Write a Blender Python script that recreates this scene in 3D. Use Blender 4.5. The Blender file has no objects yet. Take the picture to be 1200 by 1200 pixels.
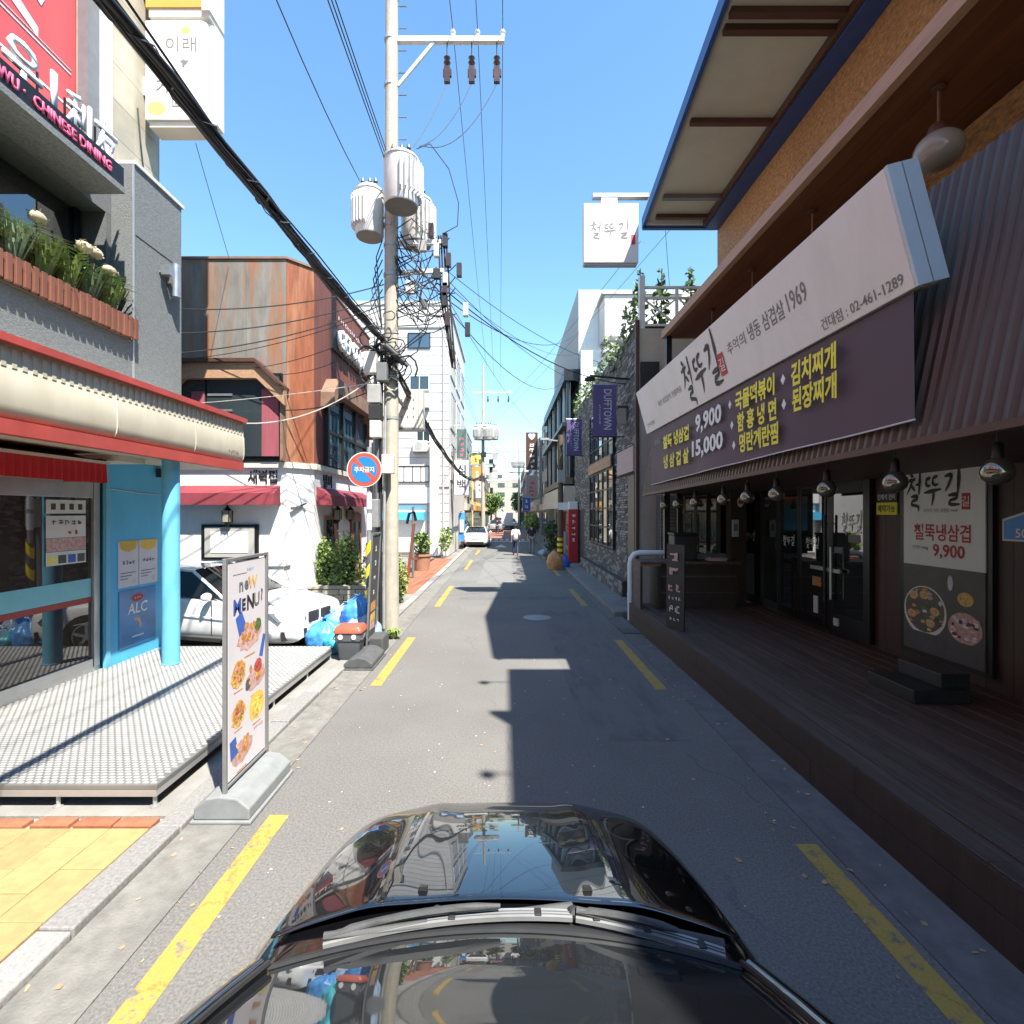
import bpy, bmesh, math, random
from mathutils import Vector, Matrix, Quaternion
random.seed(7)
R = math.radians
scene = bpy.context.scene
COL = scene.collection

# ------------------------------------------------------------------ camera
cam_data = bpy.data.cameras.new('camera')
cam = bpy.data.objects.new('camera', cam_data)
COL.objects.link(cam)
cam.location = (0, 0, 2.5)
cam.rotation_euler = (R(90), 0, 0)
cam_data.sensor_width = 36.0
cam_data.lens = 18.0                      # 90 degree view
cam_data.shift_x = 8 / 1200               # the street's vanishing point lies a little left of the middle
cam_data.clip_start = 0.05
cam_data.clip_end = 2000
scene.camera = cam

# ------------------------------------------------------------------ world, sun, exposure
KX, KY = 0.36, 0.50                       # metres a shadow runs to -X and +Y per metre of height
sun_dir = Vector((-KX, KY, -1)).normalized()
elev = math.asin(-sun_dir.z)
world = bpy.data.worlds.new('World')
scene.world = world
world.use_nodes = True
wn = world.node_tree.nodes
wl = world.node_tree.links
wn.clear()
sky = wn.new('ShaderNodeTexSky')
sky.sky_type = 'NISHITA'
sky.sun_disc = False
sky.sun_elevation = elev
sky.sun_rotation = math.atan2(KX, -KY)
sky.altitude = 40
sky.air_density = 1.4
sky.dust_density = 0.0
sky.ozone_density = 6.0
bg = wn.new('ShaderNodeBackground')
bg.inputs['Strength'].default_value = 0.12
wo = wn.new('ShaderNodeOutputWorld')
tint = wn.new('ShaderNodeMixRGB')           # one even tone over the whole sky: a clear cyan-blue summer day
tint.blend_type = 'MULTIPLY'
tint.inputs['Fac'].default_value = 1.0
tint.inputs['Color2'].default_value = (0.86, 1.01, 1.01, 1)
wl.new(sky.outputs[0], tint.inputs['Color1'])
wl.new(tint.outputs[0], bg.inputs['Color'])
wl.new(bg.outputs[0], wo.inputs['Surface'])
sun_data = bpy.data.lights.new('sun', 'SUN')
sun_data.energy = 5.0
sun_data.angle = R(0.53)
sun_data.color = (1.0, 0.945, 0.85)
sun = bpy.data.objects.new('sun', sun_data)
COL.objects.link(sun)
sun.rotation_euler = sun_dir.to_track_quat('-Z', 'Y').to_euler()
sun.location = (20, -30, 60)
scene.view_settings.view_transform = 'Standard'
scene.view_settings.look = 'None'
scene.view_settings.gamma = 1.0
scene.view_settings.exposure = 1.37
scene.view_settings.use_curve_mapping = False
scene.render.engine = 'CYCLES'
scene.cycles.max_bounces = 7
scene.cycles.diffuse_bounces = 3
scene.cycles.glossy_bounces = 4
scene.cycles.transmission_bounces = 6
scene.cycles.transparent_max_bounces = 8
scene.cycles.caustics_reflective = False
scene.cycles.caustics_refractive = False

# ------------------------------------------------------------------ helpers: materials
def lin(h):
    c = [int(h[i:i + 2], 16) / 255 for i in (0, 2, 4)]
    return tuple(x / 12.92 if x <= 0.04045 else ((x + 0.055) / 1.055) ** 2.4 for x in c)

MATS = {}
def M(name, col, rough=0.6, metal=0.0, var=0.12, scale=5.0, bump=0.0, bscale=90.0, ior=1.5, stretch=None, streak=None, coat=0.0, spec=None, detail=5.0):
    """colour noise + optional bump; streak = (colour, amount, scale vector) puts stains of a second colour on the thing."""
    if name in MATS: return MATS[name]
    m = bpy.data.materials.new(name)
    m.use_nodes = True
    nt = m.node_tree; N = nt.nodes; L = nt.links
    b = N['Principled BSDF']
    b.inputs['Roughness'].default_value = rough
    b.inputs['Metallic'].default_value = metal
    b.inputs['IOR'].default_value = ior
    if coat: 
        b.inputs['Coat Weight'].default_value = coat
        b.inputs['Coat Roughness'].default_value = 0.015
        b.inputs['Coat IOR'].default_value = 2.15 if coat > 0.9 and max(lin(col) if isinstance(col, str) else col) < .01 else 1.5
    if spec is not None: b.inputs['Specular IOR Level'].default_value = spec
    if isinstance(col, str): col = lin(col)
    tc = N.new('ShaderNodeTexCoord')
    mp = N.new('ShaderNodeMapping')
    if stretch: mp.inputs['Scale'].default_value = stretch
    L.new(tc.outputs['Object'], mp.inputs['Vector'])
    no = N.new('ShaderNodeTexNoise')
    no.inputs['Scale'].default_value = scale
    no.inputs['Detail'].default_value = detail
    no.inputs['Roughness'].default_value = 0.6
    L.new(mp.outputs[0], no.inputs['Vector'])
    cr = N.new('ShaderNodeValToRGB')
    cr.color_ramp.elements[0].position = 0.28
    cr.color_ramp.elements[1].position = 0.72
    cr.color_ramp.elements[0].color = tuple(max(0, c * (1 - var)) for c in col) + (1,)
    cr.color_ramp.elements[1].color = tuple(min(0.95, c * (1 + var)) for c in col) + (1,)
    L.new(no.outputs['Fac'], cr.inputs['Fac'])
    out = cr.outputs['Color']
    if streak:
        sc, amt, sv = streak
        if isinstance(sc, str): sc = lin(sc)
        mp2 = N.new('ShaderNodeMapping'); mp2.inputs['Scale'].default_value = sv
        L.new(tc.outputs['Object'], mp2.inputs['Vector'])
        n2 = N.new('ShaderNodeTexNoise'); n2.inputs['Scale'].default_value = 1.0; n2.inputs['Detail'].default_value = 7
        n2.inputs['Roughness'].default_value = 0.68
        L.new(mp2.outputs[0], n2.inputs['Vector'])
        r2 = N.new('ShaderNodeValToRGB')
        r2.color_ramp.elements[0].position = 0.47; r2.color_ramp.elements[0].color = (0, 0, 0, 1)
        r2.color_ramp.elements[1].position = 0.68; r2.color_ramp.elements[1].color = (amt, amt, amt, 1)
        L.new(n2.outputs['Fac'], r2.inputs['Fac'])
        mx = N.new('ShaderNodeMixRGB'); mx.inputs['Color2'].default_value = tuple(sc) + (1,)
        L.new(r2.outputs[0], mx.inputs['Fac']); L.new(out, mx.inputs['Color1'])
        out = mx.outputs[0]
    oi = N.new('ShaderNodeObjectInfo')       # a slight tone of its own for each piece
    mr = N.new('ShaderNodeMapRange'); mr.inputs['To Min'].default_value = 1 - min(0.14, var); mr.inputs['To Max'].default_value = 1 + min(0.14, var)
    L.new(oi.outputs['Random'], mr.inputs['Value'])
    hs = N.new('ShaderNodeHueSaturation')
    L.new(mr.outputs[0], hs.inputs['Value']); L.new(out, hs.inputs['Color'])
    L.new(hs.outputs[0], b.inputs['Base Color'])
    # uneven gloss
    rr = N.new('ShaderNodeMapRange'); rr.inputs['To Min'].default_value = max(0.0, rough * 0.85); rr.inputs['To Max'].default_value = min(1, rough * 1.15)
    L.new(no.outputs['Fac'], rr.inputs['Value']); L.new(rr.outputs[0], b.inputs['Roughness'])
    if bump:
        nb = N.new('ShaderNodeTexNoise'); nb.inputs['Scale'].default_value = bscale; nb.inputs['Detail'].default_value = 4
        L.new(mp.outputs[0], nb.inputs['Vector'])
        bu = N.new('ShaderNodeBump'); bu.inputs['Strength'].default_value = bump; bu.inputs['Distance'].default_value = 0.02
        L.new(nb.outputs['Fac'], bu.inputs['Height']); L.new(bu.outputs[0], b.inputs['Normal'])
    MATS[name] = m
    return m

def asphalt():
    m = bpy.data.materials.new('asphalt'); m.use_nodes = True
    nt = m.node_tree; N = nt.nodes; L = nt.links; b = N['Principled BSDF']
    b.inputs['Roughness'].default_value = 0.85
    tc = N.new('ShaderNodeTexCoord')
    def noise(s, d=4, r=0.6, vec=None):
        n = N.new('ShaderNodeTexNoise'); n.inputs['Scale'].default_value = s; n.inputs['Detail'].default_value = d; n.inputs['Roughness'].default_value = r
        L.new(vec or tc.outputs['Object'], n.inputs['Vector']); return n.outputs['Fac']
    def ramp(f, p0, c0, p1, c1):
        r = N.new('ShaderNodeValToRGB'); e = r.color_ramp.elements
        e[0].position = p0; e[1].position = p1; e[0].color = (*c0, 1); e[1].color = (*c1, 1); L.new(f, r.inputs['Fac']); return r.outputs[0]
    def mix(f, a, c, mode='MIX'):
        x = N.new('ShaderNodeMixRGB'); x.blend_type = mode
        if isinstance(f, float): x.inputs['Fac'].default_value = f
        else: L.new(f, x.inputs['Fac'])
        L.new(a, x.inputs['Color1'])
        if isinstance(c, tuple): x.inputs['Color2'].default_value = (*c, 1)
        else: L.new(c, x.inputs['Color2'])
        return x.outputs[0]
    base = ramp(noise(0.35, 6), 0.3, (0.136, 0.133, 0.126), 0.7, (0.186, 0.181, 0.170))
    grain = ramp(noise(55, 3, 0.7), 0.3, (0.60, 0.60, 0.61), 0.72, (1.3, 1.29, 1.26))
    c = mix(1.0, base, grain, 'MULTIPLY')
    vo = N.new('ShaderNodeTexVoronoi'); vo.inputs['Scale'].default_value = 38
    L.new(tc.outputs['Object'], vo.inputs['Vector'])
    chip = ramp(vo.outputs['Distance'], 0.08, (1, 1, 1), 0.16, (0, 0, 0))
    vc = N.new('ShaderNodeSeparateColor'); L.new(vo.outputs['Color'], vc.inputs[0])
    few = ramp(vc.outputs[0], 0.70, (0, 0, 0), 0.78, (0.85, 0.85, 0.85))
    both = mix(1.0, chip, few, 'MULTIPLY')
    c = mix(both, c, (0.34, 0.335, 0.32))
    # long dark tar cracks and old patches
    mp = N.new('ShaderNodeMapping'); mp.inputs['Scale'].default_value = (0.5, 0.11, 1); L.new(tc.outputs['Object'], mp.inputs['Vector'])
    w = N.new('ShaderNodeTexVoronoi'); w.feature = 'DISTANCE_TO_EDGE'; w.inputs['Scale'].default_value = 1.3
    ns = N.new('ShaderNodeTexNoise'); ns.inputs['Scale'].default_value = 2.5; L.new(tc.outputs['Object'], ns.inputs['Vector'])
    va = N.new('ShaderNodeMixRGB'); va.inputs['Fac'].default_value = 0.12; L.new(mp.outputs[0], va.inputs['Color1']); L.new(ns.outputs['Color'], va.inputs['Color2'])
    L.new(va.outputs[0], w.inputs['Vector'])
    crack = ramp(w.outputs['Distance'], 0.001, (0.4, 0.4, 0.4), 0.007, (0, 0, 0))
    keep = ramp(noise(0.7, 2), 0.5, (0, 0, 0), 0.6, (1, 1, 1))
    c = mix(mix(1.0, crack, keep, 'MULTIPLY'), c, (0.06, 0.06, 0.06))
    spots = ramp(noise(1.9, 8, 0.75), 0.66, (0, 0, 0), 0.78, (0.35, 0.35, 0.35))
    c = mix(spots, c, (0.085, 0.083, 0.08))
    L.new(c, b.inputs['Base Color'])
    bu = N.new('ShaderNodeBump'); bu.inputs['Strength'].default_value = 0.35; bu.inputs['Distance'].default_value = 0.012
    L.new(noise(90, 4, 0.7), bu.inputs['Height']); L.new(bu.outputs[0], b.inputs['Normal'])
    MATS['asphalt'] = m
    return m

def worn_paint(name, col, under):
    """road paint with chips and cracks through to the asphalt"""
    m = bpy.data.materials.new(name); m.use_nodes = True
    nt = m.node_tree; N = nt.nodes; L = nt.links; b = N['Principled BSDF']; b.inputs['Roughness'].default_value = 0.7
    tc = N.new('ShaderNodeTexCoord')
    n = N.new('ShaderNodeTexNoise'); n.inputs['Scale'].default_value = 9; n.inputs['Detail'].default_value = 9; n.inputs['Roughness'].default_value = 0.72
    L.new(tc.outputs['Object'], n.inputs['Vector'])
    r = N.new('ShaderNodeValToRGB'); r.color_ramp.elements[0].position = 0.555; r.color_ramp.elements[1].position = 0.62
    r.color_ramp.elements[0].color = (*col, 1); r.color_ramp.elements[1].color = (*under, 1)
    L.new(n.outputs['Fac'], r.inputs['Fac'])
    w = N.new('ShaderNodeTexVoronoi'); w.feature = 'DISTANCE_TO_EDGE'; w.inputs['Scale'].default_value = 3.2
    wd = N.new('ShaderNodeMixRGB'); wd.inputs['Fac'].default_value = 0.22; L.new(tc.outputs['Object'], wd.inputs['Color1']); L.new(n.outputs['Color'], wd.inputs['Color2'])
    L.new(wd.outputs[0], w.inputs['Vector'])
    r2 = N.new('ShaderNodeValToRGB'); r2.color_ramp.elements[0].position = 0.004; r2.color_ramp.elements[1].position = 0.016
    r2.color_ramp.elements[0].color = (0.62, 0.62, 0.62, 1); r2.color_ramp.elements[1].color = (1, 1, 1, 1)
    L.new(w.outputs['Distance'], r2.inputs['Fac'])
    x = N.new('ShaderNodeMixRGB'); x.blend_type = 'MULTIPLY'; x.inputs['Fac'].default_value = 1
    L.new(r.outputs[0], x.inputs['Color1']); L.new(r2.outputs[0], x.inputs['Color2'])
    g = N.new('ShaderNodeTexNoise'); g.inputs['Scale'].default_value = 70; L.new(tc.outputs['Object'], g.inputs['Vector'])
    r3 = N.new('ShaderNodeValToRGB'); r3.color_ramp.elements[0].color = (0.72, 0.72, 0.72, 1); r3.color_ramp.elements[1].color = (1.15, 1.15, 1.15, 1)
    L.new(g.outputs['Fac'], r3.inputs['Fac'])
    y = N.new('ShaderNodeMixRGB'); y.blend_type = 'MULTIPLY'; y.inputs['Fac'].default_value = 1
    L.new(x.outputs[0], y.inputs['Color1']); L.new(r3.outputs[0], y.inputs['Color2'])
    L.new(y.outputs[0], b.inputs['Base Color'])
    MATS[name] = m
    return m

def glass_mat(name, col, ior=1.9, rough=0.02):
    return M(name, col, rough=rough, var=0.25, scale=1.2, ior=ior)

# ------------------------------------------------------------------ helpers: objects
def tag(o, label=None, cat=None, group=None, kind=None):
    if label: o['label'] = label
    if cat: o['category'] = cat
    if group: o['group'] = group
    if kind: o['kind'] = kind
    return o

def thing(name, label, cat, loc=(0, 0, 0), rz=0.0, group=None):
    o = bpy.data.objects.new(name, None)
    o.empty_display_size = 0.2
    COL.objects.link(o)
    o.location = loc
    o.rotation_euler = (0, 0, rz)
    return tag(o, label, cat, group)

def wmat(o):
    m = Matrix.Identity(4)
    while o is not None:
        m = Matrix.LocRotScale(o.location, o.rotation_euler, o.scale) @ m
        o = o.parent
    return m

class MB:
    """collects shapes and links them as ONE mesh object"""
    def __init__(s): s.v = []; s.f = []
    def add(s, vs, fs):
        n = len(s.v); s.v += [tuple(p) for p in vs]; s.f += [tuple(i + n for i in f) for f in fs]; return s
    def box(s, a, b):
        x0, y0, z0 = (min(a[i], b[i]) for i in range(3)); x1, y1, z1 = (max(a[i], b[i]) for i in range(3))
        return s.add([(x0, y0, z0), (x1, y0, z0), (x1, y1, z0), (x0, y1, z0), (x0, y0, z1), (x1, y0, z1), (x1, y1, z1), (x0, y1, z1)],
                     [(0, 3, 2, 1), (4, 5, 6, 7), (0, 1, 5, 4), (1, 2, 6, 5), (2, 3, 7, 6), (3, 0, 4, 7)])
    def hexa(s, p):
        """8 points: bottom ring then top ring, counter-clockwise from above"""
        return s.add(p, [(0, 3, 2, 1), (4, 5, 6, 7), (0, 1, 5, 4), (1, 2, 6, 5), (2, 3, 7, 6), (3, 0, 4, 7)])
    def bar(s, p, q, w, h, up=(0, 0, 1)):
        p = Vector(p); q = Vector(q); d = (q - p).normalized(); up = Vector(up)
        if abs(d.dot(up)) > 0.98: up = Vector((1, 0, 0))
        a = d.cross(up).normalized() * (w / 2); b = a.cross(d).normalized() * (h / 2)
        return s.hexa([p - a - b, p + a - b, q + a - b, q - a - b, p - a + b, p + a + b, q + a + b, q - a + b])
    def tube(s, pts, r, n=8, caps=True):
        pts = [Vector(p) for p in pts]; k = len(pts)
        rr = r if isinstance(r, (list, tuple)) else [r] * k
        vs = []; prev = None
        for i, p in enumerate(pts):
            t = (pts[min(i + 1, k - 1)] - pts[max(i - 1, 0)])
            t = t.normalized() if t.length > 1e-9 else Vector((0, 0, 1))
            if prev is None:
                a = Vector((0, 0, 1)) if abs(t.z) < 0.9 else Vector((1, 0, 0))
                u = t.cross(a).normalized()
            else:
                u = prev - t * prev.dot(t)
                u = u.normalized() if u.length > 1e-6 else t.orthogonal().normalized()
            prev = u; w = t.cross(u)
            for j in range(n):
                an = 2 * math.pi * j / n
                vs.append(p + (u * math.cos(an) + w * math.sin(an)) * rr[i])
        fs = []
        for i in range(k - 1):
            for j in range(n):
                fs.append((i * n + j, i * n + (j + 1) % n, (i + 1) * n + (j + 1) % n, (i + 1) * n + j))
        if caps: fs += [tuple(range(n - 1, -1, -1)), tuple((k - 1) * n + j for j in range(n))]
        return s.add(vs, fs)
    def lathe(s, prof, c, n=20, axis='z'):
        """prof: list of (radius, height)"""
        vs = []
        for r, h in prof:
            for j in range(n):
                a = 2 * math.pi * j / n; x, y = r * math.cos(a), r * math.sin(a)
                p = (x, y, h) if axis == 'z' else ((h, x, y) if axis == 'x' else (y, h, x))
                vs.append((p[0] + c[0], p[1] + c[1], p[2] + c[2]))
        fs = []
        for i in range(len(prof) - 1):
            for j in range(n):
                fs.append((i * n + j, i * n + (j + 1) % n, (i + 1) * n + (j + 1) % n, (i + 1) * n + j))
        if prof[0][0] > 1e-6: fs.append(tuple(range(n - 1, -1, -1)))
        if prof[-1][0] > 1e-6: fs.append(tuple((len(prof) - 1) * n + j for j in range(n)))
        return s.add(vs, fs)
    def ball(s, c, r, n=14, m=9, sq=(1, 1, 1)):
        vs = []; fs = []
        for i in range(m + 1):
            a = math.pi * i / m
            for j in range(n):
                b = 2 * math.pi * j / n
                vs.append((c[0] + r * sq[0] * math.sin(a) * math.cos(b), c[1] + r * sq[1] * math.sin(a) * math.sin(b), c[2] + r * sq[2] * math.cos(a)))
        for i in range(m):
            for j in range(n):
                fs.append((i * n + j, (i + 1) * n + j, (i + 1) * n + (j + 1) % n, i * n + (j + 1) % n))
        return s.add(vs, fs)
    def prism(s, poly, d):
        """poly: 3D points of a face, d: vector to extrude along"""
        n = len(poly); d = Vector(d); P = [Vector(p) for p in poly]
        return s.add(P + [p + d for p in P], [tuple(range(n - 1, -1, -1)), tuple(range(n, 2 * n))] + [(i, (i + 1) % n, n + (i + 1) % n, n + i) for i in range(n)])
    def quad(s, *p): return s.add(p, [tuple(range(len(p)))])
    def grid(s, fn, nu, nv):
        vs = [fn(i / nu, j / nv) for j in range(nv + 1) for i in range(nu + 1)]
        fs = [(j * (nu + 1) + i, j * (nu + 1) + i + 1, (j + 1) * (nu + 1) + i + 1, (j + 1) * (nu + 1) + i) for j in range(nv) for i in range(nu)]
        return s.add(vs, fs)
    def build(s, name, mat, parent=None, smooth=None, bevel=0.0, label=None, cat=None, group=None, kind=None, fix=True, local=False):
        me = bpy.data.meshes.new(name)
        inv = wmat(parent).inverted() if parent is not None and not local else None
        vs = [inv @ Vector(p) for p in s.v] if inv is not None else s.v
        me.from_pydata([tuple(p) for p in vs], [], s.f)
        if fix:
            bm = bmesh.new(); bm.from_mesh(me); bmesh.ops.recalc_face_normals(bm, faces=bm.faces); bm.to_mesh(me); bm.free()
        me.materials.append(mat if not isinstance(mat, str) else MATS[mat])
        if smooth:
            me.shade_smooth(); me.set_sharp_from_angle(angle=R(smooth))
        o = bpy.data.objects.new(name, me); COL.objects.link(o)
        if parent is not None: o.parent = parent
        if bevel:
            b = o.modifiers.new('bevel', 'BEVEL'); b.width = bevel; b.segments = 2; b.limit_method = 'ANGLE'; b.angle_limit = R(35)
        return tag(o, label, cat, group, kind)

def setting(name, mb, mat, parent=None, **k):
    return mb.build(name, mat, parent, kind='structure', **k)

def copy_tree(o, loc=None, rz=None, label=None, parent=None):
    c = o.copy(); COL.objects.link(c)
    if parent is not None: c.parent = parent
    if loc is not None: c.location = loc
    if rz is not None: c.rotation_euler = (0, 0, rz)
    if label: c['label'] = label
    for ch in list(o.children): copy_tree(ch, parent=c)
    return c

TC = bpy.data.curves.new('lettering', 'FONT')
TO = bpy.data.objects.new('lettering', TC)
def lettering(body, parent, org, xd, yd, h, mat, w=None, bold=0.0, proud=0.004, name='lettering', shear=0.0, center=True, spacing=1.0, depth=0.0):
    """flat letters: org = centre of the text, xd/yd = reading and up directions, h = height, w = width to fill"""
    TC.body = body; TC.size = 1.0; TC.offset = bold; TC.extrude = 0.0; TC.resolution_u = 2; TC.shear = shear; TC.space_character = spacing
    TC.align_x = 'LEFT'
    me = bpy.data.meshes.new_from_object(TO)
    me.name = name
    xs = [v.co.x for v in me.vertices]; ys = [v.co.y for v in me.vertices]
    x0, x1, y0, y1 = min(xs), max(xs), min(ys), max(ys)
    sy = h / (y1 - y0); sx = (w / (x1 - x0)) if w else sy
    xd = Vector(xd).normalized(); yd = Vector(yd).normalized(); nd = xd.cross(yd).normalized()
    org = Vector(org) + nd * proud
    inv = wmat(parent).inverted()
    for v in me.vertices:
        v.co = inv @ (org + xd * ((v.co.x - (x0 + x1) / 2) * sx) + yd * ((v.co.y - (y0 + y1) / 2) * sy))
    if depth:
        bm = bmesh.new(); bm.from_mesh(me)
        r = bmesh.ops.extrude_face_region(bm, geom=list(bm.faces))
        dv = (inv.to_3x3() @ nd) * depth
        bmesh.ops.translate(bm, vec=dv, verts=[g for g in r['geom'] if isinstance(g, bmesh.types.BMVert)])
        bmesh.ops.recalc_face_normals(bm, faces=bm.faces)
        bm.to_mesh(me); bm.free()
    me.materials.clear(); me.materials.append(MATS[mat] if isinstance(mat, str) else mat)
    o = bpy.data.objects.new(name, me); COL.objects.link(o); o.parent = parent
    return o

def leaf_cloud(mb, c, rad, n, size, shape='ball', flat=0.5):
    """many small leaf faces spread through a volume"""
    for _ in range(n):
        while True:
            p = Vector((random.uniform(-1, 1), random.uniform(-1, 1), random.uniform(-1, 1)))
            if shape == 'ball':
                if 0.25 < p.length < 1: break
            elif shape == 'cone':
                w = min(1.0, (1 - p.z) * 0.62 + 0.1) * (1 if p.z > -0.7 else 0.9)
                q = math.hypot(p.x, p.y)
                if q < w and q > 0.45 * w: break
        q = Vector((c[0] + p.x * rad[0], c[1] + p.y * rad[1], c[2] + p.z * rad[2]))
        a = Vector((random.gauss(0, 1), random.gauss(0, 1), random.gauss(0, 1))).normalized()
        b = a.orthogonal().normalized(); b.rotate(Quaternion(a, random.uniform(0, 6.28)))
        c2 = a.cross(b)
        s = size * random.uniform(0.6, 1.4)
        mb.add([q - b * s, q + c2 * s * flat, q + b * s, q - c2 * s * flat], [(0, 1, 2, 3)])
    return mb

CX, CH, F = 592.0, 2.5, 600.0
def P(u, v, y): return Vector(((u - CX) / F * y, y, CH + (600 - v) / F * y))
def PX(u, v, x): return P(u, v, x * F / (u - CX))
def YX(u, x): return x * F / (u - CX)

BRUSH = [[(.24, 1.02, .05), (.33, .96, .07), (.43, .92, .03)], [(.06, .79, .03), (.25, .81, .07), (.55, .85, .04)], [(.36, .82, .06), (.26, .62, .065), (.02, .36, .015)], [(.28, .66, .03), (.42, .56, .07), (.53, .47, .02)],
    [(.80, 1.06, .04), (.79, .75, .075), (.74, .36, .03)], [(.56, .66, .02), (.66, .67, .05), (.78, .69, .05)], [(.28, .29, .03), (.5, .31, .06), (.66, .31, .06), (.62, .20, .05), (.36, .16, .05), (.30, .05, .05), (.52, .02, .055), (.74, -.02, .05), (.70, -.16, .02)],
    [(1.13, .81, .03), (1.28, .83, .06), (1.40, .86, .03)], [(1.18, .83, .05), (1.15, .66, .06), (1.28, .60, .05), (1.42, .63, .02)], [(1.50, .84, .03), (1.66, .87, .06), (1.80, .90, .03)], [(1.55, .86, .05), (1.51, .68, .06), (1.66, .62, .05), (1.84, .66, .02)],
    [(1.04, .40, .02), (1.4, .44, .075), (1.98, .50, .03)], [(1.58, .46, .06), (1.55, .25, .07), (1.47, .02, .015)],
    [(2.16, .86, .03), (2.36, .90, .065), (2.52, .90, .06), (2.40, .66, .06), (2.18, .42, .015)], [(2.86, 1.2, .035), (2.86, .8, .085), (2.80, .36, .03)],
    [(2.34, .30, .03), (2.56, .32, .06), (2.78, .33, .06), (2.74, .21, .05), (2.44, .16, .05), (2.38, .05, .05), (2.6, .03, .055), (2.92, .04, .02)]]
def brush_letters(parent, org, xd, yd, w, mat, h=None, proud=.004, heavy=1.0):
    """the restaurant's brush-written name as flat tapered strokes; org = centre"""
    xd = Vector(xd).normalized(); yd = Vector(yd).normalized(); nd = xd.cross(yd).normalized()
    sx = w / 2.96; sy = (h / 1.36) if h else sx
    m = MB()
    for si, st in enumerate(BRUSH):
        pts = []
        for (x0, y0, r0), (x1, y1, r1) in zip(st[:-1], st[1:]):
            for k in range(5): t = k / 5; pts.append((x0 + (x1 - x0) * t, y0 + (y1 - y0) * t, r0 + (r1 - r0) * t))
        pts.append(st[-1]); k = len(pts)
        sm = [pts[0]] + [tuple((pts[i - 1][q] + 2 * pts[i][q] + pts[i + 1][q]) / 4 for q in range(3)) for i in range(1, k - 1)] + [pts[-1]]
        vs = []
        for i, (x, y, r) in enumerate(sm):
            dx = sm[min(i + 1, k - 1)][0] - sm[max(i - 1, 0)][0]; dy = sm[min(i + 1, k - 1)][1] - sm[max(i - 1, 0)][1]; l = math.hypot(dx, dy) or 1
            nx, ny = -dy / l, dx / l; r *= heavy * random.uniform(.85, 1.12)
            for sg in (1, -1):
                px, py = x + nx * r * sg - 1.48, y + ny * r * sg - .52
                vs.append(Vector(org) + xd * (px * sx) + yd * (py * sy) + nd * (proud + si * .0002))
        m.add(vs, [(2 * i, 2 * i + 1, 2 * i + 3, 2 * i + 2) for i in range(k - 1)])
    return m.build('brush_lettering', mat, parent, fix=False)

def scribble(parent, org, xd, yd, w, h, n, mat, proud=.004, vertical=False, name='print_marks'):
    """print too small to read in the photograph: n glyph-sized clusters of short strokes"""
    xd = Vector(xd).normalized(); yd = Vector(yd).normalized(); nd = xd.cross(yd).normalized(); m = MB(); org = Vector(org)
    cw, chh = (w, h / n) if vertical else (w / n, h)
    for i in range(n):
        cx, cy = (0, h / 2 - chh * (i + .5)) if vertical else (-w / 2 + cw * (i + .5), 0)
        for q in range(4):
            t = .07
            if q % 2: a, b, c, d = random.uniform(-.38, -.1), random.uniform(.1, .38), random.uniform(-.36, .36), t
            else: c, d = None, None; a, b = random.uniform(-.38, -.1), random.uniform(.1, .38)
            o = random.uniform(-.34, .34)
            r = (a, o - t, b, o + t) if q % 2 else (o - t, a, o + t, b)
            p = lambda x, y: org + xd * (cx + x * cw * .95) + yd * (cy + y * chh * .85) + nd * (proud + q * .0004)
            m.add([p(r[0], r[1]), p(r[2], r[1]), p(r[2], r[3]), p(r[0], r[3])], [(0, 1, 2, 3)])
    return m.build(name, mat, parent, fix=False)
# ------------------------------------------------------------------ materials
asphalt()
worn_paint('yellow_paint', (0.42, 0.285, 0.065), (0.17, 0.165, 0.15))
worn_paint('white_paint_road', (0.62, 0.62, 0.60), (0.17, 0.165, 0.16))
worn_paint('red_paint_road', (0.30, 0.13, 0.09), (0.2, 0.15, 0.13))
M('earth', (0.20, 0.19, 0.17), 0.9, var=0.25, scale=0.5)
M('concrete', (0.23, 0.222, 0.205), 0.85, var=0.2, scale=2.5, bump=0.3, bscale=60, streak=((0.17, 0.16, 0.145), 0.6, (1.2, 0.6, 1)))
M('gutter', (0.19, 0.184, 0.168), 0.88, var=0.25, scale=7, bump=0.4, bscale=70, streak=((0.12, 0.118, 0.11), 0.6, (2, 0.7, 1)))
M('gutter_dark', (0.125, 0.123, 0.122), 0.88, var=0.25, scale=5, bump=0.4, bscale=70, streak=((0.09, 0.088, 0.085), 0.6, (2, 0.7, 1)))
M('granite', (0.25, 0.245, 0.235), 0.8, var=0.28, scale=40, bump=0.25, bscale=120)
M('paver_yellow', (0.37, 0.245, 0.105), 0.85, var=0.13, scale=14, bump=0.3, bscale=110, streak=((0.34, 0.26, 0.13), 0.4, (1.5, 1.5, 1)))
M('paver_orange', (0.30, 0.115, 0.06), 0.85, var=0.2, scale=14, bump=0.3, bscale=110)
M('sand', (0.36, 0.32, 0.26), 0.95, var=0.2, scale=30)
M('deck_wood', (0.085, 0.056, 0.043), 0.62, var=0.4, scale=3, stretch=(18, 0.7, 8), bump=0.25, bscale=14, streak=((0.15, 0.125, 0.11), 0.55, (12, 0.5, 4)))
M('dark_wood', (0.042, 0.025, 0.019), 0.6, var=0.3, scale=3, stretch=(9, 9, 0.7), bump=0.15, bscale=14)
M('wall_wood', (0.050, 0.024, 0.018), 0.55, var=0.25, scale=3, stretch=(9, 9, 0.6), bump=0.15, bscale=14)
M('soffit_wood', (0.125, 0.043, 0.017), 0.5, var=0.3, scale=2.2, stretch=(8, 0.6, 8), bump=0.08, bscale=14)
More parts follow.
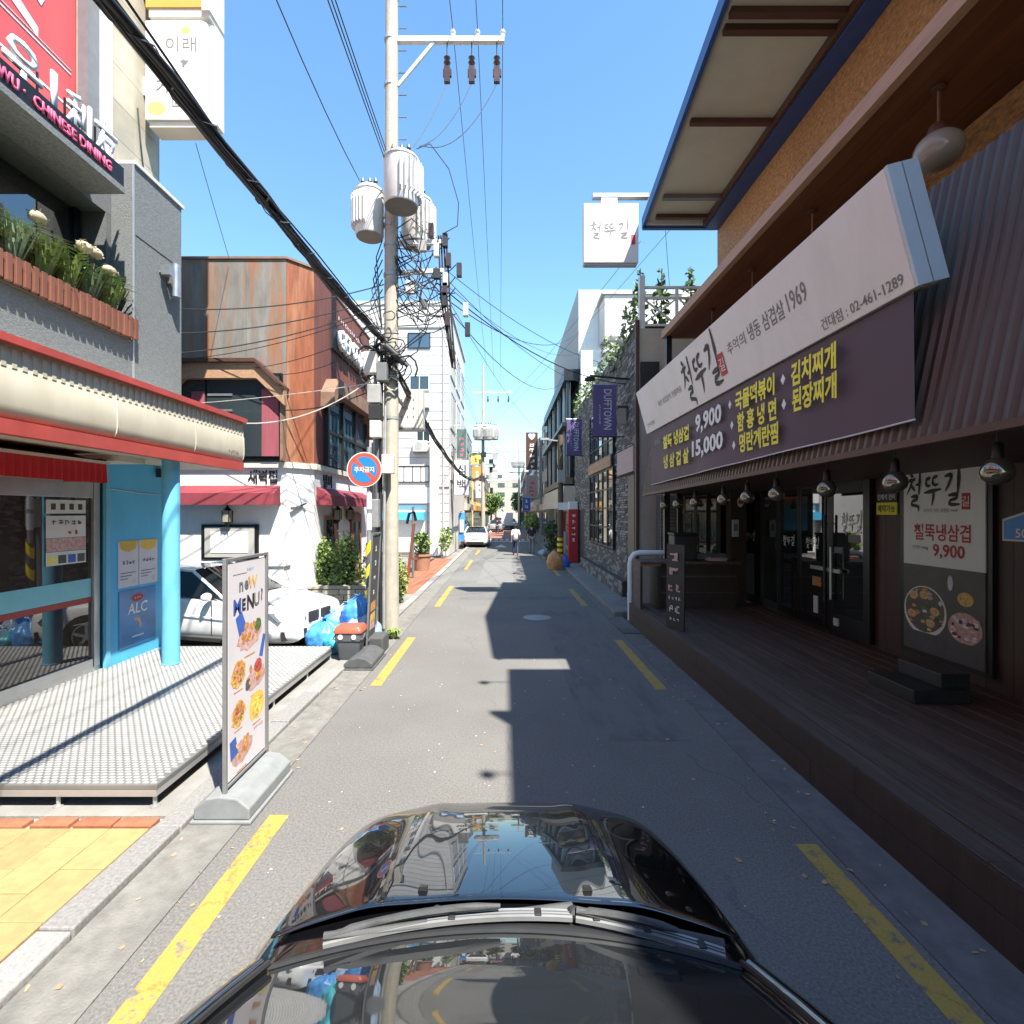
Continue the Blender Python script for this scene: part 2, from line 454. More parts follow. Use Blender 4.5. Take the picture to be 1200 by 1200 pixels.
M('osb', (0.40, 0.20, 0.075), 0.7, var=0.5, scale=13, stretch=(1, 1, 2.2), bump=0.35, bscale=20, streak=((0.16, 0.07, 0.03), 0.7, (9, 14, 22)))
M('lip_wood', (0.38, 0.22, 0.13), 0.6, var=0.2, scale=4, stretch=(6, 0.6, 6))
M('corrugated', (0.088, 0.062, 0.048), 0.42, metal=0.25, var=0.12, scale=2)
M('corrugated_dark', (0.05, 0.05, 0.048), 0.45, metal=0.25, var=0.15, scale=2)
M('brown_steel', (0.085, 0.038, 0.025), 0.55, var=0.2, scale=5)
M('blue_paint', (0.030, 0.085, 0.27), 0.42, var=0.15, scale=4)
M('panel_cream', (0.56, 0.54, 0.45), 0.6, var=0.06, scale=2)
M('sign_white', (0.74, 0.73, 0.72), 0.45, var=0.04, scale=1.5, streak=((0.56, 0.55, 0.53), 0.3, (2.5, 2.5, 0.4)))
M('sign_edge', (0.52, 0.62, 0.70), 0.4, var=0.06, scale=3)
M('banner_purple', (0.084, 0.046, 0.066), 0.62, var=0.12, scale=1.8, bump=0.1, bscale=3)
M('ink_black', (0.025, 0.022, 0.022), 0.6)
M('ink_gray', (0.19, 0.18, 0.18), 0.6)
M('ink_yellow', (0.85, 0.76, 0.04), 0.6, var=0.05)
M('ink_white', (0.78, 0.78, 0.77), 0.6, var=0.03)
M('ink_red', (0.50, 0.035, 0.05), 0.6)
M('ink_pink', (0.78, 0.12, 0.24), 0.55)
M('ink_blue', (0.05, 0.12, 0.45), 0.6)
M('black_metal', (0.018, 0.018, 0.019), 0.4, metal=0.3, var=0.2)
M('black_plastic', (0.022, 0.022, 0.023), 0.5, var=0.2)
M('steel', (0.42, 0.43, 0.44), 0.35, metal=0.75, var=0.12, scale=8)
M('alu', (0.50, 0.50, 0.49), 0.38, metal=0.55, var=0.08, scale=6)
M('chrome', (0.7, 0.7, 0.7), 0.12, metal=1.0, var=0.06)
M('gray_steel', (0.20, 0.205, 0.21), 0.45, metal=0.3, var=0.12, scale=6)
M('checker_steel', (0.25, 0.252, 0.245), 0.42, metal=0.35, var=0.18, scale=3, streak=((0.24, 0.23, 0.21), 0.6, (1.5, 1.5, 1)))
M('checker_bump', (0.50, 0.50, 0.485), 0.38, metal=0.3, var=0.12, scale=5)
M('rubber_gray', (0.20, 0.21, 0.215), 0.75, var=0.12, scale=9, bump=0.1)
M('rubber_dark', (0.075, 0.078, 0.08), 0.7, var=0.2, scale=9, bump=0.1)
glass_mat('dark_glass', (0.016, 0.018, 0.019), 2.7)
glass_mat('window_glass', (0.03, 0.04, 0.045), 1.9)
glass_mat('blue_glass', (0.05, 0.09, 0.12), 2.0)
glass_mat('shop_glass', (0.045, 0.032, 0.026), 1.75)
M('bulb_glass', (0.23, 0.21, 0.16), 0.06, metal=0.75, var=0.1)
M('globe_glass', (0.34, 0.31, 0.25), 0.12, var=0.05)
M('paint_white_wall', (0.80, 0.79, 0.77), 0.75, var=0.04, scale=1.5, bump=0.08, bscale=40, streak=((0.55, 0.53, 0.5), 0.25, (2, 2, 0.3)))
M('tile_white', (0.56, 0.535, 0.515), 0.55, var=0.06, scale=2, streak=((0.45, 0.43, 0.40), 0.35, (2.5, 2.5, 0.25)))
M('tile_ledge', (0.50, 0.48, 0.46), 0.6, var=0.1, scale=2)
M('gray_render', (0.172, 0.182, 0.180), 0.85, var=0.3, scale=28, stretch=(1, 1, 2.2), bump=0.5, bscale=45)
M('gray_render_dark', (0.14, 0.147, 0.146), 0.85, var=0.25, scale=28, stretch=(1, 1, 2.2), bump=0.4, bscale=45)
M('beige_stone', (0.46, 0.415, 0.325), 0.7, var=0.12, scale=2.5, streak=((0.33, 0.29, 0.22), 0.4, (1, 1, 5)), bump=0.1)
M('red_board', (0.60, 0.085, 0.085), 0.35, var=0.1, scale=1)
M('sign_orange', (0.66, 0.33, 0.07), 0.45, var=0.06, scale=2)
M('sign_cream', (0.60, 0.58, 0.50), 0.5, var=0.05)
M('stain_yellow', (0.80, 0.72, 0.16), 0.5, var=0.1)
M('wood_slat', (0.20, 0.075, 0.045), 0.65, var=0.16, scale=3, stretch=(5, 5, 0.8))
M('cream_metal', (0.50, 0.46, 0.365), 0.5, var=0.08, scale=2.5, streak=((0.40, 0.36, 0.26), 0.45, (3, 3, 0.5)))
M('red_paint', (0.38, 0.058, 0.048), 0.6, var=0.18, scale=3, streak=((0.30, 0.06, 0.05), 0.7, (4, 1.2, 4)))
M('awning_red', (0.52, 0.016, 0.022), 0.6, var=0.12, scale=6)
M('awning_wine', (0.235, 0.035, 0.050), 0.75, var=0.12, scale=5)
M('store_blue', (0.085, 0.45, 0.74), 0.55, var=0.08, scale=1.8, streak=((0.06, 0.34, 0.58), 0.4, (1.5, 1.5, 0.6)))
M('store_blue_light', (0.14, 0.46, 0.66), 0.5, var=0.08, streak=((0.10, 0.33, 0.46), 0.5, (5, 5, 0.6)), bump=0.06, bscale=30)
M('poster_blue', (0.06, 0.22, 0.48), 0.4, var=0.35, scale=1.6)
M('band_turquoise', (0.21, 0.52, 0.58), 0.35, var=0.05)
M('paper_white', (0.70, 0.70, 0.69), 0.6, var=0.04)
M('paper_lilac', (0.62, 0.60, 0.66), 0.6, var=0.05)
M('paper_gold', (0.72, 0.48, 0.08), 0.6, var=0.1)
M('menu_print', (0.63, 0.60, 0.63), 0.55, var=0.06, scale=2)
M('food_orange', (0.55, 0.24, 0.07), 0.6, var=0.55, scale=26)
M('food_gold', (0.66, 0.42, 0.13), 0.6, var=0.45, scale=30)
M('food_red', (0.42, 0.07, 0.05), 0.6, var=0.6, scale=26)
M('food_pink', (0.55, 0.34, 0.32), 0.6, var=0.4, scale=24)
M('food_green', (0.10, 0.17, 0.05), 0.6, var=0.5, scale=30)
M('plate_brown', (0.42, 0.27, 0.16), 0.6, var=0.2)
M('dark_print', (0.085, 0.082, 0.075), 0.5, var=0.25, scale=3)
# rusted steel: gray sheets with orange runs, and red-brown sheets with pale scratches
M('rust_gray', (0.18, 0.17, 0.152), 0.8, var=0.3, scale=2, stretch=(3, 3, 0.6), bump=0.15, bscale=20, streak=((0.29, 0.10, 0.03), 0.95, (2.6, 2.6, 0.30)))
M('rust_orange', (0.235, 0.072, 0.030), 0.8, var=0.35, scale=2, stretch=(4, 4, 0.8), bump=0.15, bscale=20, streak=((0.38, 0.24, 0.15), 0.6, (4, 4, 0.3)))
M('rust_red', (0.185, 0.060, 0.043), 0.75, var=0.3, scale=2, stretch=(4, 4, 0.6), bump=0.12, bscale=20, streak=((0.13, 0.04, 0.03), 0.8, (3, 3, 0.3)))
M('rust_trim', (0.25, 0.15, 0.10), 0.7, var=0.25, scale=4)
M('curtain_rose', (0.30, 0.075, 0.095), 0.85, var=0.2, scale=2, stretch=(14, 14, 0.4))
M('pole_concrete', (0.44, 0.40, 0.325), 0.85, var=0.15, scale=6, bump=0.15, bscale=60, streak=((0.25, 0.23, 0.19), 0.5, (6, 6, 0.5)))
M('pole_steel', (0.36, 0.37, 0.37), 0.5, metal=0.4, var=0.15, scale=7)
M('transformer_paint', (0.70, 0.695, 0.67), 0.5, var=0.08, scale=4, streak=((0.36, 0.33, 0.28), 0.4, (6, 6, 0.6)))
M('transformer_base', (0.22, 0.21, 0.19), 0.7, var=0.15)
M('insulator', (0.06, 0.035, 0.03), 0.3, var=0.2)
M('porcelain', (0.6, 0.58, 0.55), 0.3)
M('cable_black', (0.016, 0.016, 0.017), 0.55, var=0.3, scale=5)
M('cable_gray', (0.06, 0.07, 0.08), 0.55, var=0.2, scale=5)
M('cable_white', (0.55, 0.53, 0.47), 0.6, var=0.2, scale=5)
M('box_gray', (0.38, 0.38, 0.365), 0.55, var=0.12, scale=6)
M('box_cream', (0.62, 0.60, 0.54), 0.55, var=0.06, scale=5)
M('hazard_yellow', (0.78, 0.60, 0.01), 0.5, var=0.06)
M('sign_blue', (0.02, 0.22, 0.62), 0.4, var=0.06)
M('sign_redorange', (0.55, 0.085, 0.05), 0.4, var=0.06)
M('car_black', (0.004, 0.004, 0.005), 0.25, var=0.0, coat=1.0, ior=1.45, spec=0.15)
M('car_white', (0.78, 0.78, 0.77), 0.25, var=0.02, coat=1.0)
M('car_silver', (0.45, 0.46, 0.47), 0.25, metal=0.4, var=0.02, coat=1.0)
M('car_red', (0.35, 0.03, 0.03), 0.25, var=0.02, coat=1.0)
glass_mat('car_glass', (0.010, 0.012, 0.014), 1.7)
glass_mat('windshield_glass', (0.018, 0.020, 0.022), 2.0)
M('tyre', (0.018, 0.018, 0.018), 0.85, var=0.2)
M('rim_metal', (0.48, 0.49, 0.50), 0.3, metal=0.8)
M('lamp_glass', (0.20, 0.21, 0.225), 0.08, metal=0.5, var=0.2, scale=20)
M('tail_red', (0.40, 0.02, 0.02), 0.15)
M('bag_blue', (0.06, 0.25, 0.58), 0.30, var=0.3, scale=9, bump=0.7, bscale=14)
M('bag_pale', (0.33, 0.44, 0.58), 0.32, var=0.3, scale=9, bump=0.7, bscale=14)
M('bag_teal', (0.05, 0.42, 0.52), 0.35, var=0.25, scale=9, bump=0.4, bscale=10)
M('bag_orange', (0.55, 0.24, 0.07), 0.4, var=0.25, scale=8, bump=0.5, bscale=10)
M('bin_gray', (0.105, 0.115, 0.125), 0.5, var=0.1, scale=6)
M('bin_lid', (0.50, 0.115, 0.065), 0.45, var=0.1, scale=6)
M('leaf_mid', (0.105, 0.18, 0.035), 0.6, var=0.45, scale=7)
M('leaf_light', (0.22, 0.30, 0.075), 0.6, var=0.4, scale=7)
M('leaf_dark', (0.035, 0.075, 0.018), 0.6, var=0.45, scale=7)
M('leaf_blue', (0.17, 0.29, 0.23), 0.6, var=0.3, scale=7)
M('leaf_pale', (0.26, 0.33, 0.17), 0.65, var=0.35, scale=7)
M('stem_brown', (0.11, 0.075, 0.045), 0.8, var=0.3, scale=9)
M('plume', (0.44, 0.36, 0.25), 0.9, var=0.25, scale=9)
M('slate', (0.135, 0.13, 0.125), 0.8, var=0.5, scale=4, bump=0.4, bscale=30)
M('slate_light', (0.26, 0.245, 0.225), 0.8, var=0.35, scale=4, bump=0.4, bscale=30)
M('slate_joint', (0.055, 0.053, 0.05), 0.9, var=0.2)
M('stone_wall', (0.42, 0.38, 0.31), 0.85, var=0.25, scale=4, bump=0.3, bscale=25)
M('gray_plaster', (0.40, 0.39, 0.37), 0.8, var=0.08, scale=2, bump=0.1)
M('beige_plaster', (0.47, 0.42, 0.34), 0.8, var=0.1, scale=2, bump=0.1)
M('yellow_plaster', (0.62, 0.50, 0.24), 0.8, var=0.1, scale=2)
M('brick_red', (0.30, 0.13, 0.085), 0.8, var=0.3, scale=9)
M('purple_cloth', (0.115, 0.085, 0.21), 0.75, var=0.1, scale=2)
M('pink_board', (0.42, 0.30, 0.29), 0.6, var=0.1)
M('tan_board', (0.55, 0.48, 0.38), 0.6, var=0.06)
M('red_totem', (0.46, 0.018, 0.025), 0.4, var=0.06)
M('terracotta', (0.42, 0.22, 0.14), 0.8, var=0.15)
M('skin', (0.48, 0.30, 0.21), 0.6)
M('hair', (0.012, 0.010, 0.009), 0.5)
M('shirt_white', (0.72, 0.73, 0.76), 0.8, var=0.05)
M('shirt_black', (0.02, 0.02, 0.022), 0.8)
M('jeans', (0.03, 0.04, 0.08), 0.8)
M('trousers_gray', (0.22, 0.24, 0.27), 0.8)
M('railing_white', (0.76, 0.75, 0.72), 0.5, var=0.05)
M('shop_green', (0.10, 0.16, 0.13), 0.4)
M('door_wood', (0.26, 0.115, 0.055), 0.5, var=0.3, scale=4, stretch=(6, 6, 0.8))
M('trunk_bark', (0.10, 0.075, 0.055), 0.9, var=0.35, scale=9, bump=0.4, bscale=30)

# ------------------------------------------------------------------ ground
setting('ground', MB().quad((-250, -120, -0.06), (250, -120, -0.06), (250, 420, -0.06), (-250, 420, -0.06)), 'earth')
setting('road', MB().quad((-2.10, -30, 0), (2.40, -30, 0), (2.40, 260, 0), (-2.10, 260, 0)), 'asphalt')
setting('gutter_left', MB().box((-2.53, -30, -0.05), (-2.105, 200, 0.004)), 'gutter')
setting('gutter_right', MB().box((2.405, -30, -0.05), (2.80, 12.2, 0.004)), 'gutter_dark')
kerb = setting('kerb_left', MB().box((-2.74, -30, -0.05), (-2.545, -2, 0.045)), 'granite')
for k in range(28):                                  # kerb stones one metre long, one by one
    y = -2 + k * 1.0
    if k == 0:
        st = MB().box((-2.745, y + 0.006, -0.05), (-2.535, y + 0.994, 0.05)).build('kerb_stone', 'granite', kerb, bevel=0.012)
    else:
        c = st.copy(); COL.objects.link(c); c.parent = kerb; c.location = (random.uniform(-.004, .004), k * 1.0, random.uniform(-.004, .003)); c.rotation_euler = (0, 0, random.uniform(-.004, .004))
MB().box((-2.74, 26, -0.05), (-2.545, 200, 0.045)).build('kerb_strip', 'granite', kerb)
setting('pavement_left', MB().box((-9, 4.16, -0.05), (-2.755, 9.2, 0.03)), 'concrete')
setting('parking_apron', MB().box((-12, 9.21, -0.05), (-2.755, 15.4, 0.026)), 'concrete')
op = setting('orange_pavement', MB().box((-4.6, 15.4, -0.05), (-2.755, 27, 0.03)), 'sand')
n = 0
for i in range(8):
    for j in range(20):
        y0 = 15.42 + j * 0.58; x0 = -4.6 + i * 0.23
        if n == 0: pv = MB().box((x0 + .006, y0 + .006, 0), (x0 + .222, y0 + .572, 0.05)).build('paving_brick', 'paver_orange', op, bevel=0.006); px0, py0 = x0, y0
        else:
            c = pv.copy(); COL.objects.link(c); c.parent = op; c.location = (x0 - px0, y0 - py0, random.uniform(-.004, .004))
        n += 1
pav = setting('sidewalk_yellow', MB().box((-8, -8, -0.05), (-2.755, 4.15, 0.012)), 'sand')
n = 0
for i in range(9):
    for j in range(10):
        x1 = -2.765 - i * 0.305; y0 = 3.78 - j * 0.455 - (0.2275 if i % 2 else 0)
        y1 = min(3.815, y0 + 0.45)
        if n == 0:
            pv = MB().box((x1 - 0.30, y0, 0), (x1, y0 + 0.45, 0.045)).build('paving_slab', 'paver_yellow', pav, bevel=0.006); px0, py0 = x1, y0
            pv.scale = (1, 1, 1)
        c = pv.copy() if n else None
        if c:
            COL.objects.link(c); c.parent = pav
            c.location = (x1 - px0, y0 - py0, random.uniform(-.003, .003)); c.rotation_euler = (0, 0, 0)
        n += 1
# first slab of each column would run under the border bricks: shift the whole field so that it ends at y = 3.80
for c in pav.children: c.location.y -= 0.255
for i in range(1, 9, 2):
    x1 = -2.765 - i * 0.305
    MB().box((x1 - 0.30, 3.753, 0), (x1, 3.975, 0.045)).build('paving_slab', 'paver_yellow', pav, bevel=0.006)
n = 0
for k in range(12):                                   # narrow border course of red-brown bricks in front of the platform
    x1 = -2.77 - k * 0.33
    if k == 0: pv = MB().box((x1 - 0.30, 4.0, 0), (x1, 4.115, 0.05)).build('border_brick', 'paver_orange', pav, bevel=0.008)
    else:
        c = pv.copy(); COL.objects.link(c); c.parent = pav; c.location = (-k * 0.33, random.uniform(-.004, .004), random.uniform(-.004, .003)); c.rotation_euler = (0, 0, random.uniform(-.004, .004))
setting('sidewalk_right', MB().box((2.62, 12.3, -0.05), (5.5, 60, 0.11)), 'concrete', bevel=0.02)
setting('gutter_strip_right', MB().box((2.405, 12.21, -0.05), (2.61, 60, 0.006)), 'gutter')
setting('side_yard_right', MB().box((5.51, -30, -0.05), (40, 120, 0.0)), 'concrete')

M('asphalt_patch', (0.142, 0.139, 0.134), 0.9, var=0.22, scale=60, bump=0.35, bscale=90, streak=((0.075, 0.074, 0.072), 0.6, (3, 1, 1)), detail=8)
M('asphalt_pale', (0.158, 0.155, 0.148), 0.9, var=0.2, scale=60, bump=0.35, bscale=90, streak=((0.14, 0.137, 0.13), 0.6, (3, 1, 1)), detail=8)
def patch(x0, y0, x1, y1, mat, name):
    n = 14; pts = [(x0 + (x1 - x0) * i / n, y0 + random.uniform(-.02, .02)) for i in range(n)] + [(x1 + random.uniform(-.02, .02), y0 + (y1 - y0) * i / n) for i in range(n)] + [(x1 + (x0 - x1) * i / n, y1 + random.uniform(-.02, .02)) for i in range(n)] + [(x0 + random.uniform(-.02, .02), y1 + (y0 - y1) * i / n) for i in range(n)]
    return setting(name, MB().quad(*[(x, y, .002) for x, y in pts]), mat)
patch(-1.3, 14.6, 2.3, 15.1, 'asphalt_patch', 'road_trench')
patch(.9, 5.6, 2.05, 12.9, 'asphalt_patch', 'road_patch')
patch(-1.0, 17.8, .3, 25.5, 'asphalt_pale', 'road_patch')
# yellow dashes and other paint
def dash(x, y0, y1, mat='yellow_paint', w=0.16, skew=0.0):
    m = MB(); k = max(2, int((y1 - y0) * 3))
    for i in range(k):
        a, b = y0 + (y1 - y0) * i / k, y0 + (y1 - y0) * (i + 1) / k
        xa, xb = x + skew * (a - y0), x + skew * (b - y0)
        m.quad((xa - w / 2, a, 0.004), (xa + w / 2, a, 0.004), (xb + w / 2, b, 0.004), (xb - w / 2, b, 0.004))
    return m
lines = setting('road_marking_lines', dash(-1.86, 1.2, 4.22), 'yellow_paint')
for x, a, b in ((-1.86, 7.35, 10.2), (-1.80, 13.5, 17.3), (-1.72, 22.2, 26.5), (-1.70, 30, 33.5), (2.26, -0.6, 3.85), (2.2, 7.2, 10.0), (2.12, 13.6, 16.6), (2.1, 20, 23), (2.1, 27, 30)):
    dash(x, a, b).build('yellow_dash', 'yellow_paint', lines)
dash(0.3, 43, 43.9, 'white_paint_road', 4.3).build('stop_bar', 'white_paint_road', lines)
m = MB()
for k in range(9): m.quad((-1.9 + k * .48, 45, .004), (-1.62 + k * .48, 45, .004), (-1.62 + k * .48, 47.6, .004), (-1.9 + k * .48, 47.6, .004))
m.build('crosswalk_stripe', 'white_paint_road', lines, kind='stuff')
MB().quad((-2.0, 49, .004), (2.3, 49, .004), (2.3, 70, .004), (-2.0, 70, .004)).build('red_surface', 'red_paint_road', lines)
dm = MB()
dm.add([(-.75, 36.2, .004), (0.15, 36.2, .004), (-.3, 39.2, .004), (-.5, 36.2, .004)], [(0, 1, 2)])
dm.build('arrow_mark', 'white_paint_road', lines)

def lid(name, label, x, y, r, cat='manhole cover'):
    t = thing(name, label, cat, (x, y, 0.003))
    MB().lathe([(r, 0.0), (r, 0.008), (r - .03, 0.008)], (x, y, 0.0), 28).build('rim', 'gray_steel', t)
    m = MB()
    m.lathe([(r - .035, 0.0), (r - .035, 0.006), (0.001, 0.006)], (x, y, 0.0), 28)
    m.build('plate', 'slate', t)
lid('manhole_cover', 'round worn manhole cover in the shaded lane beside the restaurant deck', 0.75, 12.1, 0.33)
g = thing('drain_grate', 'small dark drain grate at the far foot of the wooden deck', 'drain', (2.62, 10.75, 0.006))
MB().box((2.42, 10.5, 0.006), (2.82, 11.0, 0.012)).build('frame', 'ink_black', g)
m = MB()
for k in range(9): m.box((2.44, 10.53 + k * .05, 0.012), (2.80, 10.555 + k * .05, 0.022))
m.build('grate_bars', 'gray_steel', g, kind='stuff')
# ------------------------------------------------------------------ restaurant on the right
rest = thing('restaurant_building', 'dark brown timber restaurant with a covered deck on the shaded side', 'restaurant', (5.6, 5, 0))
# main masses
MB().box((5.6, -12, 0.45), (10, 12.2, 6.45)).build('wall', 'wall_wood', rest)
setting('deck_base', MB().box((2.87, -12, -0.05), (5.59, 11.6, 0.40)), 'slate_joint')
bm_ = MB()
for k in range(42):                                   # vertical wall boards
    y = -1.0 + k * 0.315
    bm_ = MB().box((5.575, y, 0.46), (5.599, y + 0.309, 3.12))
    bm_.build('wall_board', 'wall_wood', rest)
deck = thing('timber_deck', 'dark timber terrace raised along the restaurant front', 'deck', (2.82, 5, 0))
first = None
for k in range(14):
    x0 = 2.83 + k * 0.198
    cuts = [(-3.0, 1.2), (1.2, 5.2), (5.2, 8.9), (8.9, 11.6)] if k % 2 else [(-3.0, 3.0), (3.0, 7.2), (7.2, 11.6)]
    for a, b in cuts:
        MB().box((x0, a + .004, 0.415), (x0 + 0.184, b - .004, 0.45 + random.uniform(-.003, .003))).build('deck_plank', 'deck_wood', deck, bevel=0.004)
for a, b in ((-3, 1.4), (1.4, 4.7), (4.7, 8.1), (8.1, 11.6)):
    MB().box((2.80, a + .003, 0.0), (2.826, b - .003, 0.222)).build('riser_board', 'dark_wood', deck, bevel=0.003)
    MB().box((2.80, a - .6 + .003, 0.228), (2.826, min(11.6, b - .6 - .003), 0.448)).build('riser_board', 'dark_wood', deck, bevel=0.003)
MB().box((2.80, 11.0, 0.228), (2.826, 11.6, 0.448)).build('riser_board', 'dark_wood', deck)
st = thing('step_block', 'black two-step wooden block below the food poster', 'step', (4.6, 5.7, 0.45))
MB().box((4.35, 5.45, 0.452), (4.95, 6.15, 0.60)).build('lower_step', 'black_plastic', st, bevel=0.01)
MB().box((4.68, 5.50, 0.60), (5.0, 6.10, 0.76)).build('upper_step', 'black_plastic', st, bevel=0.01)

# corrugated mansard canopy: bottom edge drops slightly to the far end
def can_z(y): return 3.09 - 0.0186 * (y - 3.16)
XB, XT, ZT = 3.20, 3.65, 5.26
m = MB(); vs = []; yy = []
y = 2.62
while y < 11.8: 
    yy += [(y, 0), (y + .028, .026), (y + .060, .026), (y + .088, 0)]; y += 0.098
for y, d in yy: vs += [(XB - d, y, can_z(y)), (XT - d, y, ZT)]
fs = [(2 * i, 2 * i + 2, 2 * i + 3, 2 * i + 1) for i in range(len(yy) - 1)]
m.add(vs, fs); m.build('corrugated_cladding', 'corrugated', rest)
m = MB(); vs = []; yy = []; y = -6.0
while y < 2.5:
    yy += [(y, 0), (y + .045, .03), (y + .10, .03), (y + .145, 0)]; y += 0.19
for y, d in yy: vs += [(XB - .02 - d, y, can_z(y)), (XT - .02 - d, y, ZT)]
m.add(vs, [(2 * i, 2 * i + 2, 2 * i + 3, 2 * i + 1) for i in range(len(yy) - 1)])
m.build('corrugated_cladding_dark', 'corrugated_dark', rest)
MB().hexa([(3.13, 2.52, 3.06), (3.22, 2.52, 3.06), (3.22, 2.60, 3.06), (3.13, 2.60, 3.06), (3.58, 2.52, ZT), (3.67, 2.52, ZT), (3.67, 2.60, ZT), (3.58, 2.60, ZT)]).build('cladding_trim', 'black_metal', rest)
# fascia strip under the sheets, ceiling, cap, far gable
MB().hexa([(3.17, -6, can_z(-6) - .06), (3.25, -6, can_z(-6) - .06), (3.25, 11.8, can_z(11.8) - .06), (3.17, 11.8, can_z(11.8) - .06),
           (3.17, -6, can_z(-6) - .002), (3.25, -6, can_z(-6) - .002), (3.25, 11.8, can_z(11.8) - .002), (3.17, 11.8, can_z(11.8) - .002)]).build('canopy_edge', 'brown_steel', rest)
m = MB()
for k in range(16):
    x0 = 3.255 + k * 0.145
    m = MB().hexa([(x0, -6, can_z(-6) - .01), (x0 + .139, -6, can_z(-6) - .01), (x0 + .139, 11.78, can_z(11.78) - .01), (x0, 11.78, can_z(11.78) - .01),
            (x0, -6, can_z(-6) + .02), (x0 + .139, -6, can_z(-6) + .02), (x0 + .139, 11.78, can_z(11.78) + .02), (x0, 11.78, can_z(11.78) + .02)])
    m.build('ceiling_board', 'wall_wood', rest)
MB().hexa([(3.66, -6, ZT - .05), (5.58, -6, ZT - .05), (5.58, 11.8, ZT - .05), (3.66, 11.8, ZT - .05), (3.66, -6, ZT), (5.58, -6, ZT), (5.58, 11.8, ZT), (3.66, 11.8, ZT)]).build('canopy_top', 'brown_steel', rest)
MB().prism([(3.22, 11.79, 2.94), (5.58, 11.79, 2.94), (5.58, 11.79, ZT - .06), (3.63, 11.79, ZT - .06)], (0, 0.04, 0)).build('canopy_gable', 'corrugated', rest)
# timber soffit slab over the canopy
for k in range(9):
    x0 = 3.70 + k * 0.212
    MB().box((x0, -6, 6.50), (x0 + .209, 11.72, 6.525)).build('soffit_board', 'soffit_wood', rest)
MB().box((3.60, -6, 6.49), (3.695, 11.8, 6.66)).build('soffit_lip', 'lip_wood', rest)
MB().box((3.70, 11.73, 6.49), (5.6, 11.80, 6.66)).build('soffit_lip', 'lip_wood', rest)
MB().box((3.70, -6, 6.526), (8, 11.72, 6.655)).build('roof_deck', 'brown_steel', rest)
for a, b in ((-6, 2.2), (2.205, 4.4), (4.405, 6.6), (6.605, 8.8), (8.805, 11.7)):
    MB().box((4.80, a, ZT + .001), (4.86, b, 6.498)).build('board_panel', 'osb', rest)
MB().box((3.66, 11.6, 5.27), (3.78, 11.72, 6.488)).build('post', 'black_metal', rest)
MB().box((3.62, 11.62, 0.452), (3.74, 11.74, 2.92)).build('post', 'black_metal', rest)
# upper storey set back, sheathed with chip board, and the blue edged roof
for a, b in ((-12, -9), (-8.995, -4), (-3.995, 0), (0.005, 2.4), (2.405, 4.9), (4.905, 7.3), (7.305, 9.7), (9.705, 13.15)):
    MB().box((5.45, a, 6.66), (5.52, b, 9.98)).build('board_panel', 'osb' if a > -3 and b < 20 else 'brown_steel', rest)
MB().box((5.53, -12, 6.66), (10, 13.12, 10.3)).build('upper_wall', 'brown_steel', rest)
MB().box((5.52, 13.13, 0.0), (10, 13.16, 10.2)).build('end_wall', 'gray_plaster', rest)
eo = [(3.40, 3.75), (3.13, 7.25), (3.52, 13.2)]      # outer edge of the eave
for (xa, ya), (xb, yb) in zip(eo[:-1], eo[1:]):
    MB().hexa([(xa + .07, ya, 9.90), (5.44, ya, 9.90), (5.44, yb, 9.90), (xb + .07, yb, 9.90), (xa + .07, ya, 10.0), (5.44, ya, 10.0), (5.44, yb, 10.0), (xb + .07, yb, 10.0)]).build('roof_panel', 'panel_cream', rest)
    MB().hexa([(xa, ya, 9.80), (xa + .068, ya, 9.80), (xb + .068, yb, 9.80), (xb, yb, 9.80), (xa, ya, 10.06), (xa + .068, ya, 10.06), (xb + .068, yb, 10.06), (xb, yb, 10.06)]).build('eave_edge', 'blue_paint', rest)
MB().box((3.53, 13.10, 9.76), (5.43, 13.2, 9.895)).build('eave_edge', 'blue_paint', rest)
MB().box((3.6, 13.02, 9.82), (5.43, 13.09, 9.897)).build('end_strip', 'sign_white', rest)
MB().hexa([(5.10, 3.75, 9.70), (5.44, 3.75, 9.70), (5.44, 13.08, 9.70), (5.10, 13.08, 9.70), (5.10, 3.75, 9.895), (5.44, 3.75, 9.895), (5.44, 13.08, 9.895), (5.10, 13.08, 9.895)]).build('inner_beam', 'blue_paint', rest)
MB().box((5.02, 3.75, 9.74), (5.09, 13.0, 9.89)).build('wall_plate', 'brown_steel', rest)
for y, w, mt in ((12.7, .10, 'brown_steel'), (11.9, .12, 'gray_steel'), (9.6, .10, 'brown_steel'), (7.75, .11, 'brown_steel'), (7.48, .11, 'brown_steel'), (5.2, .1, 'brown_steel')):
    xo = 3.52 - .0857 * (13.2 - y) if y > 7.37 else 3.2
    MB().box((xo + .28, y, 9.80), (5.015, y + w, 9.897)).build('purlin', mt, rest)
# the roof nearer than the eave (above and behind the camera)
MB().box((3.64, -14, 9.8), (5.44, 3.15, 10.0)).build('roof_panel', 'brown_steel', rest)  # unseen slab, placed so that its edge shades the near road
MB().box((5.45, -14, 9.99), (10.2, 13.3, 10.35)).build('roof_top', 'brown_steel', rest)

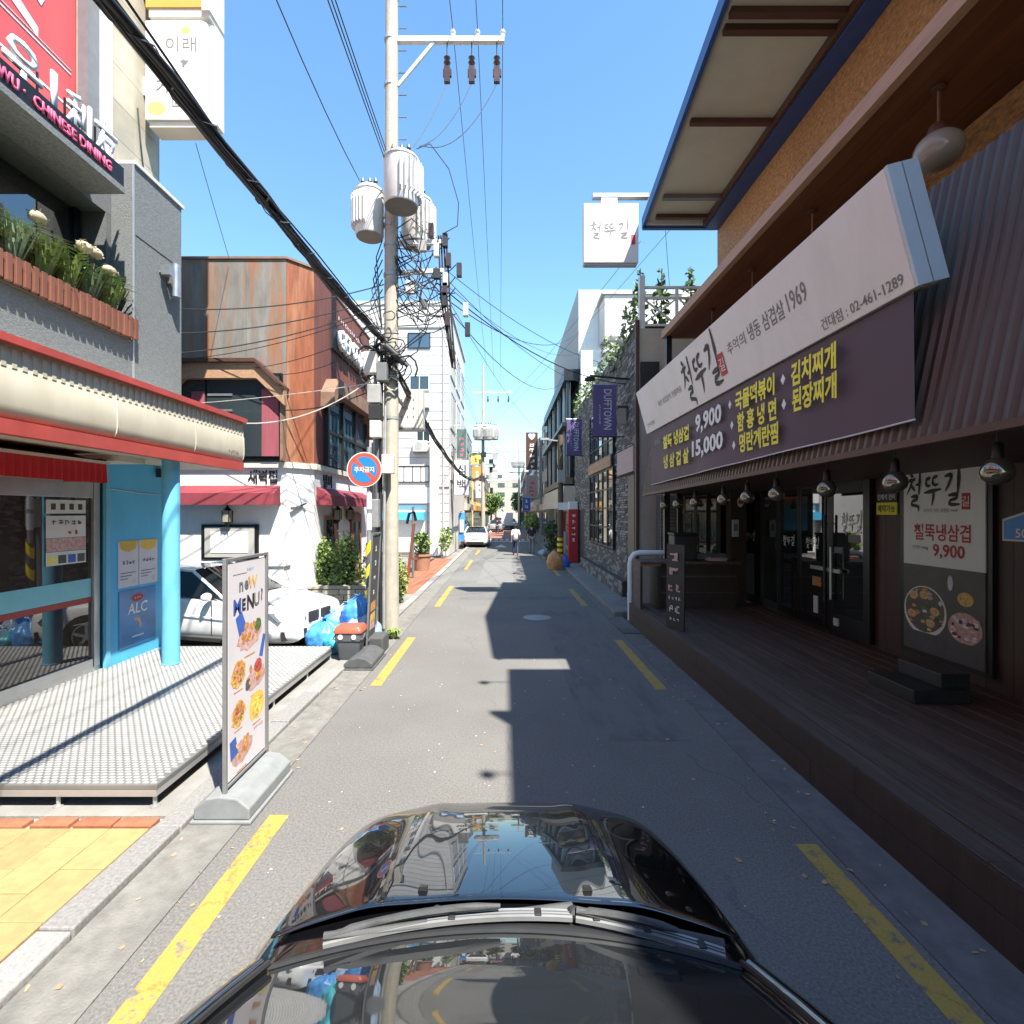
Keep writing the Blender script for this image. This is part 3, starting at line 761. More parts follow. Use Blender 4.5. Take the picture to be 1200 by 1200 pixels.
t = thing('shadow_panel', 'unseen panel at the near roof edge, added for its shadow on the road', 'sign', (3.5, 1.5, 9))  # out of view, added to cast the pointed shadow on the road
MB().box((3.33, 1.45, 8.2), (3.70, 1.55, 9.79)).build('panel', 'sign_white', t)
for y, x, lb in ((2.5, 3.29, 'unseen ball on an arm nearer the blue eave, added for its road shadow'), (-.13, 3.43, 'unseen ball on an arm above the car, added for its road shadow')):
    t = thing('shadow_ball', lb, 'shadow caster', (3.66, y, 10.0), group='unseen balls along the roof edge, added for their shadows')  # out of view, added to cast round shadows on the road
    MB().tube([(3.8, y, 10.04), (x, y, 10.06)], .015, 6).build('arm', 'black_metal', t); MB().ball((x, y, 10.0), .075, 14, 9).build('globe', 'globe_glass', t, smooth=60)
# glazed front: four folding leaves and a wide door
DY = [12.0, 10.94, 10.29, 9.56, 8.76]
fr = MB().box((5.50, 7.72, 3.02), (5.574, 12.1, 3.125)).build('door_header', 'black_metal', rest)
for i in range(4):
    y1, y0 = DY[i] - .01, DY[i + 1] + .01
    d = MB()
    d.box((5.49, y0, 0.52), (5.56, y0 + .055, 3.015)); d.box((5.49, y1 - .055, 0.52), (5.56, y1, 3.015))
    d.box((5.49, y0 + .055, 2.93), (5.56, y1 - .055, 3.015)); d.box((5.49, y0 + .055, 0.52), (5.56, y1 - .055, 0.66))
    dr = d.build('folding_door', 'black_metal', rest, bevel=0.004)
    MB().box((5.498, y0 + .057, 0.662), (5.51, y1 - .057, 2.928)).build('pane', 'dark_glass', dr)
    if i != 1:
        brush_letters(dr, (5.497, (y0 + y1) / 2, 1.95), (0, -1, 0), (0, 0, 1), .40, 'ink_white', h=.24)
d = MB()
d.box((5.49, 7.72, 0.50), (5.56, 7.86, 3.015)); d.box((5.49, 8.58, 0.50), (5.56, 8.74, 3.015)); d.box((5.49, 7.86, 2.96), (5.56, 8.58, 3.015)); d.box((5.49, 7.86, 0.50), (5.56, 8.58, 0.80))
dr = d.build('entrance_door', 'black_metal', rest, bevel=0.004)
MB().box((5.50, 7.862, 0.802), (5.515, 8.578, 2.958)).build('pane', 'dark_glass', dr)
brush_letters(dr, (5.498, 8.13, 2.33), (0, -1, 0), (0, 0, 1), .48, 'ink_white', h=.42)
MB().box((5.494, 7.93, 2.02), (5.499, 8.2, 2.14)).build('sticker', 'ink_gray', dr)
MB().box((5.494, 8.35, 1.82), (5.499, 8.55, 1.92)).build('sticker', 'ink_gray', dr)
MB().box((5.494, 8.42, .62), (5.459, 8.52, .74)).build('sticker', 'paper_white', dr)
mb = MB(); mb.tube([(5.40, 8.50, 1.05), (5.40, 8.50, 1.92)], .018, 8); mb.tube([(5.46, 8.50, 1.15), (5.40, 8.50, 1.15)], .012, 6); mb.tube([(5.46, 8.50, 1.82), (5.40, 8.50, 1.82)], .012, 6)
mb.build('handle', 'steel', dr)
mb = MB(); mb.tube([(5.40, 8.66, 1.0), (5.40, 8.66, 2.45)], .02, 8); mb.tube([(5.46, 8.66, 1.1), (5.40, 8.66, 1.1)], .012, 6); mb.tube([(5.46, 8.66, 2.3), (5.40, 8.66, 2.3)], .012, 6)
mb.build('handle', 'black_metal', dr)
MB().box((5.42, 8.3, 1.50), (5.455, 9.1, 1.56)).build('push_bar', 'steel', dr)
MB().box((5.54, 8.9, 1.2), (5.488, 9.15, 1.36)).build('notice', 'food_orange', rest)
MB().box((5.54, 9.0, .72), (5.488, 9.12, 1.02)).build('notice', 'paper_white', rest)

# small things on the wall
t = thing('reservation_sign', 'small black and yellow notice on the wall between door and poster', 'notice', (5.57, 7.45, 2.6))
MB().box((5.555, 7.26, 2.64), (5.574, 7.66, 2.80)).build('upper_panel', 'ink_black', t); MB().box((5.555, 7.26, 2.46), (5.574, 7.66, 2.637)).build('lower_panel', 'ink_yellow', t)
lettering('단체석 완비', t, (5.555, 7.46, 2.72), (0, -1, 0), (0, 0, 1), .085, 'ink_white', w=.34, bold=.01)
lettering('예약가능', t, (5.555, 7.46, 2.55), (0, -1, 0), (0, 0, 1), .11, 'ink_black', w=.34, bold=.02)
t = thing('house_number_plate', 'blue house-shaped number plate beside the food poster', 'number plate', (5.57, 5.5, 2.3))
MB().prism([(5.573, 5.72, 2.18), (5.573, 5.25, 2.18), (5.573, 5.25, 2.42), (5.573, 5.48, 2.50), (5.573, 5.72, 2.42)], (-.018, 0, 0)).build('plate', 'paper_white', t)
MB().prism([(5.554, 5.70, 2.20), (5.554, 5.27, 2.20), (5.554, 5.27, 2.40), (5.554, 5.48, 2.475), (5.554, 5.70, 2.40)], (-.004, 0, 0)).build('face', 'sign_blue', t)
lettering('50', t, (5.549, 5.5, 2.27), (0, -1, 0), (0, 0, 1), .10, 'ink_white', bold=.02)
t = thing('wall_intercom', 'white intercom box on the red post beside the bar counter', 'intercom', (5.0, 11.5, 1.9))
MB().box((5.0, 11.35, .452), (5.35, 11.6, 3.0)).build('red_post', 'wall_wood', rest)
MB().box((5.02, 11.30, 1.95), (5.16, 11.35, 2.33)).build('box', 'sign_edge', t, bevel=.01); MB().box((5.05, 11.294, 2.08), (5.13, 11.30, 2.24)).build('slot', 'ink_gray', t)
t = thing('oval_sticker', 'oval white sticker high on the red post', 'sticker', (5.2, 11.34, 2.7))
MB().ball((5.21, 11.34, 2.72), .1, 14, 8, (.7, .1, 1.15)).build('disc', 'paper_white', t); MB().box((5.16, 11.322, 2.68), (5.26, 11.328, 2.76)).build('print', 'ink_red', t)

# food poster
po = thing('food_poster', 'tall wall poster with white top and dark dish photo', 'poster', (5.5, 6.47, 1.9))
MB().box((5.52, 5.80, .60), (5.57, 7.15, 3.28)).build('frame', 'black_metal', po)
MB().box((5.505, 5.87, 1.80), (5.519, 7.07, 3.215)).build('upper_print', 'sign_white', po)
lo = MB().box((5.505, 5.87, .66), (5.519, 7.07, 1.797)).build('lower_print', 'dark_print', po)
def on_r(x, y, z): return (x, y, z)
MB().box((5.499, 5.872, .67), (5.504, 7.06, .92)).build('table_edge', 'rubber_dark', lo)
def disc(parent, x, y, z, ry, rz_, mat, name='print', ax=-.002, n=24):
    MB().add([(x + ax, y + ry * math.cos(2 * math.pi * k / n), z + rz_ * math.sin(2 * math.pi * k / n)) for k in range(n)], [tuple(range(n))]).build(name, mat, parent)
disc(lo, 5.504, 6.72, 1.20, .34, .33, 'paper_white', 'bowl_rim'); disc(lo, 5.501, 6.72, 1.22, .31, .295, 'dark_print', 'bowl_inside')
kk = 0
for k in range(70):
    a, r = random.uniform(0, 6.28), .29 * math.sqrt(random.random()); dy, dz = r * math.cos(a), r * .93 * math.sin(a)
    mt = random.choice(('food_green', 'food_green', 'dark_print', 'food_gold', 'food_orange', 'food_pink', 'food_red', 'food_green', 'paper_lilac'))
    MB().add([(5.4995 - k * .00002, 6.72 + dy + random.uniform(.02, .055) * math.cos(6.283 * q / 7), 1.22 + dz + random.uniform(.015, .045) * math.sin(6.283 * q / 7)) for q in range(7)], [tuple(range(7))]).build('food_print', mt, lo)
for dy, dz in ((.17, .17), (.0, .19), (.2, -.08), (-.17, .0), (-.1, -.16)):
    disc(lo, 5.4975, 6.72 + dy, 1.22 + dz, .075, .055, 'food_gold', 'food_print', n=9); disc(lo, 5.4965, 6.72 + dy, 1.22 + dz, .045, .03, 'food_pink', 'food_print', n=7)
disc(lo, 5.503, 6.13, 1.10, .23, .19, 'food_pink', 'onion_plate')
for k in range(36): disc(lo, 5.501 - k * .00005, 6.13 + random.uniform(-.17, .17), 1.10 + random.uniform(-.13, .13), random.uniform(.02, .05), random.uniform(.012, .03), ('paper_lilac', 'food_pink', 'banner_purple', 'paper_white')[k % 4], 'onion_print', n=6)
disc(lo, 5.503, 6.12, 1.45, .11, .085, 'food_gold', 'food_print'); disc(lo, 5.503, 6.33, 1.62, .04, .1, 'paper_lilac', 'leaf_print', n=8)
XR, UP = (0, -1, 0), (0, 0, 1)
lettering('외관 삼겹살이 한줄마음', po, (5.505, 6.52, 3.06), XR, UP, .07, 'ink_black', w=.66)
brush_letters(po, (5.505, 6.60, 2.80), XR, UP, .84, 'ink_black', h=.58)
MB().box((5.500, 6.06, 2.53), (5.5045, 6.17, 2.73)).build('stamp', 'ink_red', po)
lettering('길', po, (5.4995, 6.115, 2.63), XR, UP, .12, 'ink_white')
lettering('추억의 냉동 삼겹살 1969', po, (5.505, 6.48, 2.52), XR, UP, .05, 'ink_gray', w=.5)
lettering('철뚝냉삼겹', po, (5.505, 6.47, 2.24), XR, UP, .22, 'ink_red', w=.84, bold=.018)
lettering('9,900', po, (5.505, 6.36, 2.00), XR, UP, .19, 'ink_red', w=.46, bold=.022)
lettering('1인분 160g', po, (5.505, 6.79, 2.03), XR, UP, .055, 'ink_gray', w=.26)

# light box sign
sg = thing('light_box_sign', 'long white leaning sign board above the restaurant deck', 'sign', (3.1, 7.5, 4.2))
def sgp(y, t, off=0.0):            # a point on the leaning face: t = 0 bottom, 1 top
    return Vector((3.10 - .24 * t - off * .966, y, 4.20 + .90 * t - off * .25))
MB().prism([(3.10, 3.87, 4.20), (3.33, 3.87, 4.26), (3.09, 3.87, 5.16), (2.86, 3.87, 5.10)], (0, 7.33, 0)).build('face_board', 'sign_white', sg, bevel=.006)
MB().prism([(3.10, 3.835, 4.20), (3.205, 3.835, 4.228), (2.965, 3.835, 5.128), (2.86, 3.835, 5.10)], (0, .032, 0)).build('end_panel', 'sign_edge', sg)
MB().prism([(3.216, 3.835, 4.231), (3.33, 3.835, 4.26), (3.09, 3.835, 5.16), (2.976, 3.835, 5.131)], (0, .032, 0)).build('end_panel', 'sign_edge', sg)
UPS = Vector((-.24, 0, .90)).normalized()
def sgtext(body, y, t, h, mat, w=None, bold=0.0, shear=0.0):
    return lettering(body, sg, sgp(y, t), XR, UPS, h, mat, w=w, bold=bold, shear=shear)
brush_letters(sg, sgp(7.85, .50), XR, UPS, 1.42, 'ink_black', h=.88)
MB().prism([sgp(7.18, .22, .004), sgp(7.0, .22, .004), sgp(7.0, .55, .004), sgp(7.18, .55, .004)], (-.004, 0, -.001)).build('stamp', 'ink_red', sg)
sgtext('길', 7.09, .38, .18, 'ink_white').location.x -= .006
sgtext('추억의', 6.60, .52, .16, 'ink_gray', w=.50, bold=.004)
sgtext('냉동 삼겹살', 5.86, .53, .2, 'ink_gray', w=.80, bold=.006)
sgtext('1969', 5.22, .55, .2, 'ink_gray', w=.34, bold=.006)
sgtext('외관 삼겹살이 한줄마음', 9.35, .45, .11, 'ink_gray', w=1.3)
sgtext('건대점 : 02-461-1289', 4.46, .12, .115, 'ink_gray', w=1.02, bold=.006)
sgtext('건대점', 10.75, .17, .08, 'ink_gray', w=.5)
# purple price banner
bn = thing('price_banner', 'dark purple price banner with yellow and white lettering below the sign', 'banner', (3.13, 7.4, 3.7))
def bfn(u, v):
    y = 11.05 + (3.93 - 11.05) * u
    zb = 3.09 + .12 * u; z = zb + (4.19 - zb) * v
    return (3.135 + .012 * math.sin(u * 23) * (1 - v) + .02 * math.sin(u * 7 + 1) * (1 - v), y, z)
MB().grid(bfn, 60, 8).build('cloth', 'banner_purple', bn, smooth=60)
MB().tube([bfn(i / 30, 0) for i in range(31)], .008, 6).build('hem', 'paper_lilac', bn)
def bt(body, y0, y1, z, h, mat, bold=.034):
    return lettering(body, bn, (3.085, (y0 + y1) / 2, z), XR, UP, h, mat, w=abs(y0 - y1), bold=bold)
bt('철뚝 냉삼겹', 10.0, 8.6, 3.845, .26, 'ink_yellow'); bt('냉 삼 겹 살', 9.95, 8.6, 3.46, .26, 'ink_yellow')
bt('9,900', 8.30, 7.30, 3.90, .33, 'ink_white'); bt('15,000', 8.45, 7.25, 3.51, .31, 'ink_white')
for body, y0, y1, z in (('국물떡볶이', 6.86, 5.86, 3.97), ('함 흥 냉 면', 6.80, 5.82, 3.68), ('명란계란찜', 6.74, 5.78, 3.40), ('김치찌개', 5.52, 4.77, 3.97), ('된장찌개', 5.50, 4.76, 3.69)):
    bt(body, y0, y1, z, .255, 'ink_yellow')
    yy = y0 + .16
    MB().prism([(3.082, yy, z - .06), (3.082, yy - .045, z), (3.082, yy, z + .06), (3.082, yy + .045, z)], (-.003, 0, 0)).build('bullet', 'ink_white', bn)
bt('철뚜길', 10.55, 10.2, 3.93, .12, 'ink_gray', .01)

# bulbs under the canopy edge, globes under the soffit
def bulb(x, y, label):
    z = can_z(y) - .03
    t = thing('bulb_lamp', label, 'hanging lamp', (x, y, z), group='bulb lamps below the canopy edge')
    MB().tube([(x, y, z), (x, y, z - .10)], .006, 6).build('cord', 'black_metal', t)
    MB().lathe([(.012, 0), (.03, -.02), (.034, -.10), (.04, -.12)], (x, y, z - .08), 12).build('socket', 'black_metal', t, smooth=40)
    MB().lathe([(.035, -.19), (.055, -.205), (.086, -.25), (.094, -.29), (.082, -.33), (.05, -.36), (.001, -.372)], (x, y, z), 18).build('bulb', 'bulb_glass', t, smooth=60)
for i, (u, lb) in enumerate(((1169, 'globe bulb lamp hanging before the food poster, nearest the number plate'), (1049, 'globe bulb lamp hanging over the small yellow notice'), (969, 'globe bulb lamp hanging before the wide entrance door'),
                             (910, 'globe bulb lamp hanging before the folding glass leaves'), (876, 'globe bulb lamp hanging left of the folding glass leaves'), (848, 'globe bulb lamp hanging above the white intercom box'),
                             (815, 'globe bulb lamp hanging above the bar counter'), (794, 'small looking globe bulb lamp above the chalkboard stand'), (779, 'farthest globe bulb lamp at the end of the canopy'))):
    bulb(3.32, YX(u, 3.32), lb)
def globe(x, y, label):
    t = thing('globe_lamp', label, 'hanging lamp', (x, y, 6.5), group='globe lamps under the soffit')
    MB().lathe([(.06, 0), (.06, -.03), (.012, -.04)], (x, y, 6.498), 12).build('ceiling_rose', 'brown_steel', t)
    MB().tube([(x, y, 6.46), (x, y, 6.12)], .011, 8).build('rod', 'rust_trim', t)
    MB().lathe([(.07, 6.14), (.09, 6.09), (.09, 6.06)], (x, y, 0), 16).build('cap', 'brown_steel', t, smooth=40)
    MB().ball((x, y, 5.90), .2, 24, 14, (1, 1, .88)).build('globe', 'globe_glass', t, smooth=60)
for y, lb in ((4.82, 'white globe lamp on a rod above the sign end, in full view'), (6.8, 'globe lamp mostly hidden behind the middle of the sign'), (8.45, 'globe lamp hidden behind the sign near its brush lettering'), (10.1, 'globe lamp hidden behind the far end of the sign')):
    globe(4.08, y, lb)

# projecting sign under the blue eave
bs = thing('projecting_box_sign', 'square white box sign hung from the blue roof edge', 'sign', (2.5, 11.9, 9))
MB().box((1.83, 11.9, 8.30), (3.10, 12.15, 9.68)).build('box', 'sign_white', bs, bevel=.01)
MB().box((1.85, 11.95, 8.27), (3.08, 12.1, 8.298)).build('lower_edge', 'sign_edge', bs)
MB().box((2.25, 11.96, 9.682), (2.62, 12.09, 9.86)).build('neck', 'sign_white', bs)
MB().box((2.05, 11.95, 9.862), (3.36, 12.1, 9.95)).build('bracket', 'alu', bs)
brush_letters(bs, (2.42, 11.9, 9.06), (1, 0, 0), UP, .92, 'ink_gray', h=.52, heavy=.8)
MB().box((2.93, 11.892, 8.72), (3.02, 11.899, 8.94)).build('stamp', 'ink_red', bs)

# bar counter, chalk stand, things at the far end of the deck
bc = thing('bar_counter', 'dark wooden bar counter across the far end of the deck', 'counter', (3.8, 11.1, .45))
MB().box((2.84, 10.75, 1.40), (4.95, 11.45, 1.455)).build('counter_top', 'deck_wood', bc, bevel=.006)
MB().box((3.3, 10.85, .452), (4.9, 10.90, 1.398)).build('front_panel', 'dark_wood', bc)
for z in (.78, 1.12): MB().box((3.3, 10.835, z), (4.9, 10.849, z + .03)).build('rail', 'deck_wood', bc)
MB().box((2.86, 10.80, .452), (2.90, 11.4, 1.36)).build('side_panel', 'dark_wood', bc)
MB().box((2.86, 10.78, 1.36), (3.28, 10.84, 1.398)).build('apron', 'lip_wood', bc)
MB().box((3.22, 10.80, .452), (3.29, 11.4, 1.355)).build('leg', 'dark_wood', bc)
for yk in range(5): MB().box((2.845, 10.8 + yk * .12, .452), (2.858, 10.912 + yk * .12, 1.395)).build('panel_board', 'deck_wood', bc)
t = thing('black_case', 'black equipment case sitting on the bar counter', 'case', (3.9, 11.1, 1.52))
MB().box((3.62, 10.95, 1.457), (4.12, 11.35, 2.0)).build('case_body', 'black_plastic', t, bevel=.02); MB().box((3.60, 10.93, 2.0), (4.14, 11.37, 2.05)).build('case_lid', 'black_plastic', t, bevel=.015)
t = thing('paper_stack', 'pale loose papers lying at the counter end', 'papers', (4.6, 11.0, 1.52))
for k in range(4): MB().box((4.36 + k * .02, 10.9 + k * .015, 1.457 + k * .016), (4.72 + k * .015, 11.2, 1.470 + k * .016)).build('sheet', 'paper_lilac', t)
# far opening above the counter with columns and alley wall behind
MB().box((3.95, 11.72, 1.6), (4.05, 11.78, 2.93)).build('mullion', 'black_metal', rest)
MB().box((4.62, 11.72, 1.6), (4.70, 11.78, 2.93)).build('mullion', 'black_metal', rest)
MB().box((4.06, 11.74, 1.55), (4.61, 11.76, 2.93)).build('window_pane', 'dark_glass', rest)
MB().box((4.71, 11.74, 1.55), (5.58, 11.76, 2.93)).build('window_pane', 'dark_glass', rest)
al = thing('brick_pillar', 'pale narrow brick pillar in the alley beside the restaurant', 'pillar', (3.9, 12.6, 0))
MB().box((3.80, 12.5, 0), (4.18, 12.9, 2.9)).build('core', 'slate_joint', al)
for k in range(34):
    z = .02 + k * .085
    for q in range(2):
        MB().box((3.79 + q * .20, 12.475, z), (3.98 + q * .20, 12.5, z + .072)).build('brick', 'slate_light', al)
t = thing('rain_pipe', 'white drain pipe bending down beside the bar counter', 'pipe', (2.92, 11.75, 0))
MB().tube([(2.84, 11.62, .05), (2.84, 11.62, 1.30), (2.86, 11.62, 1.44), (2.93, 11.62, 1.54), (3.03, 11.62, 1.57), (3.60, 11.62, 1.57)], .065, 12).build('pipe_run', 'sign_white', t, smooth=50)
MB().tube([(2.84, 11.62, .6), (2.84, 11.62, .66)], .075, 12).build('pipe_collar', 'sign_white', t)
ch = thing('chalk_sign', 'narrow chalkboard stand with pink lettering at the deck edge', 'chalkboard', (2.95, 8.9, .45))
a, b = Vector((2.86, 9.1, .452)), Vector((3.04, 8.72, .452)); nn = Vector((-.38, -.18, 0)).normalized() * .03
MB().hexa([a, b, b - nn, a - nn, a + Vector((0, 0, 1.48)) - nn * .6, b + Vector((0, 0, 1.48)) - nn * .6, b + Vector((0, 0, 1.48)) - nn * 1.6, a + Vector((0, 0, 1.48)) - nn * 1.6]).build('board', 'ink_black', ch)
cm = (a + b) / 2; xd = (b - a)
scribble(ch, cm + Vector((0, 0, 1.14)) + nn * .2, xd, (0, 0, 1), .34, .5, 2, 'food_pink', vertical=True)
scribble(ch, cm + Vector((0, 0, .74)) + nn * .2, xd, (0, 0, 1), .34, .22, 2, 'food_pink')
for z, w, h, n_ in ((.54, .32, .09, 4), (.36, .3, .18, 2), (.18, .26, .08, 3)): scribble(ch, cm + Vector((0, 0, z)) + nn * .2, xd, (0, 0, 1), w, h, n_, 'paper_lilac')
# ------------------------------------------------------------------ slate fronted bar building on the right
def stone_skin(parent, x, y0, y1, z0, z1, holes, mats=('slate', 'slate_light'), ch=0.072, name='stone_course'):
    """split-stone facing towards -X, each stone its own block of depth, joined (too small to pick apart)"""
    ms = [MB() for _ in mats]
    z = z0
    while z < z1 - .02:
        h = min(ch * random.uniform(.92, 1.08), z1 - z)
        y = y0 - random.uniform(0, .2)
        while y < y1:
            w = random.uniform(.2, .42); a, b = max(y0, y), min(y1, y + w); y += w
            if b - a < .04: continue
            if any(a < hy1 and b > hy0 and z < hz1 and z + h > hz0 for hy0, hy1, hz0, hz1 in holes): continue
            d = random.uniform(.010, .034)
            q = ms[0] if random.random() < .66 else ms[-1]
            q.add([(x, a + .006, z + .005), (x, b - .006, z + .005), (x, b - .006, z + h - .005), (x, a + .006, z + h - .005),
                   (x - d, a + .012, z + .009), (x - d, b - .012, z + .009), (x - d * random.uniform(.6, 1), b - .012, z + h - .009), (x - d, a + .012, z + h - .009)],
                  [(4, 5, 6, 7), (0, 1, 5, 4), (1, 2, 6, 5), (2, 3, 7, 6), (3, 0, 4, 7)])
        z += h
    for q, mt in zip(ms, mats): q.build(name, mt, parent, kind='stuff')

db = thing('slate_bar_building', 'dark slate faced bar with tall windows beyond the restaurant', 'building', (3.6, 19, 0.1))
MB().box((3.50, 13.62, 0.1), (9, 25.6, 7.50)).build('wall', 'slate_joint', db)
MB().box((3.50, 13.50, 0.1), (9, 13.61, 7.34)).build('side_wall', 'beige_plaster', db)
MB().box((3.56, 13.44, 5.55), (4.05, 13.495, 6.45)).build('side_opening', 'ink_black', db)
MB().box((3.44, 13.46, 0.1), (3.53, 13.60, 7.55)).build('corner_trim', 'brown_steel', db)
holes = [(13.66, 14.35, .1, 3.5), (13.66, 15.7, 3.58, 4.3), (16.2, 20.7, 1.32, 3.95), (16.2, 20.7, 4.35, 6.3), (22.6, 24.4, .1, 2.6)]
stone_skin(db, 3.50, 13.62, 25.6, .1, 7.5, holes)
stone_skin(db, 3.30, 14.4, 22.3, .1, .55, [], ch=.11)
MB().box((3.30, 14.4, .1), (3.52, 22.3, .55)).build('plinth', 'slate_joint', db)
MB().box((3.44, 13.66, .12), (3.49, 14.35, 3.5)).build('side_door', 'black_metal', db)
MB().box((3.42, 13.7, 3.6), (3.495, 15.65, 4.28)).build('name_board', 'pink_board', db)
for z0, z1 in ((1.32, 3.95), (4.35, 6.3)):
    w = MB()
    for k in range(6): w.box((3.40, 16.2 + k * .888, z0), (3.47, 16.27 + k * .888, z1))
    for k in range(5): w.box((3.41, 16.28, z0 + (z1 - z0 - .06) * k / 4), (3.46, 20.63, z0 + (z1 - z0 - .06) * k / 4 + .05))
    wf = w.build('window', 'black_metal', db)
    for k in range(5):
        for j in range(4):
            MB().box((3.43, 16.275 + k * .888, z0 + (z1 - z0 - .06) * j / 4 + .055), (3.44, 17.083 + k * .888, z0 + (z1 - z0 - .06) * (j + 1) / 4 - .005)).build('pane', 'window_glass', wf)
for k in range(9):
    MB().tube([(3.36, 16.3 + .02 * (k % 2), 3.985 + k * .04), (3.36, 20.6, 3.985 + k * .04)], .022, 6).build('cane_rod', 'plate_brown', db)
t = thing('wall_lamp', 'black arm lamp reaching out over the slate front', 'wall lamp', (3.5, 14.2, 6.2))
MB().bar((3.44, 14.2, 6.18), (2.35, 14.2, 6.28), .05, .05).build('arm', 'black_metal', t); MB().lathe([(.03, 0), (.14, -.06), (.15, -.12)], (2.35, 14.2, 6.27), 14).build('shade', 'black_metal', t)
t = thing('wall_lantern', 'pale square lantern on the slate corner pier', 'lantern', (3.4, 14.6, 5.2))
MB().box((3.22, 14.5, 5.0), (3.42, 14.7, 5.45)).build('lantern_body', 'globe_glass', t); MB().box((3.2, 14.48, 5.452), (3.46, 14.72, 5.5)).build('lantern_roof', 'black_metal', t)
# roof terrace
rl = thing('terrace_railing', 'white cross braced railing on the slate bar terrace', 'railing', (3.6, 13.6, 7.35))
xs = [3.62, 4.55, 5.48, 6.41]
MB().box((3.55, 13.51, 7.345), (3.69, 13.65, 8.75)).build('corner_post', 'railing_white', rl)
for x in xs[1:]: MB().box((x - .035, 13.54, 7.345), (x + .035, 13.61, 8.48)).build('post', 'railing_white', rl)
for z in (7.42, 8.14, 8.42): MB().box((3.70, 13.545, z), (6.4, 13.605, z + .06)).build('rail', 'railing_white', rl)
for a, b in zip(xs[:-1], xs[1:]):
    MB().bar((a + .08, 13.57, 7.5), (b - .04, 13.57, 8.13), .045, .04).build('brace', 'railing_white', rl)
    MB().bar((a + .08, 13.585, 8.13), (b - .04, 13.585, 7.5), .045, .04).build('brace', 'railing_white', rl)
def plant(name, label, cat, clouds, stems, group=None):
    t = thing(name, label, cat, stems[0][0], group=group)
    m = MB()
    for s in stems: m.tube(s, [.02] * len(s), 5)
    m.build('stem', 'stem_brown', t)
    for mt, lst in clouds:
        m = MB()
        for c, r, n, s, sh in lst: leaf_cloud(m, c, r, n, s, sh)
        m.build('foliage', mt, t, kind='stuff')
    return t
cl = []
for k in range(17):
    y = 14.0 + k * .68
    cl.append(((3.52 + random.uniform(-.15, .1), y, 7.55 + random.uniform(-.35, .45)), (.28, .42, .45), 60, .085, 'ball'))
plant('creeper', 'pale green creeper spilling over the slate wall top', 'creeper', [('leaf_pale', cl[::2] + cl[1::4]), ('leaf_mid', cl[3::4])], [[(3.8, 14.0, 7.5), (3.7, 17, 7.6), (3.7, 22, 7.55), (3.7, 25, 7.6)]])
for i, (x, lb) in enumerate(((3.75, 'tall slim bamboo beside the white corner post'), (4.35, 'tall slim bamboo behind the first white railing bay'), (5.15, 'tall slim bamboo showing past the wooden roof edge'))):
    plant('bamboo', lb, 'plant', [('leaf_mid', [((x, 14.3, 8.2), (.25, .25, .8), 130, .10, 'ball'), ((x, 14.3, 8.9), (.12, .12, .45), 40, .08, 'ball')])], [[(x, 14.3, 7.5), (x + .03, 14.3, 9.3)]], group='bamboo on the terrace')
# banners
def bar_banner(y, x0, x1, z0, z1, label):
    t = thing('street_banner', label, 'banner', (x1, y, z1), group='purple banners on the slate bar')
    MB().grid(lambda u, v: (x0 + (x1 - x0) * u, y + .015 * math.sin(u * 6 + v * 4), z0 + (z1 - z0) * v), 6, 10).build('cloth', 'purple_cloth', t, smooth=60)
    MB().tube([(x0 - .03, y + .02, z1 + .01), (3.46, y + .02, z1 + .01)], .018, 6).build('upper_rod', 'steel', t)
    MB().tube([(x0 - .03, y + .02, z0 - .01), (3.46, y + .02, z0 - .01)], .018, 6).build('lower_rod', 'black_metal', t)
    w = x1 - x0; h = z1 - z0
    lettering('DUFFTOWN', t, (x0 + w * .62, y, z0 + h * .52), (0, 0, -1), (1, 0, 0), w * .34, 'paper_lilac', w=h * .78, bold=.01, proud=.02)
    scribble(t, (x0 + w * .28, y, z0 + h * .42), (0, 0, -1), (1, 0, 0), h * .4, w * .12, 9, 'paper_lilac', proud=.02)
bar_banner(14.9, 2.56, 3.24, 4.70, 6.20, 'nearer purple banner reading DUFFTOWN')
bar_banner(22.6, 2.72, 3.38, 5.0, 6.6, 'farther purple banner reading DUFFTOWN')

# ------------------------------------------------------------------ generic street buildings
def windows_on_x(parent, x, sgn, rows, frame='gray_steel', glass='window_glass', fr=.05, panes=2):
    """windows on a face x = const; sgn = +1 faces +X, -1 faces -X; rows = (y0, y1, z0, z1)"""
    for y0, y1, z0, z1 in rows:
        m = MB(); d = .06 * sgn
        m.box((x, y0, z0), (x + d, y0 + fr, z1)); m.box((x, y1 - fr, z0), (x + d, y1, z1)); m.box((x, y0 + fr, z0), (x + d, y1 - fr, z0 + fr)); m.box((x, y0 + fr, z1 - fr), (x + d, y1 - fr, z1))
        for k in range(1, panes): yy = y0 + (y1 - y0) * k / panes; m.box((x, yy - .02, z0 + fr), (x + d * .9, yy + .02, z1 - fr))
        w = m.build('window', frame, parent)
        for k in range(panes):
            a = y0 + (y1 - y0) * k / panes + (fr if k == 0 else .022); b = y0 + (y1 - y0) * (k + 1) / panes - (fr if k == panes - 1 else .022)
            MB().box((x + d * .3, a, z0 + fr), (x + d * .5, b, z1 - fr)).build('pane', glass, w)
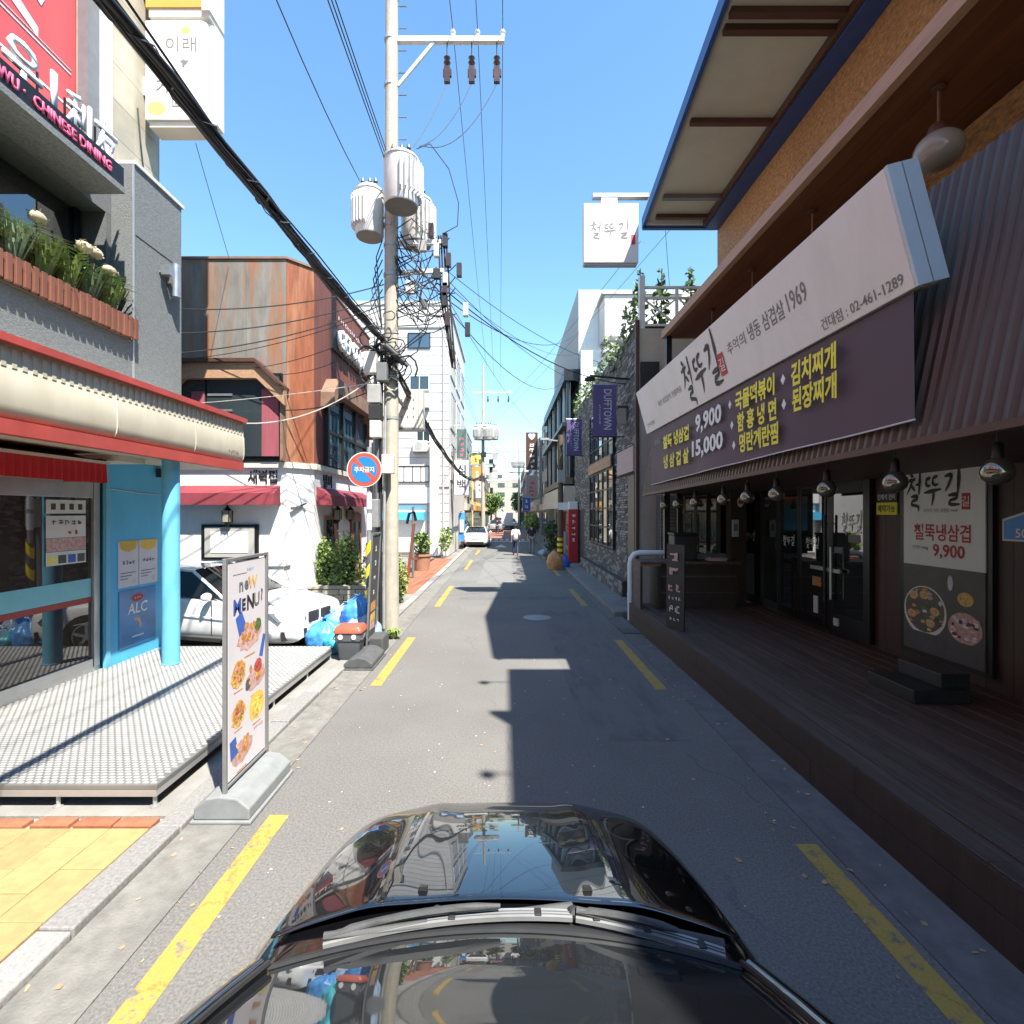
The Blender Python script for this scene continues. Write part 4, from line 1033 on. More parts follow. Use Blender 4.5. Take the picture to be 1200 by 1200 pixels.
def windows_on_y(parent, y, rows, frame='gray_steel', glass='window_glass', fr=.05, panes=2):
    """windows on a face y = const that faces -Y"""
    for x0, x1, z0, z1 in rows:
        m = MB(); d = -.06
        m.box((x0, y, z0), (x0 + fr, y + d, z1)); m.box((x1 - fr, y, z0), (x1, y + d, z1)); m.box((x0 + fr, y, z0), (x1 - fr, y + d, z0 + fr)); m.box((x0 + fr, y, z1 - fr), (x1 - fr, y + d, z1))
        for k in range(1, panes): xx = x0 + (x1 - x0) * k / panes; m.box((xx - .02, y, z0 + fr), (xx + .02, y + d * .9, z1 - fr))
        w = m.build('window', frame, parent)
        for k in range(panes):
            a = x0 + (x1 - x0) * k / panes + (fr if k == 0 else .022); b = x0 + (x1 - x0) * (k + 1) / panes - (fr if k == panes - 1 else .022)
            MB().box((a, y + d * .3, z0 + fr), (b, y + d * .5, z1 - fr)).build('pane', glass, w)
def block(name, label, x0, x1, y0, y1, h, mat, floors=3, side=1, shop='shop_green', sign=None, z_shop=3.2, glass='window_glass'):
    """a plain street building; side = +1 when its street front faces +X"""
    xf = x1 if side > 0 else x0
    t = thing(name, label, 'building', (xf, (y0 + y1) / 2, 0.0))
    MB().box((x0, y0, -.02), (x1, y1, h)).build('wall', mat, t)
    m = MB(); m.box((x0 - .05, y0 - .05, h + .001), (x1 + .05, y1 + .05, h + .25)); m.build('parapet', 'tile_ledge', t)
    m = MB()
    fh = (h - z_shop) / floors
    rows = []; n = max(2, int((y1 - y0) / 3.2))
    for f in range(floors):
        for k in range(n):
            a = y0 + (y1 - y0) * (k + .18) / n; b = y0 + (y1 - y0) * (k + .82) / n
            rows.append((a, b, z_shop + f * fh + fh * .3, z_shop + f * fh + fh * .82))
    windows_on_x(t, xf, side, rows, glass=glass)
    nx = max(1, int((x1 - x0) / 3.5)); rows = []
    for f in range(floors):
        for k in range(nx):
            a = x0 + (x1 - x0) * (k + .25) / nx; b = x0 + (x1 - x0) * (k + .72) / nx
            rows.append((a, b, z_shop + f * fh + fh * .32, z_shop + f * fh + fh * .8))
    windows_on_y(t, y0, rows, glass=glass)
    MB().box((xf, y0 + .3, z_shop - .55), (xf + .3 * side, y1 - .3, z_shop)).build('fascia', sign or 'tan_board', t)
    windows_on_x(t, xf, side, [(y0 + .5 + k * (y1 - y0 - 1) / n, y0 + .4 + (k + 1) * (y1 - y0 - 1) / n, .25, z_shop - .7) for k in range(n)], frame=shop)
    return t

# dark glazed house and the tall white one behind it, right side
gb = thing('glazed_house', 'two storey house with a dark projecting window box', 'building', (3.9, 34, 0))
MB().box((4.0, 27.2, -.02), (12, 42, 9.9)).build('wall', 'gray_plaster', gb)
MB().box((3.15, 27.4, 9.55), (4.3, 42, 10.15)).build('box_hood', 'black_metal', gb)
MB().box((3.15, 27.4, 4.0), (4.0, 42, 4.35)).build('box_sill', 'black_metal', gb)
MB().box((3.05, 27.4, 7.1), (4.0, 42, 7.3)).build('box_ledge', 'black_metal', gb)
for z0, z1 in ((4.36, 7.09), (7.31, 9.54)):
    for k in range(9): MB().box((3.3, 27.5 + k * 1.6, z0), (3.42, 27.66 + k * 1.6, z1)).build('fin', 'alu' if k % 2 else 'black_metal', gb)
    for k in range(9): MB().box((3.5, 27.67 + k * 1.6, z0), (3.53, 29.09 + k * 1.6, z1)).build('pane', 'blue_glass', gb)
MB().hexa([(3.0, 27.3, 2.7), (4.0, 27.3, 2.7), (4.0, 41, 2.7), (3.0, 41, 2.7), (3.15, 27.3, 3.9), (4.0, 27.3, 3.9), (4.0, 41, 3.9), (3.15, 41, 3.9)]).build('shop_fascia', 'tan_board', gb)
windows_on_x(gb, 4.0, -1, [(28, 31.2, .3, 2.6), (31.6, 35, .3, 2.6), (35.4, 40, .3, 2.6)], frame='tan_board')
windows_on_y(gb, 27.2, [(4.2, 5.2, 5, 6.6)], frame='black_metal')
wb = thing('white_tower_house', 'tall plain white rendered house above the dark window box', 'building', (4.5, 35, 0))
MB().box((4.05, 27.9, 9.92), (12, 41.5, 14.6)).build('wall', 'paint_white_wall', wb)
MB().box((3.98, 27.85, 9.95), (4.04, 41.5, 14.65)).build('front_panel', 'gray_plaster', wb)  # shade on the white house's street side, put into the colour as gray
MB().box((5.1, 26.2, 10.7), (9, 27.84, 10.9)).build('balcony_slab', 'paint_white_wall', wb); MB().box((5.1, 26.2, 11.5), (9, 27.84, 13.6)).build('stair_room', 'tile_white', wb)
MB().box((4.95, 26.1, 13.62), (9.1, 27.84, 13.8)).build('stair_roof', 'gray_plaster', wb); MB().box((3.99, 26.9, -.02), (9, 27.15, 11)).build('screen_wall', 'paint_white_wall', wb)
block('street_house', 'narrow house with red roof edge beyond the dark window box', 3.6, 12, 42.5, 50, 10.5, 'beige_plaster', 3, -1, sign='tan_board')
block('street_house', 'gray house behind the brown heart sign', 3.4, 12, 50.5, 62, 9.6, 'gray_plaster', 3, -1)
block('street_house', 'pale house on the shaded side before the far crossing', 3.6, 12, 64, 78, 11.5, 'tile_white', 4, -1)
block('street_house', 'low brown brick house far down the shaded side', 3.3, 12, 79, 94, 8.5, 'brick_red', 2, -1)
block('street_house', 'farthest pale house on the shaded side', 3.6, 12, 95, 118, 10.8, 'beige_plaster', 3, -1)
def hang_sign(name, label, x0, x1, y, z0, z1, mat, text=None, tmat='ink_white', vertical=True, post_x=None, th=.22, edge='alu', tw=.55, group=None):
    t = thing(name, label, 'sign', ((x0 + x1) / 2, y, z0), group=group)
    MB().box((x0, y, z0), (x1, y + th, z1)).build('box', edge, t)
    MB().box((x0 + .04, y - .012, z0 + .04), (x1 - .04, y - .001, z1 - .04)).build('face', mat, t)
    if post_x is not None:
        a, b = sorted((post_x, x1 if post_x > x1 else x0))
        for z in (z0 + .2 * (z1 - z0), z0 + .8 * (z1 - z0)): MB().box((a, y + .06, z), (b, y + .12, z + .06)).build('bracket', 'gray_steel', t)
    if isinstance(text, int): scribble(t, ((x0 + x1) / 2, y - .012, (z0 + z1) / 2 - (.12 * (z1 - z0) if text > 3 else 0)), (1, 0, 0), UP, (x1 - x0) * tw, (z1 - z0) * .72, text, tmat, vertical=True)
    elif text:
        n = len(text)
        for k, chh in enumerate(text):
            if chh == ' ': continue
            hz = (z1 - z0) / (n + .4)
            lettering(chh, t, ((x0 + x1) / 2, y - .012, z1 - hz * (k + .7)), (1, 0, 0), UP, min(hz * .72, (x1 - x0) * tw), tmat, bold=.02)
    return t
hb = hang_sign('vertical_sign', 'brown vertical sign with a white heart over the shaded side', 2.0, 3.2, 50, 6.6, 10.3, 'brown_steel', 5, 'ink_white', post_x=3.4)
lettering('♥', hb, (2.6, 49.988, 9.85), (1, 0, 0), UP, .62, 'ink_white')
hang_sign('vertical_sign', 'faded pink vertical sign below the heart sign', 2.0, 3.2, 50, 3.9, 6.1, 'pink_board', 4, 'ink_red', post_x=3.4)
hang_sign('vertical_sign', 'white vertical sign just behind the heart sign', 2.2, 3.3, 55, 7.0, 10.5, 'sign_white', 2, 'ink_blue', post_x=3.4)
hang_sign('vertical_sign', 'small blue vertical sign far down on the shaded side', 1.9, 2.8, 56, 2.6, 4.2, 'ink_blue', 2, 'ink_white', post_x=3.4)
# things on the right pavement
t = thing('red_totem', 'tall red standing sign post by the slate wall', 'sign', (3.2, 24.2, .1))
MB().box((2.98, 24.0, .112), (3.42, 24.5, 2.62)).build('panel', 'red_totem', t, bevel=.02); MB().box((3.0, 24.02, 2.622), (3.40, 24.48, 3.0)).build('cap', 'sign_white', t, bevel=.02)
scribble(t, (3.2, 24.0, 1.75), (1, 0, 0), UP, .24, 1.4, 5, 'ink_white', vertical=True)
t = thing('gray_kiosk_box', 'pale gray box with a red upper half next to the totem', 'box', (2.8, 25.2, .1))
MB().box((2.72, 25.0, .112), (2.96, 25.5, 1.55)).build('lower_box', 'sign_edge', t, bevel=.02); MB().box((2.72, 25.0, 1.552), (2.96, 25.5, 2.5)).build('upper_box', 'red_totem', t, bevel=.02)
def bag(name, label, x, y, z, rx, ry, h, mat, knot=True, group=None, seed=0):
    """a slumped plastic sack: folds that gather towards the tied neck"""
    rnd = random.Random(seed); t = thing(name, label, 'rubbish bag', (x, y, z), group=group)
    ph = [rnd.uniform(0, 6.28) for _ in range(9)]; n, k = 40, 16; vs = []
    lean = Vector((rnd.uniform(-.25, .25) * rx, rnd.uniform(-.25, .25) * ry, 0))
    for i in range(k + 1):
        a = i / k
        r = (.86 + .5 * a) if a < .25 else 1.0 - max(0, (a - .5) / .5) ** 1.5 * .88
        r = min(r, 1.0)
        for j in range(n):
            b = 2 * math.pi * j / n
            lump = 1 + .14 * math.sin(2 * b + ph[0] + 2.2 * a) + .09 * math.sin(4 * b + ph[1] - 3 * a) * math.sin(3 * a + ph[2])
            fold = 1 - (.05 + .20 * a * a) * abs(math.sin(5.5 * b + ph[3] + 1.5 * math.sin(3 * a + ph[4]))) - .05 * a * abs(math.sin(11 * b + ph[5]))
            w = r * lump * fold * (1 + rnd.uniform(-.025, .025))
            zz = h * (a ** .9) * (.88 + .10 * math.sin(2 * b + ph[6]) * (1 - abs(2 * a - 1))) + (h * .05 * math.sin(3 * b + ph[7]) * math.sin(math.pi * a))
            vs.append((x + rx * w * math.cos(b) + lean.x * a * a, y + ry * w * math.sin(b) + lean.y * a * a, z + max(0.002, zz)))
    fs = [(i * n + j, i * n + (j + 1) % n, (i + 1) * n + (j + 1) % n, (i + 1) * n + j) for i in range(k) for j in range(n)]
    fs += [tuple(range(n - 1, -1, -1)), tuple(k * n + j for j in range(n))]
    m = MB(); m.add(vs, fs); m.build('sack', mat, t, smooth=75)
    if knot:
        m = MB(); c = Vector((x, y, z + h * .86)) + lean
        for q in range(3):
            a = rnd.uniform(0, 6.28); d = Vector((math.cos(a), math.sin(a), .5)) * .09; e = Vector((-math.sin(a), math.cos(a), 0)) * .05
            m.add([c - e * .4, c + e * .4, c + d + e, c + d * 1.15, c + d - e, c + d * .5 + Vector((0, 0, .03))], [(0, 1, 5), (1, 2, 5), (2, 3, 5), (3, 4, 5), (4, 0, 5)])
        m.ball(tuple(c), .035, 8, 6); m.build('knot', mat, t)
    return t
bag('rubbish_bag', 'orange tied rubbish bag at the foot of the hazard striped pole', 2.22, 22.4, .006, .36, .32, .95, 'bag_orange', seed=3)
bag('rubbish_bag', 'small blue bag beside the orange one', 2.62, 22.3, .11, .2, .2, .6, 'ink_blue', seed=4)
bag('rubbish_bag', 'dark heap of bags farther along the shaded kerb', 2.5, 27.5, .11, .55, .5, .6, 'bin_gray', seed=5)
bag('rubbish_bag', 'pale bag lying on the shaded kerb', 2.25, 29.2, .006, .4, .3, .45, 'bag_pale', seed=6)
plant('potted_shrub', 'dark green shrub beside the striped pole on the shaded side', 'plant', [('leaf_dark', [((2.35, 26, 1.3), (.42, .42, .9), 260, .12, 'ball')])], [[(2.35, 26, .1), (2.35, 26, 1.3)]])
plant('street_shrub', 'light green bush hanging over the far shaded pavement', 'plant', [('leaf_light', [((2.1, 41, 1.8), (.7, .7, .7), 240, .15, 'ball')]), ('leaf_mid', [((2.2, 41, 1.4), (.6, .6, .6), 110, .15, 'ball')])], [[(2.1, 41, .1), (2.0, 41, 1.6)]])
# ------------------------------------------------------------------ left: blue corner shop below, gray rendered restaurant above
YL, UPZ = (0, 1, 0), (0, 0, 1)             # reading direction on walls that face +X
cs = thing('corner_shop', 'blue painted corner shop with aluminium glass front and cream gutter roof', 'shop', (-5.9, 7, 0.2))
# a hollow shop: back, floor, ceiling
MB().box((-11, -8, -.02), (-10.9, 8.7, 4.0)).build('back_wall', 'beige_plaster', cs)
MB().box((-10.89, 8.5, -.02), (-5.95, 8.7, 4.0)).build('side_wall', 'store_blue', cs)
MB().box((-10.89, -8, -.02), (-5.95, 8.49, .2)).build('shop_floor', 'concrete', cs)
MB().box((-10.89, -8, 3.55), (-5.95, 8.49, 4.0)).build('shop_ceiling', 'gray_plaster', cs)
MB().box((-5.95, 7.50, .2), (-5.80, 8.7, 3.95)).build('blue_wall', 'store_blue', cs)
MB().box((-5.83, 7.42, .2), (-5.78, 7.50, 3.95)).build('blue_return', 'store_blue_light', cs)
MB().box((-5.95, -8, 2.92), (-5.82, 7.41, 3.95)).build('upper_wall', 'beige_stone', cs)
MB().box((-5.95, -8, .2), (-5.86, 7.41, .30)).build('threshold', 'alu', cs)
# window frames and glass
fr = MB()
for y in (7.33, 5.25, 3.2, 1.1): fr.box((-5.93, y - .05, .30), (-5.84, y + .05, 2.918))
for a, b in ((5.31, 7.27), (3.26, 5.19), (1.16, 3.14)):
    fr.box((-5.92, a, .30), (-5.85, b, .42)); fr.box((-5.92, a, 2.70), (-5.85, b, 2.918))
sf = fr.build('glass_front', 'alu', cs, bevel=.004)
for k, (a, b) in enumerate(((5.302, 7.278), (3.252, 5.198), (1.152, 3.148))):
    MB().box((-5.895, a + .01, .422), (-5.885, b - .01, 2.698)).build('pane', 'shop_glass', sf)
    MB().box((-5.882, a + .01, 1.30), (-5.876, b - .01, 1.56)).build('turquoise_band', 'band_turquoise', sf)
    MB().box((-5.882, a + .01, 1.22), (-5.876, b - .01, 1.295)).build('red_band', 'red_paint', sf)
po = thing('window_posters', 'column of small posters stuck inside the shop glass', 'poster', (-5.87, 6.9, 2.2))
for z0, z1, mt in ((2.48, 2.66, 'paper_gold'), (2.16, 2.45, 'paper_white'), (1.98, 2.155, 'food_pink'), (1.80, 1.975, 'paper_white')):
    MB().box((-5.878, 6.55, z0), (-5.874, 7.17, z1)).build('sheet', 'paper_white' if mt != 'food_pink' else mt, po)
for k in range(4): MB().box((-5.873, 6.62 + k * .14, 2.53), (-5.871, 6.69 + k * .14, 2.61)).build('print', 'leaf_dark', po)
scribble(po, (-5.873, 6.86, 2.36), YL, UPZ, .5, .1, 5, 'ink_black')
scribble(po, (-5.873, 6.95, 2.23), YL, UPZ, .2, .1, 2, 'ink_red')
for k in range(4): MB().box((-5.873, 6.58 + k * .15, 1.82), (-5.871, 6.70 + k * .15, 1.93)).build('print', ('stain_yellow', 'dark_print', 'ink_blue', 'dark_print')[k], po)
MB().box((-5.95, -8, .31), (-5.86, 1.04, 2.918)).build('blue_wall', 'store_blue', cs)
# awning
aw = thing('red_awning', 'red fluted awning over the shop glass', 'awning', (-5.8, 5, 3.0))
MB().hexa([(-5.82, -4, 3.22), (-5.28, -4, 3.10), (-5.28, 6.78, 3.10), (-5.82, 6.78, 3.22), (-5.82, -4, 3.30), (-5.28, -4, 3.15), (-5.28, 6.78, 3.15), (-5.82, 6.78, 3.30)]).build('awning_top', 'awning_red', aw)
m = MB(); vs = []; y = -4.0; k = 0
while y < 6.78:
    vs += [(-5.27 + (.028 if k % 2 else 0), y, 2.88), (-5.27 + (.012 if k % 2 else 0), y, 3.13)]; y += .05; k += 1
m.add(vs, [(2 * i, 2 * i + 2, 2 * i + 3, 2 * i + 1) for i in range(len(vs) // 2 - 1)]); m.build('valance', 'awning_red', aw)
MB().box((-5.8, 6.72, 2.9), (-5.28, 6.78, 3.2)).build('awning_end', 'awning_red', aw)
MB().box((-5.30, -4, 3.13), (-5.24, 6.80, 3.165)).build('front_rail', 'sign_cream', aw)
# cream gutter roof with red bands
rf = thing('gutter_roof', 'cream rounded eave with red bands running over the shop front', 'roof', (-4.9, 5, 3.3))
YE = 9.35
def barrel(a):  # profile of the bulging cream sheet
    return [(-4.86, 3.40), (-4.815, 3.42), (-4.785, 3.47), (-4.772, 3.54), (-4.77, 3.64), (-4.775, 3.84), (-4.79, 3.87), (-4.795, 4.12)]
pr = barrel(0)
m = MB(); n = len(pr)
for (y0, y1) in ((-8, -3), (-3, .2), (.2, 2.6), (2.6, 4.7), (4.7, 6.3), (6.3, 7.9), (7.9, YE)):
    m = MB(); m.add([(x, y0 + .004, z) for x, z in pr] + [(x, y1 - .004, z) for x, z in pr], [(i, i + 1, n + i + 1, n + i) for i in range(n - 1)])
    m.build('gutter_sheet', 'cream_metal', rf, smooth=40)
    m = MB(); m.tube([(x + .001, y1, z) for x, z in pr[1:]], .010, 6); m.build('joint_strip', 'cream_metal', rf)
m = MB(); y = -7.9
while y < YE - .05: m.box((-4.80, y, 3.90), (-4.784, y + .05, 4.09)); y += .11
m.build('rib_row', 'cream_metal', rf, kind='stuff')
MB().box((-5.0, -8, 4.122), (-4.72, YE + .03, 4.20)).build('red_band', 'red_paint', rf)
MB().hexa([(-5.9, -8, 4.2), (-4.72, -8, 4.2), (-4.72, YE + .03, 4.2), (-5.9, YE + .03, 4.2), (-5.9, -8, 4.42), (-5.0, -8, 4.25), (-5.0, YE + .03, 4.25), (-5.9, YE + .03, 4.42)]).build('roof_sheet', 'tile_ledge', rf)
MB().box((-4.88, -8, 3.25), (-4.77, YE, 3.395)).build('red_band', 'red_paint', rf)
MB().box((-6.2, -8, 3.27), (-4.885, YE, 3.33)).build('underside', 'beige_plaster', rf)
MB().box((-6.2, 8.71, 3.335), (-4.82, YE, 4.11)).build('end_block', 'cream_metal', rf)
scribble(rf, (-4.772, 9.0, 3.56), YL, UPZ, .34, .08, 5, 'ink_black')
MB().box((-6.0, 6.9, 3.19), (-5.2, 7.4, 3.268)).build('lamp_box', 'sign_cream', rf)
c = thing('blue_column', 'round light blue column standing on the steel platform', 'column', (-5.0, 7.66, .235))
MB().lathe([(.125, .236), (.125, .25), (.118, .255), (.118, 3.265)], (-5.0, 7.66, 0), 28).build('shaft', 'store_blue_light', c, smooth=40)
t = thing('wall_cable', 'thin white cable clipped across the top of the blue wall', 'cable', (-5.79, 8, 2.8))
MB().tube([(-5.79, 7.52, 2.84), (-5.79, 8.1, 2.80), (-5.79, 8.68, 2.78), (-5.4, 8.2, 2.86), (-5.09, 7.75, 2.78)], .007, 5).build('cable_run', 'cable_white', t)
MB().box((-5.80, 8.5, 3.08), (-5.72, 8.62, 3.22)).build('clip_box', 'black_plastic', t)
# posters on the blue wall
for i, (y0, lb) in enumerate(((7.66, 'left one of two white and yellow posters on the blue wall'), (8.10, 'right one of two white and yellow posters on the blue wall'))):
    t = thing('notice_poster', lb, 'poster', (-5.79, y0 + .2, 1.7), group='twin posters on the blue wall')
    MB().box((-5.798, y0, 1.35), (-5.788, y0 + .42, 2.06)).build('sheet', 'paper_lilac', t)
    m = MB(); pts = [(-5.7865, y0 + .005, 2.055), (-5.7865, y0 + .415, 2.055), (-5.7865, y0 + .36, 1.93), (-5.7865, y0 + .21, 1.88), (-5.7865, y0 + .06, 1.93)]
    m.add(pts, [(0, 1, 2, 3, 4)]); m.build('yellow_print', 'paper_gold', t)
    scribble(t, (-5.788, y0 + .21, 1.73), YL, UPZ, .28, .1, 4, 'ink_black')
    for k in range(3): MB().box((-5.7875, y0 + .04, 1.56 - k * .045), (-5.7865, y0 + .36 - .08 * k, 1.575 - k * .045)).build('text_line', 'ink_gray', t)
    disc(t, -5.787, y0 + .32, 1.43, .05, .05, 'panel_cream', 'seal', ax=.001)
t = thing('drink_poster', 'blue drink poster lettered ALC low on the blue wall', 'poster', (-5.79, 8.05, .9))
MB().box((-5.798, 7.68, .42), (-5.789, 8.48, 1.30)).build('sheet', 'poster_blue', t)
lettering('ALC', t, (-5.789, 8.06, 1.0), YL, UPZ, .17, 'ink_white', w=.44, bold=.02, shear=.1)
disc(t, -5.788, 8.06, 1.16, .13, .06, 'ink_red', 'badge', ax=.001); scribble(t, (-5.787, 8.06, 1.16), YL, UPZ, .16, .05, 3, 'ink_white')
MB().add([(-5.787, 8.0, .86), (-5.787, 8.12, .82), (-5.787, 8.16, .68), (-5.787, 8.11, .66), (-5.787, 8.08, .78), (-5.787, 7.98, .82)], [(0, 1, 2, 3, 4, 5)]).build('swoosh', 'food_pink', t)
MB().box((-5.7885, 7.95, .55), (-5.7875, 8.2, .57)).build('text_line', 'paper_white', t)
# inside the shop: counter, shelf and a yellow mascot-free balloon shape
t = thing('shop_counter', 'white counter block seen dimly through the shop glass', 'counter', (-8, 5.6, .2))
MB().box((-8.6, 4.5, .201), (-7.6, 7.2, 1.1)).build('counter_body', 'sign_white', t); MB().box((-8.65, 4.45, 1.1), (-7.55, 7.25, 1.16)).build('counter_top', 'osb', t)

# upper gray building
gr = thing('gray_restaurant', 'gray rendered restaurant with recessed windows above the blue shop', 'building', (-5.9, 5, 4.2))
XF, ZT2 = -5.92, 8.05
MB().box((XF - .35, 8.15, 4.0), (XF, 9.36, ZT2)).build('end_wall', 'gray_render', gr)
MB().box((XF - .001, 8.13, 4.0), (XF + .012, 8.16, ZT2)).build('wall_edge', 'alu', gr)
MB().box((XF - .35, -8, 4.0), (XF, 8.13, 5.20)).build('sill_wall', 'gray_render', gr)
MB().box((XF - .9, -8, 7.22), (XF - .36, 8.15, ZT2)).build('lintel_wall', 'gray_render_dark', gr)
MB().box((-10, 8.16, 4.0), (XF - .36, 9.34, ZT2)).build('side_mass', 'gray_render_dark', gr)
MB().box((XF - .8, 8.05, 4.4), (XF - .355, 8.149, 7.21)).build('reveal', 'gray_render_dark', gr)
MB().box((XF - .9, -8, 4.4), (XF - .8, 8.04, 7.21)).build('inner_wall', 'black_metal', gr)
m = MB()
for y in (7.95, 6.6, 5.2, 3.8, 2.4): m.box((XF - .8, y - .05, 5.2), (XF - .72, y + .05, 7.2))
m.box((XF - .8, -2, 5.2), (XF - .72, 8, 5.3)); wf = m.build('window_frame', 'black_metal', gr)
for a, b in ((6.651, 7.899), (5.251, 6.549), (3.851, 5.149), (2.451, 3.749)): MB().box((XF - .79, a, 5.301), (XF - .77, b, 7.19)).build('pane', 'dark_glass', wf)
MB().box((XF - .36, 8.16, ZT2 + .001), (XF + .03, 9.40, ZT2 + .06)).build('coping', 'sign_cream', gr)
MB().box((XF - .02, 8.2, 6.93), (XF + .006, 9.355, 6.945)).build('joint_line', 'slate_joint', gr)
# sign beam
sb = thing('restaurant_sign', 'black sign beam with white upright letters and red English line', 'sign', (-5.7, 5, 7.3))
MB().box((-6.70, -6, 7.23), (-5.65, 7.62, 7.315)).build('beam_base', 'gray_render', sb)
MB().box((-6.25, -6, 7.317), (-5.66, 7.60, 7.60)).build('beam', 'black_metal', sb)
lettering('CHINESE DINING', sb, (-5.66, 6.74, 7.445), YL, UPZ, .15, 'ink_pink', w=1.22, bold=.03, depth=.015)
lettering('WU ·', sb, (-5.66, 5.86, 7.445), YL, UPZ, .15, 'ink_pink', w=.34, bold=.03, depth=.015)
for chh, y, w in (('우', 6.14, .50), ('ㅣ', 6.56, .08), ('利', 6.95, .40), ('友', 7.42, .44)):
    lettering(chh, sb, (-5.80, y, 7.86), YL, UPZ, .56, 'ink_white', w=w, bold=.02, depth=.03, name='raised_letter')
for y in (5.9, 6.4, 6.8, 7.3): MB().bar((-5.85, y, 7.602), (-5.85, y, 8.0), .02, .02).build('letter_post', 'black_metal', sb)
# beige stone block set back, red poster window, white edge
bw = thing('beige_stone_building', 'beige stone faced upper storeys behind the sign letters', 'building', (-6.5, 6, 8))
MB().box((-12, 7.92, ZT2 + .07), (-6.5, 9.55, 14)).build('wall', 'beige_stone', bw)
MB().box((-12, -8, ZT2 + .07), (-6.75, 7.915, 14)).build('rear_wall', 'beige_stone', bw)
for k in range(10):
    z = ZT2 + .10 + k * .60
    for a, b in ((8.36, 8.95), (8.955, 9.545)): MB().box((-6.499, a + .004, z), (-6.475, b - .004, z + .592)).build('stone_panel', 'beige_stone', bw)
MB().box((-6.50, 8.14, ZT2 + .07), (-6.40, 8.35, 14)).build('white_pilaster', 'sign_white', bw)
MB().box((-6.60, 7.903, ZT2 + .21), (-6.44, 8.13, 14)).build('gray_frame', 'gray_steel', bw)
MB().box((-6.72, -8, ZT2 + .062), (-6.40, 7.91, ZT2 + .2)).build('sill', 'paint_white_wall', bw)
MB().box((-12, 9.551, ZT2), (-6.55, 9.70, 12.6)).build('end_return', 'gray_plaster', bw)
MB().tube([(-6.46, 9.0, 9.6), (-6.44, 9.05, 9.0), (-6.45, 9.15, 8.5), (-6.45, 9.1, 8.15)], .012, 5).build('loose_cable', 'cable_black', bw)
rb = thing('red_window_board', 'large red window board with white stripes above the sign', 'board', (-6.6, 3, 9))
MB().box((-6.70, -6, 8.26), (-6.62, 7.90, 13)).build('board', 'red_board', rb)
for z, h in ((8.62, .03), (9.15, .02), (9.22, .008)): MB().box((-6.618, -6, z), (-6.612, 7.8, z + h)).build('pin_stripe', 'ink_white', rb)
MB().prism([(-6.618, 6.2, 9.86), (-6.618, 7.25, 9.36), (-6.618, 7.25, 9.22), (-6.618, 6.2, 9.62)], (.006, 0, 0)).build('white_stroke', 'ink_white', rb)
MB().prism([(-6.618, 6.9, 10.1), (-6.618, 7.35, 9.85), (-6.618, 7.3, 9.72), (-6.618, 6.9, 9.9)], (.006, 0, 0)).build('white_stroke', 'ink_white', rb)
# wall light on the gray wall
t = thing('wall_light', 'steel tube wall light on the gray end wall', 'wall light', (-5.9, 9.0, 6.5))
MB().lathe([(.075, 6.28), (.075, 6.85)], (-5.80, 9.02, 0), 18).build('tube', 'steel', t, smooth=40)
MB().box((-5.919, 8.95, 6.5), (-5.85, 9.08, 6.65)).build('bracket', 'steel', t); MB().box((-5.86, 8.72, 6.55), (-5.72, 8.82, 6.72)).build('sensor', 'steel', t)
MB().box((-5.919, 8.75, 6.6), (-5.86, 9.0, 6.64)).build('arm', 'steel', t)
# planter box with slats, grasses and dry plumes
pb = thing('slat_planter', 'window planter faced with reddish brown wooden slats', 'planter', (-5.85, 6, 5.2))
MB().box((-6.25, -2, 5.205), (-5.86, 8.02, 5.40)).build('trough', 'stem_brown', pb)
k = 0; y = 3.2; first = None
while y < 8.05:
    z1 = 5.53 + random.uniform(-.012, .012)
    if first is None: first = MB().box((-5.855, y, 5.21), (-5.80, y + .075, 5.53)).build('slat', 'wood_slat', pb, bevel=.005); y0 = y
    else:
        c = first.copy(); COL.objects.link(c); c.parent = pb; c.location = (0, y - y0, random.uniform(-.01, .01)); y = y
    y += .115
def tuft(name, label, x, y, z, n, ln, mat, group, plumes=0, spread=(.35, .9)):
    t = thing(name, label, 'plant', (x, y, z), group=group)
    m = MB()
    for _ in range(n):
        a = random.uniform(0, 6.28); l = ln * random.uniform(.6, 1.2); s = random.uniform(*spread); w = .016
        d = Vector((math.cos(a), math.sin(a), 0)); sd = Vector((-d.y, d.x, 0)) * w
        p0 = Vector((x, y, z)) + d * .04; p1 = p0 + d * l * s * .5 + Vector((0, 0, l * .75)); p2 = p0 + d * l * s * 1.0 + Vector((0, 0, l * (.95 - .5 * s)))
        m.add([p0 - sd, p0 + sd, p1 + sd, p1 - sd, p2], [(0, 1, 2, 3), (3, 2, 4)])
    m.build('blades', mat, t, kind='stuff')
    for k in range(plumes):
        px, py = x + random.uniform(-.08, .12), y + random.uniform(-.15, .15); h = random.uniform(.72, .95); lx, ly = random.uniform(0, .12), random.uniform(-.2, .2)
        MB().tube([(px, py, z), (px + lx, py + ly, z + h)], .006, 5).build('stalk', 'stem_brown', t)
        m = MB(); m.ball((px + lx, py + ly, z + h + .02), .1, 10, 7, (.85, 1.2, .8)); leaf_cloud(m, (px + lx, py + ly, z + h + .02), (.10, .14, .10), 60, .025)
        m.build('plume', 'plume', t, smooth=60)
    return t
gp = 'grasses in the slat planter'
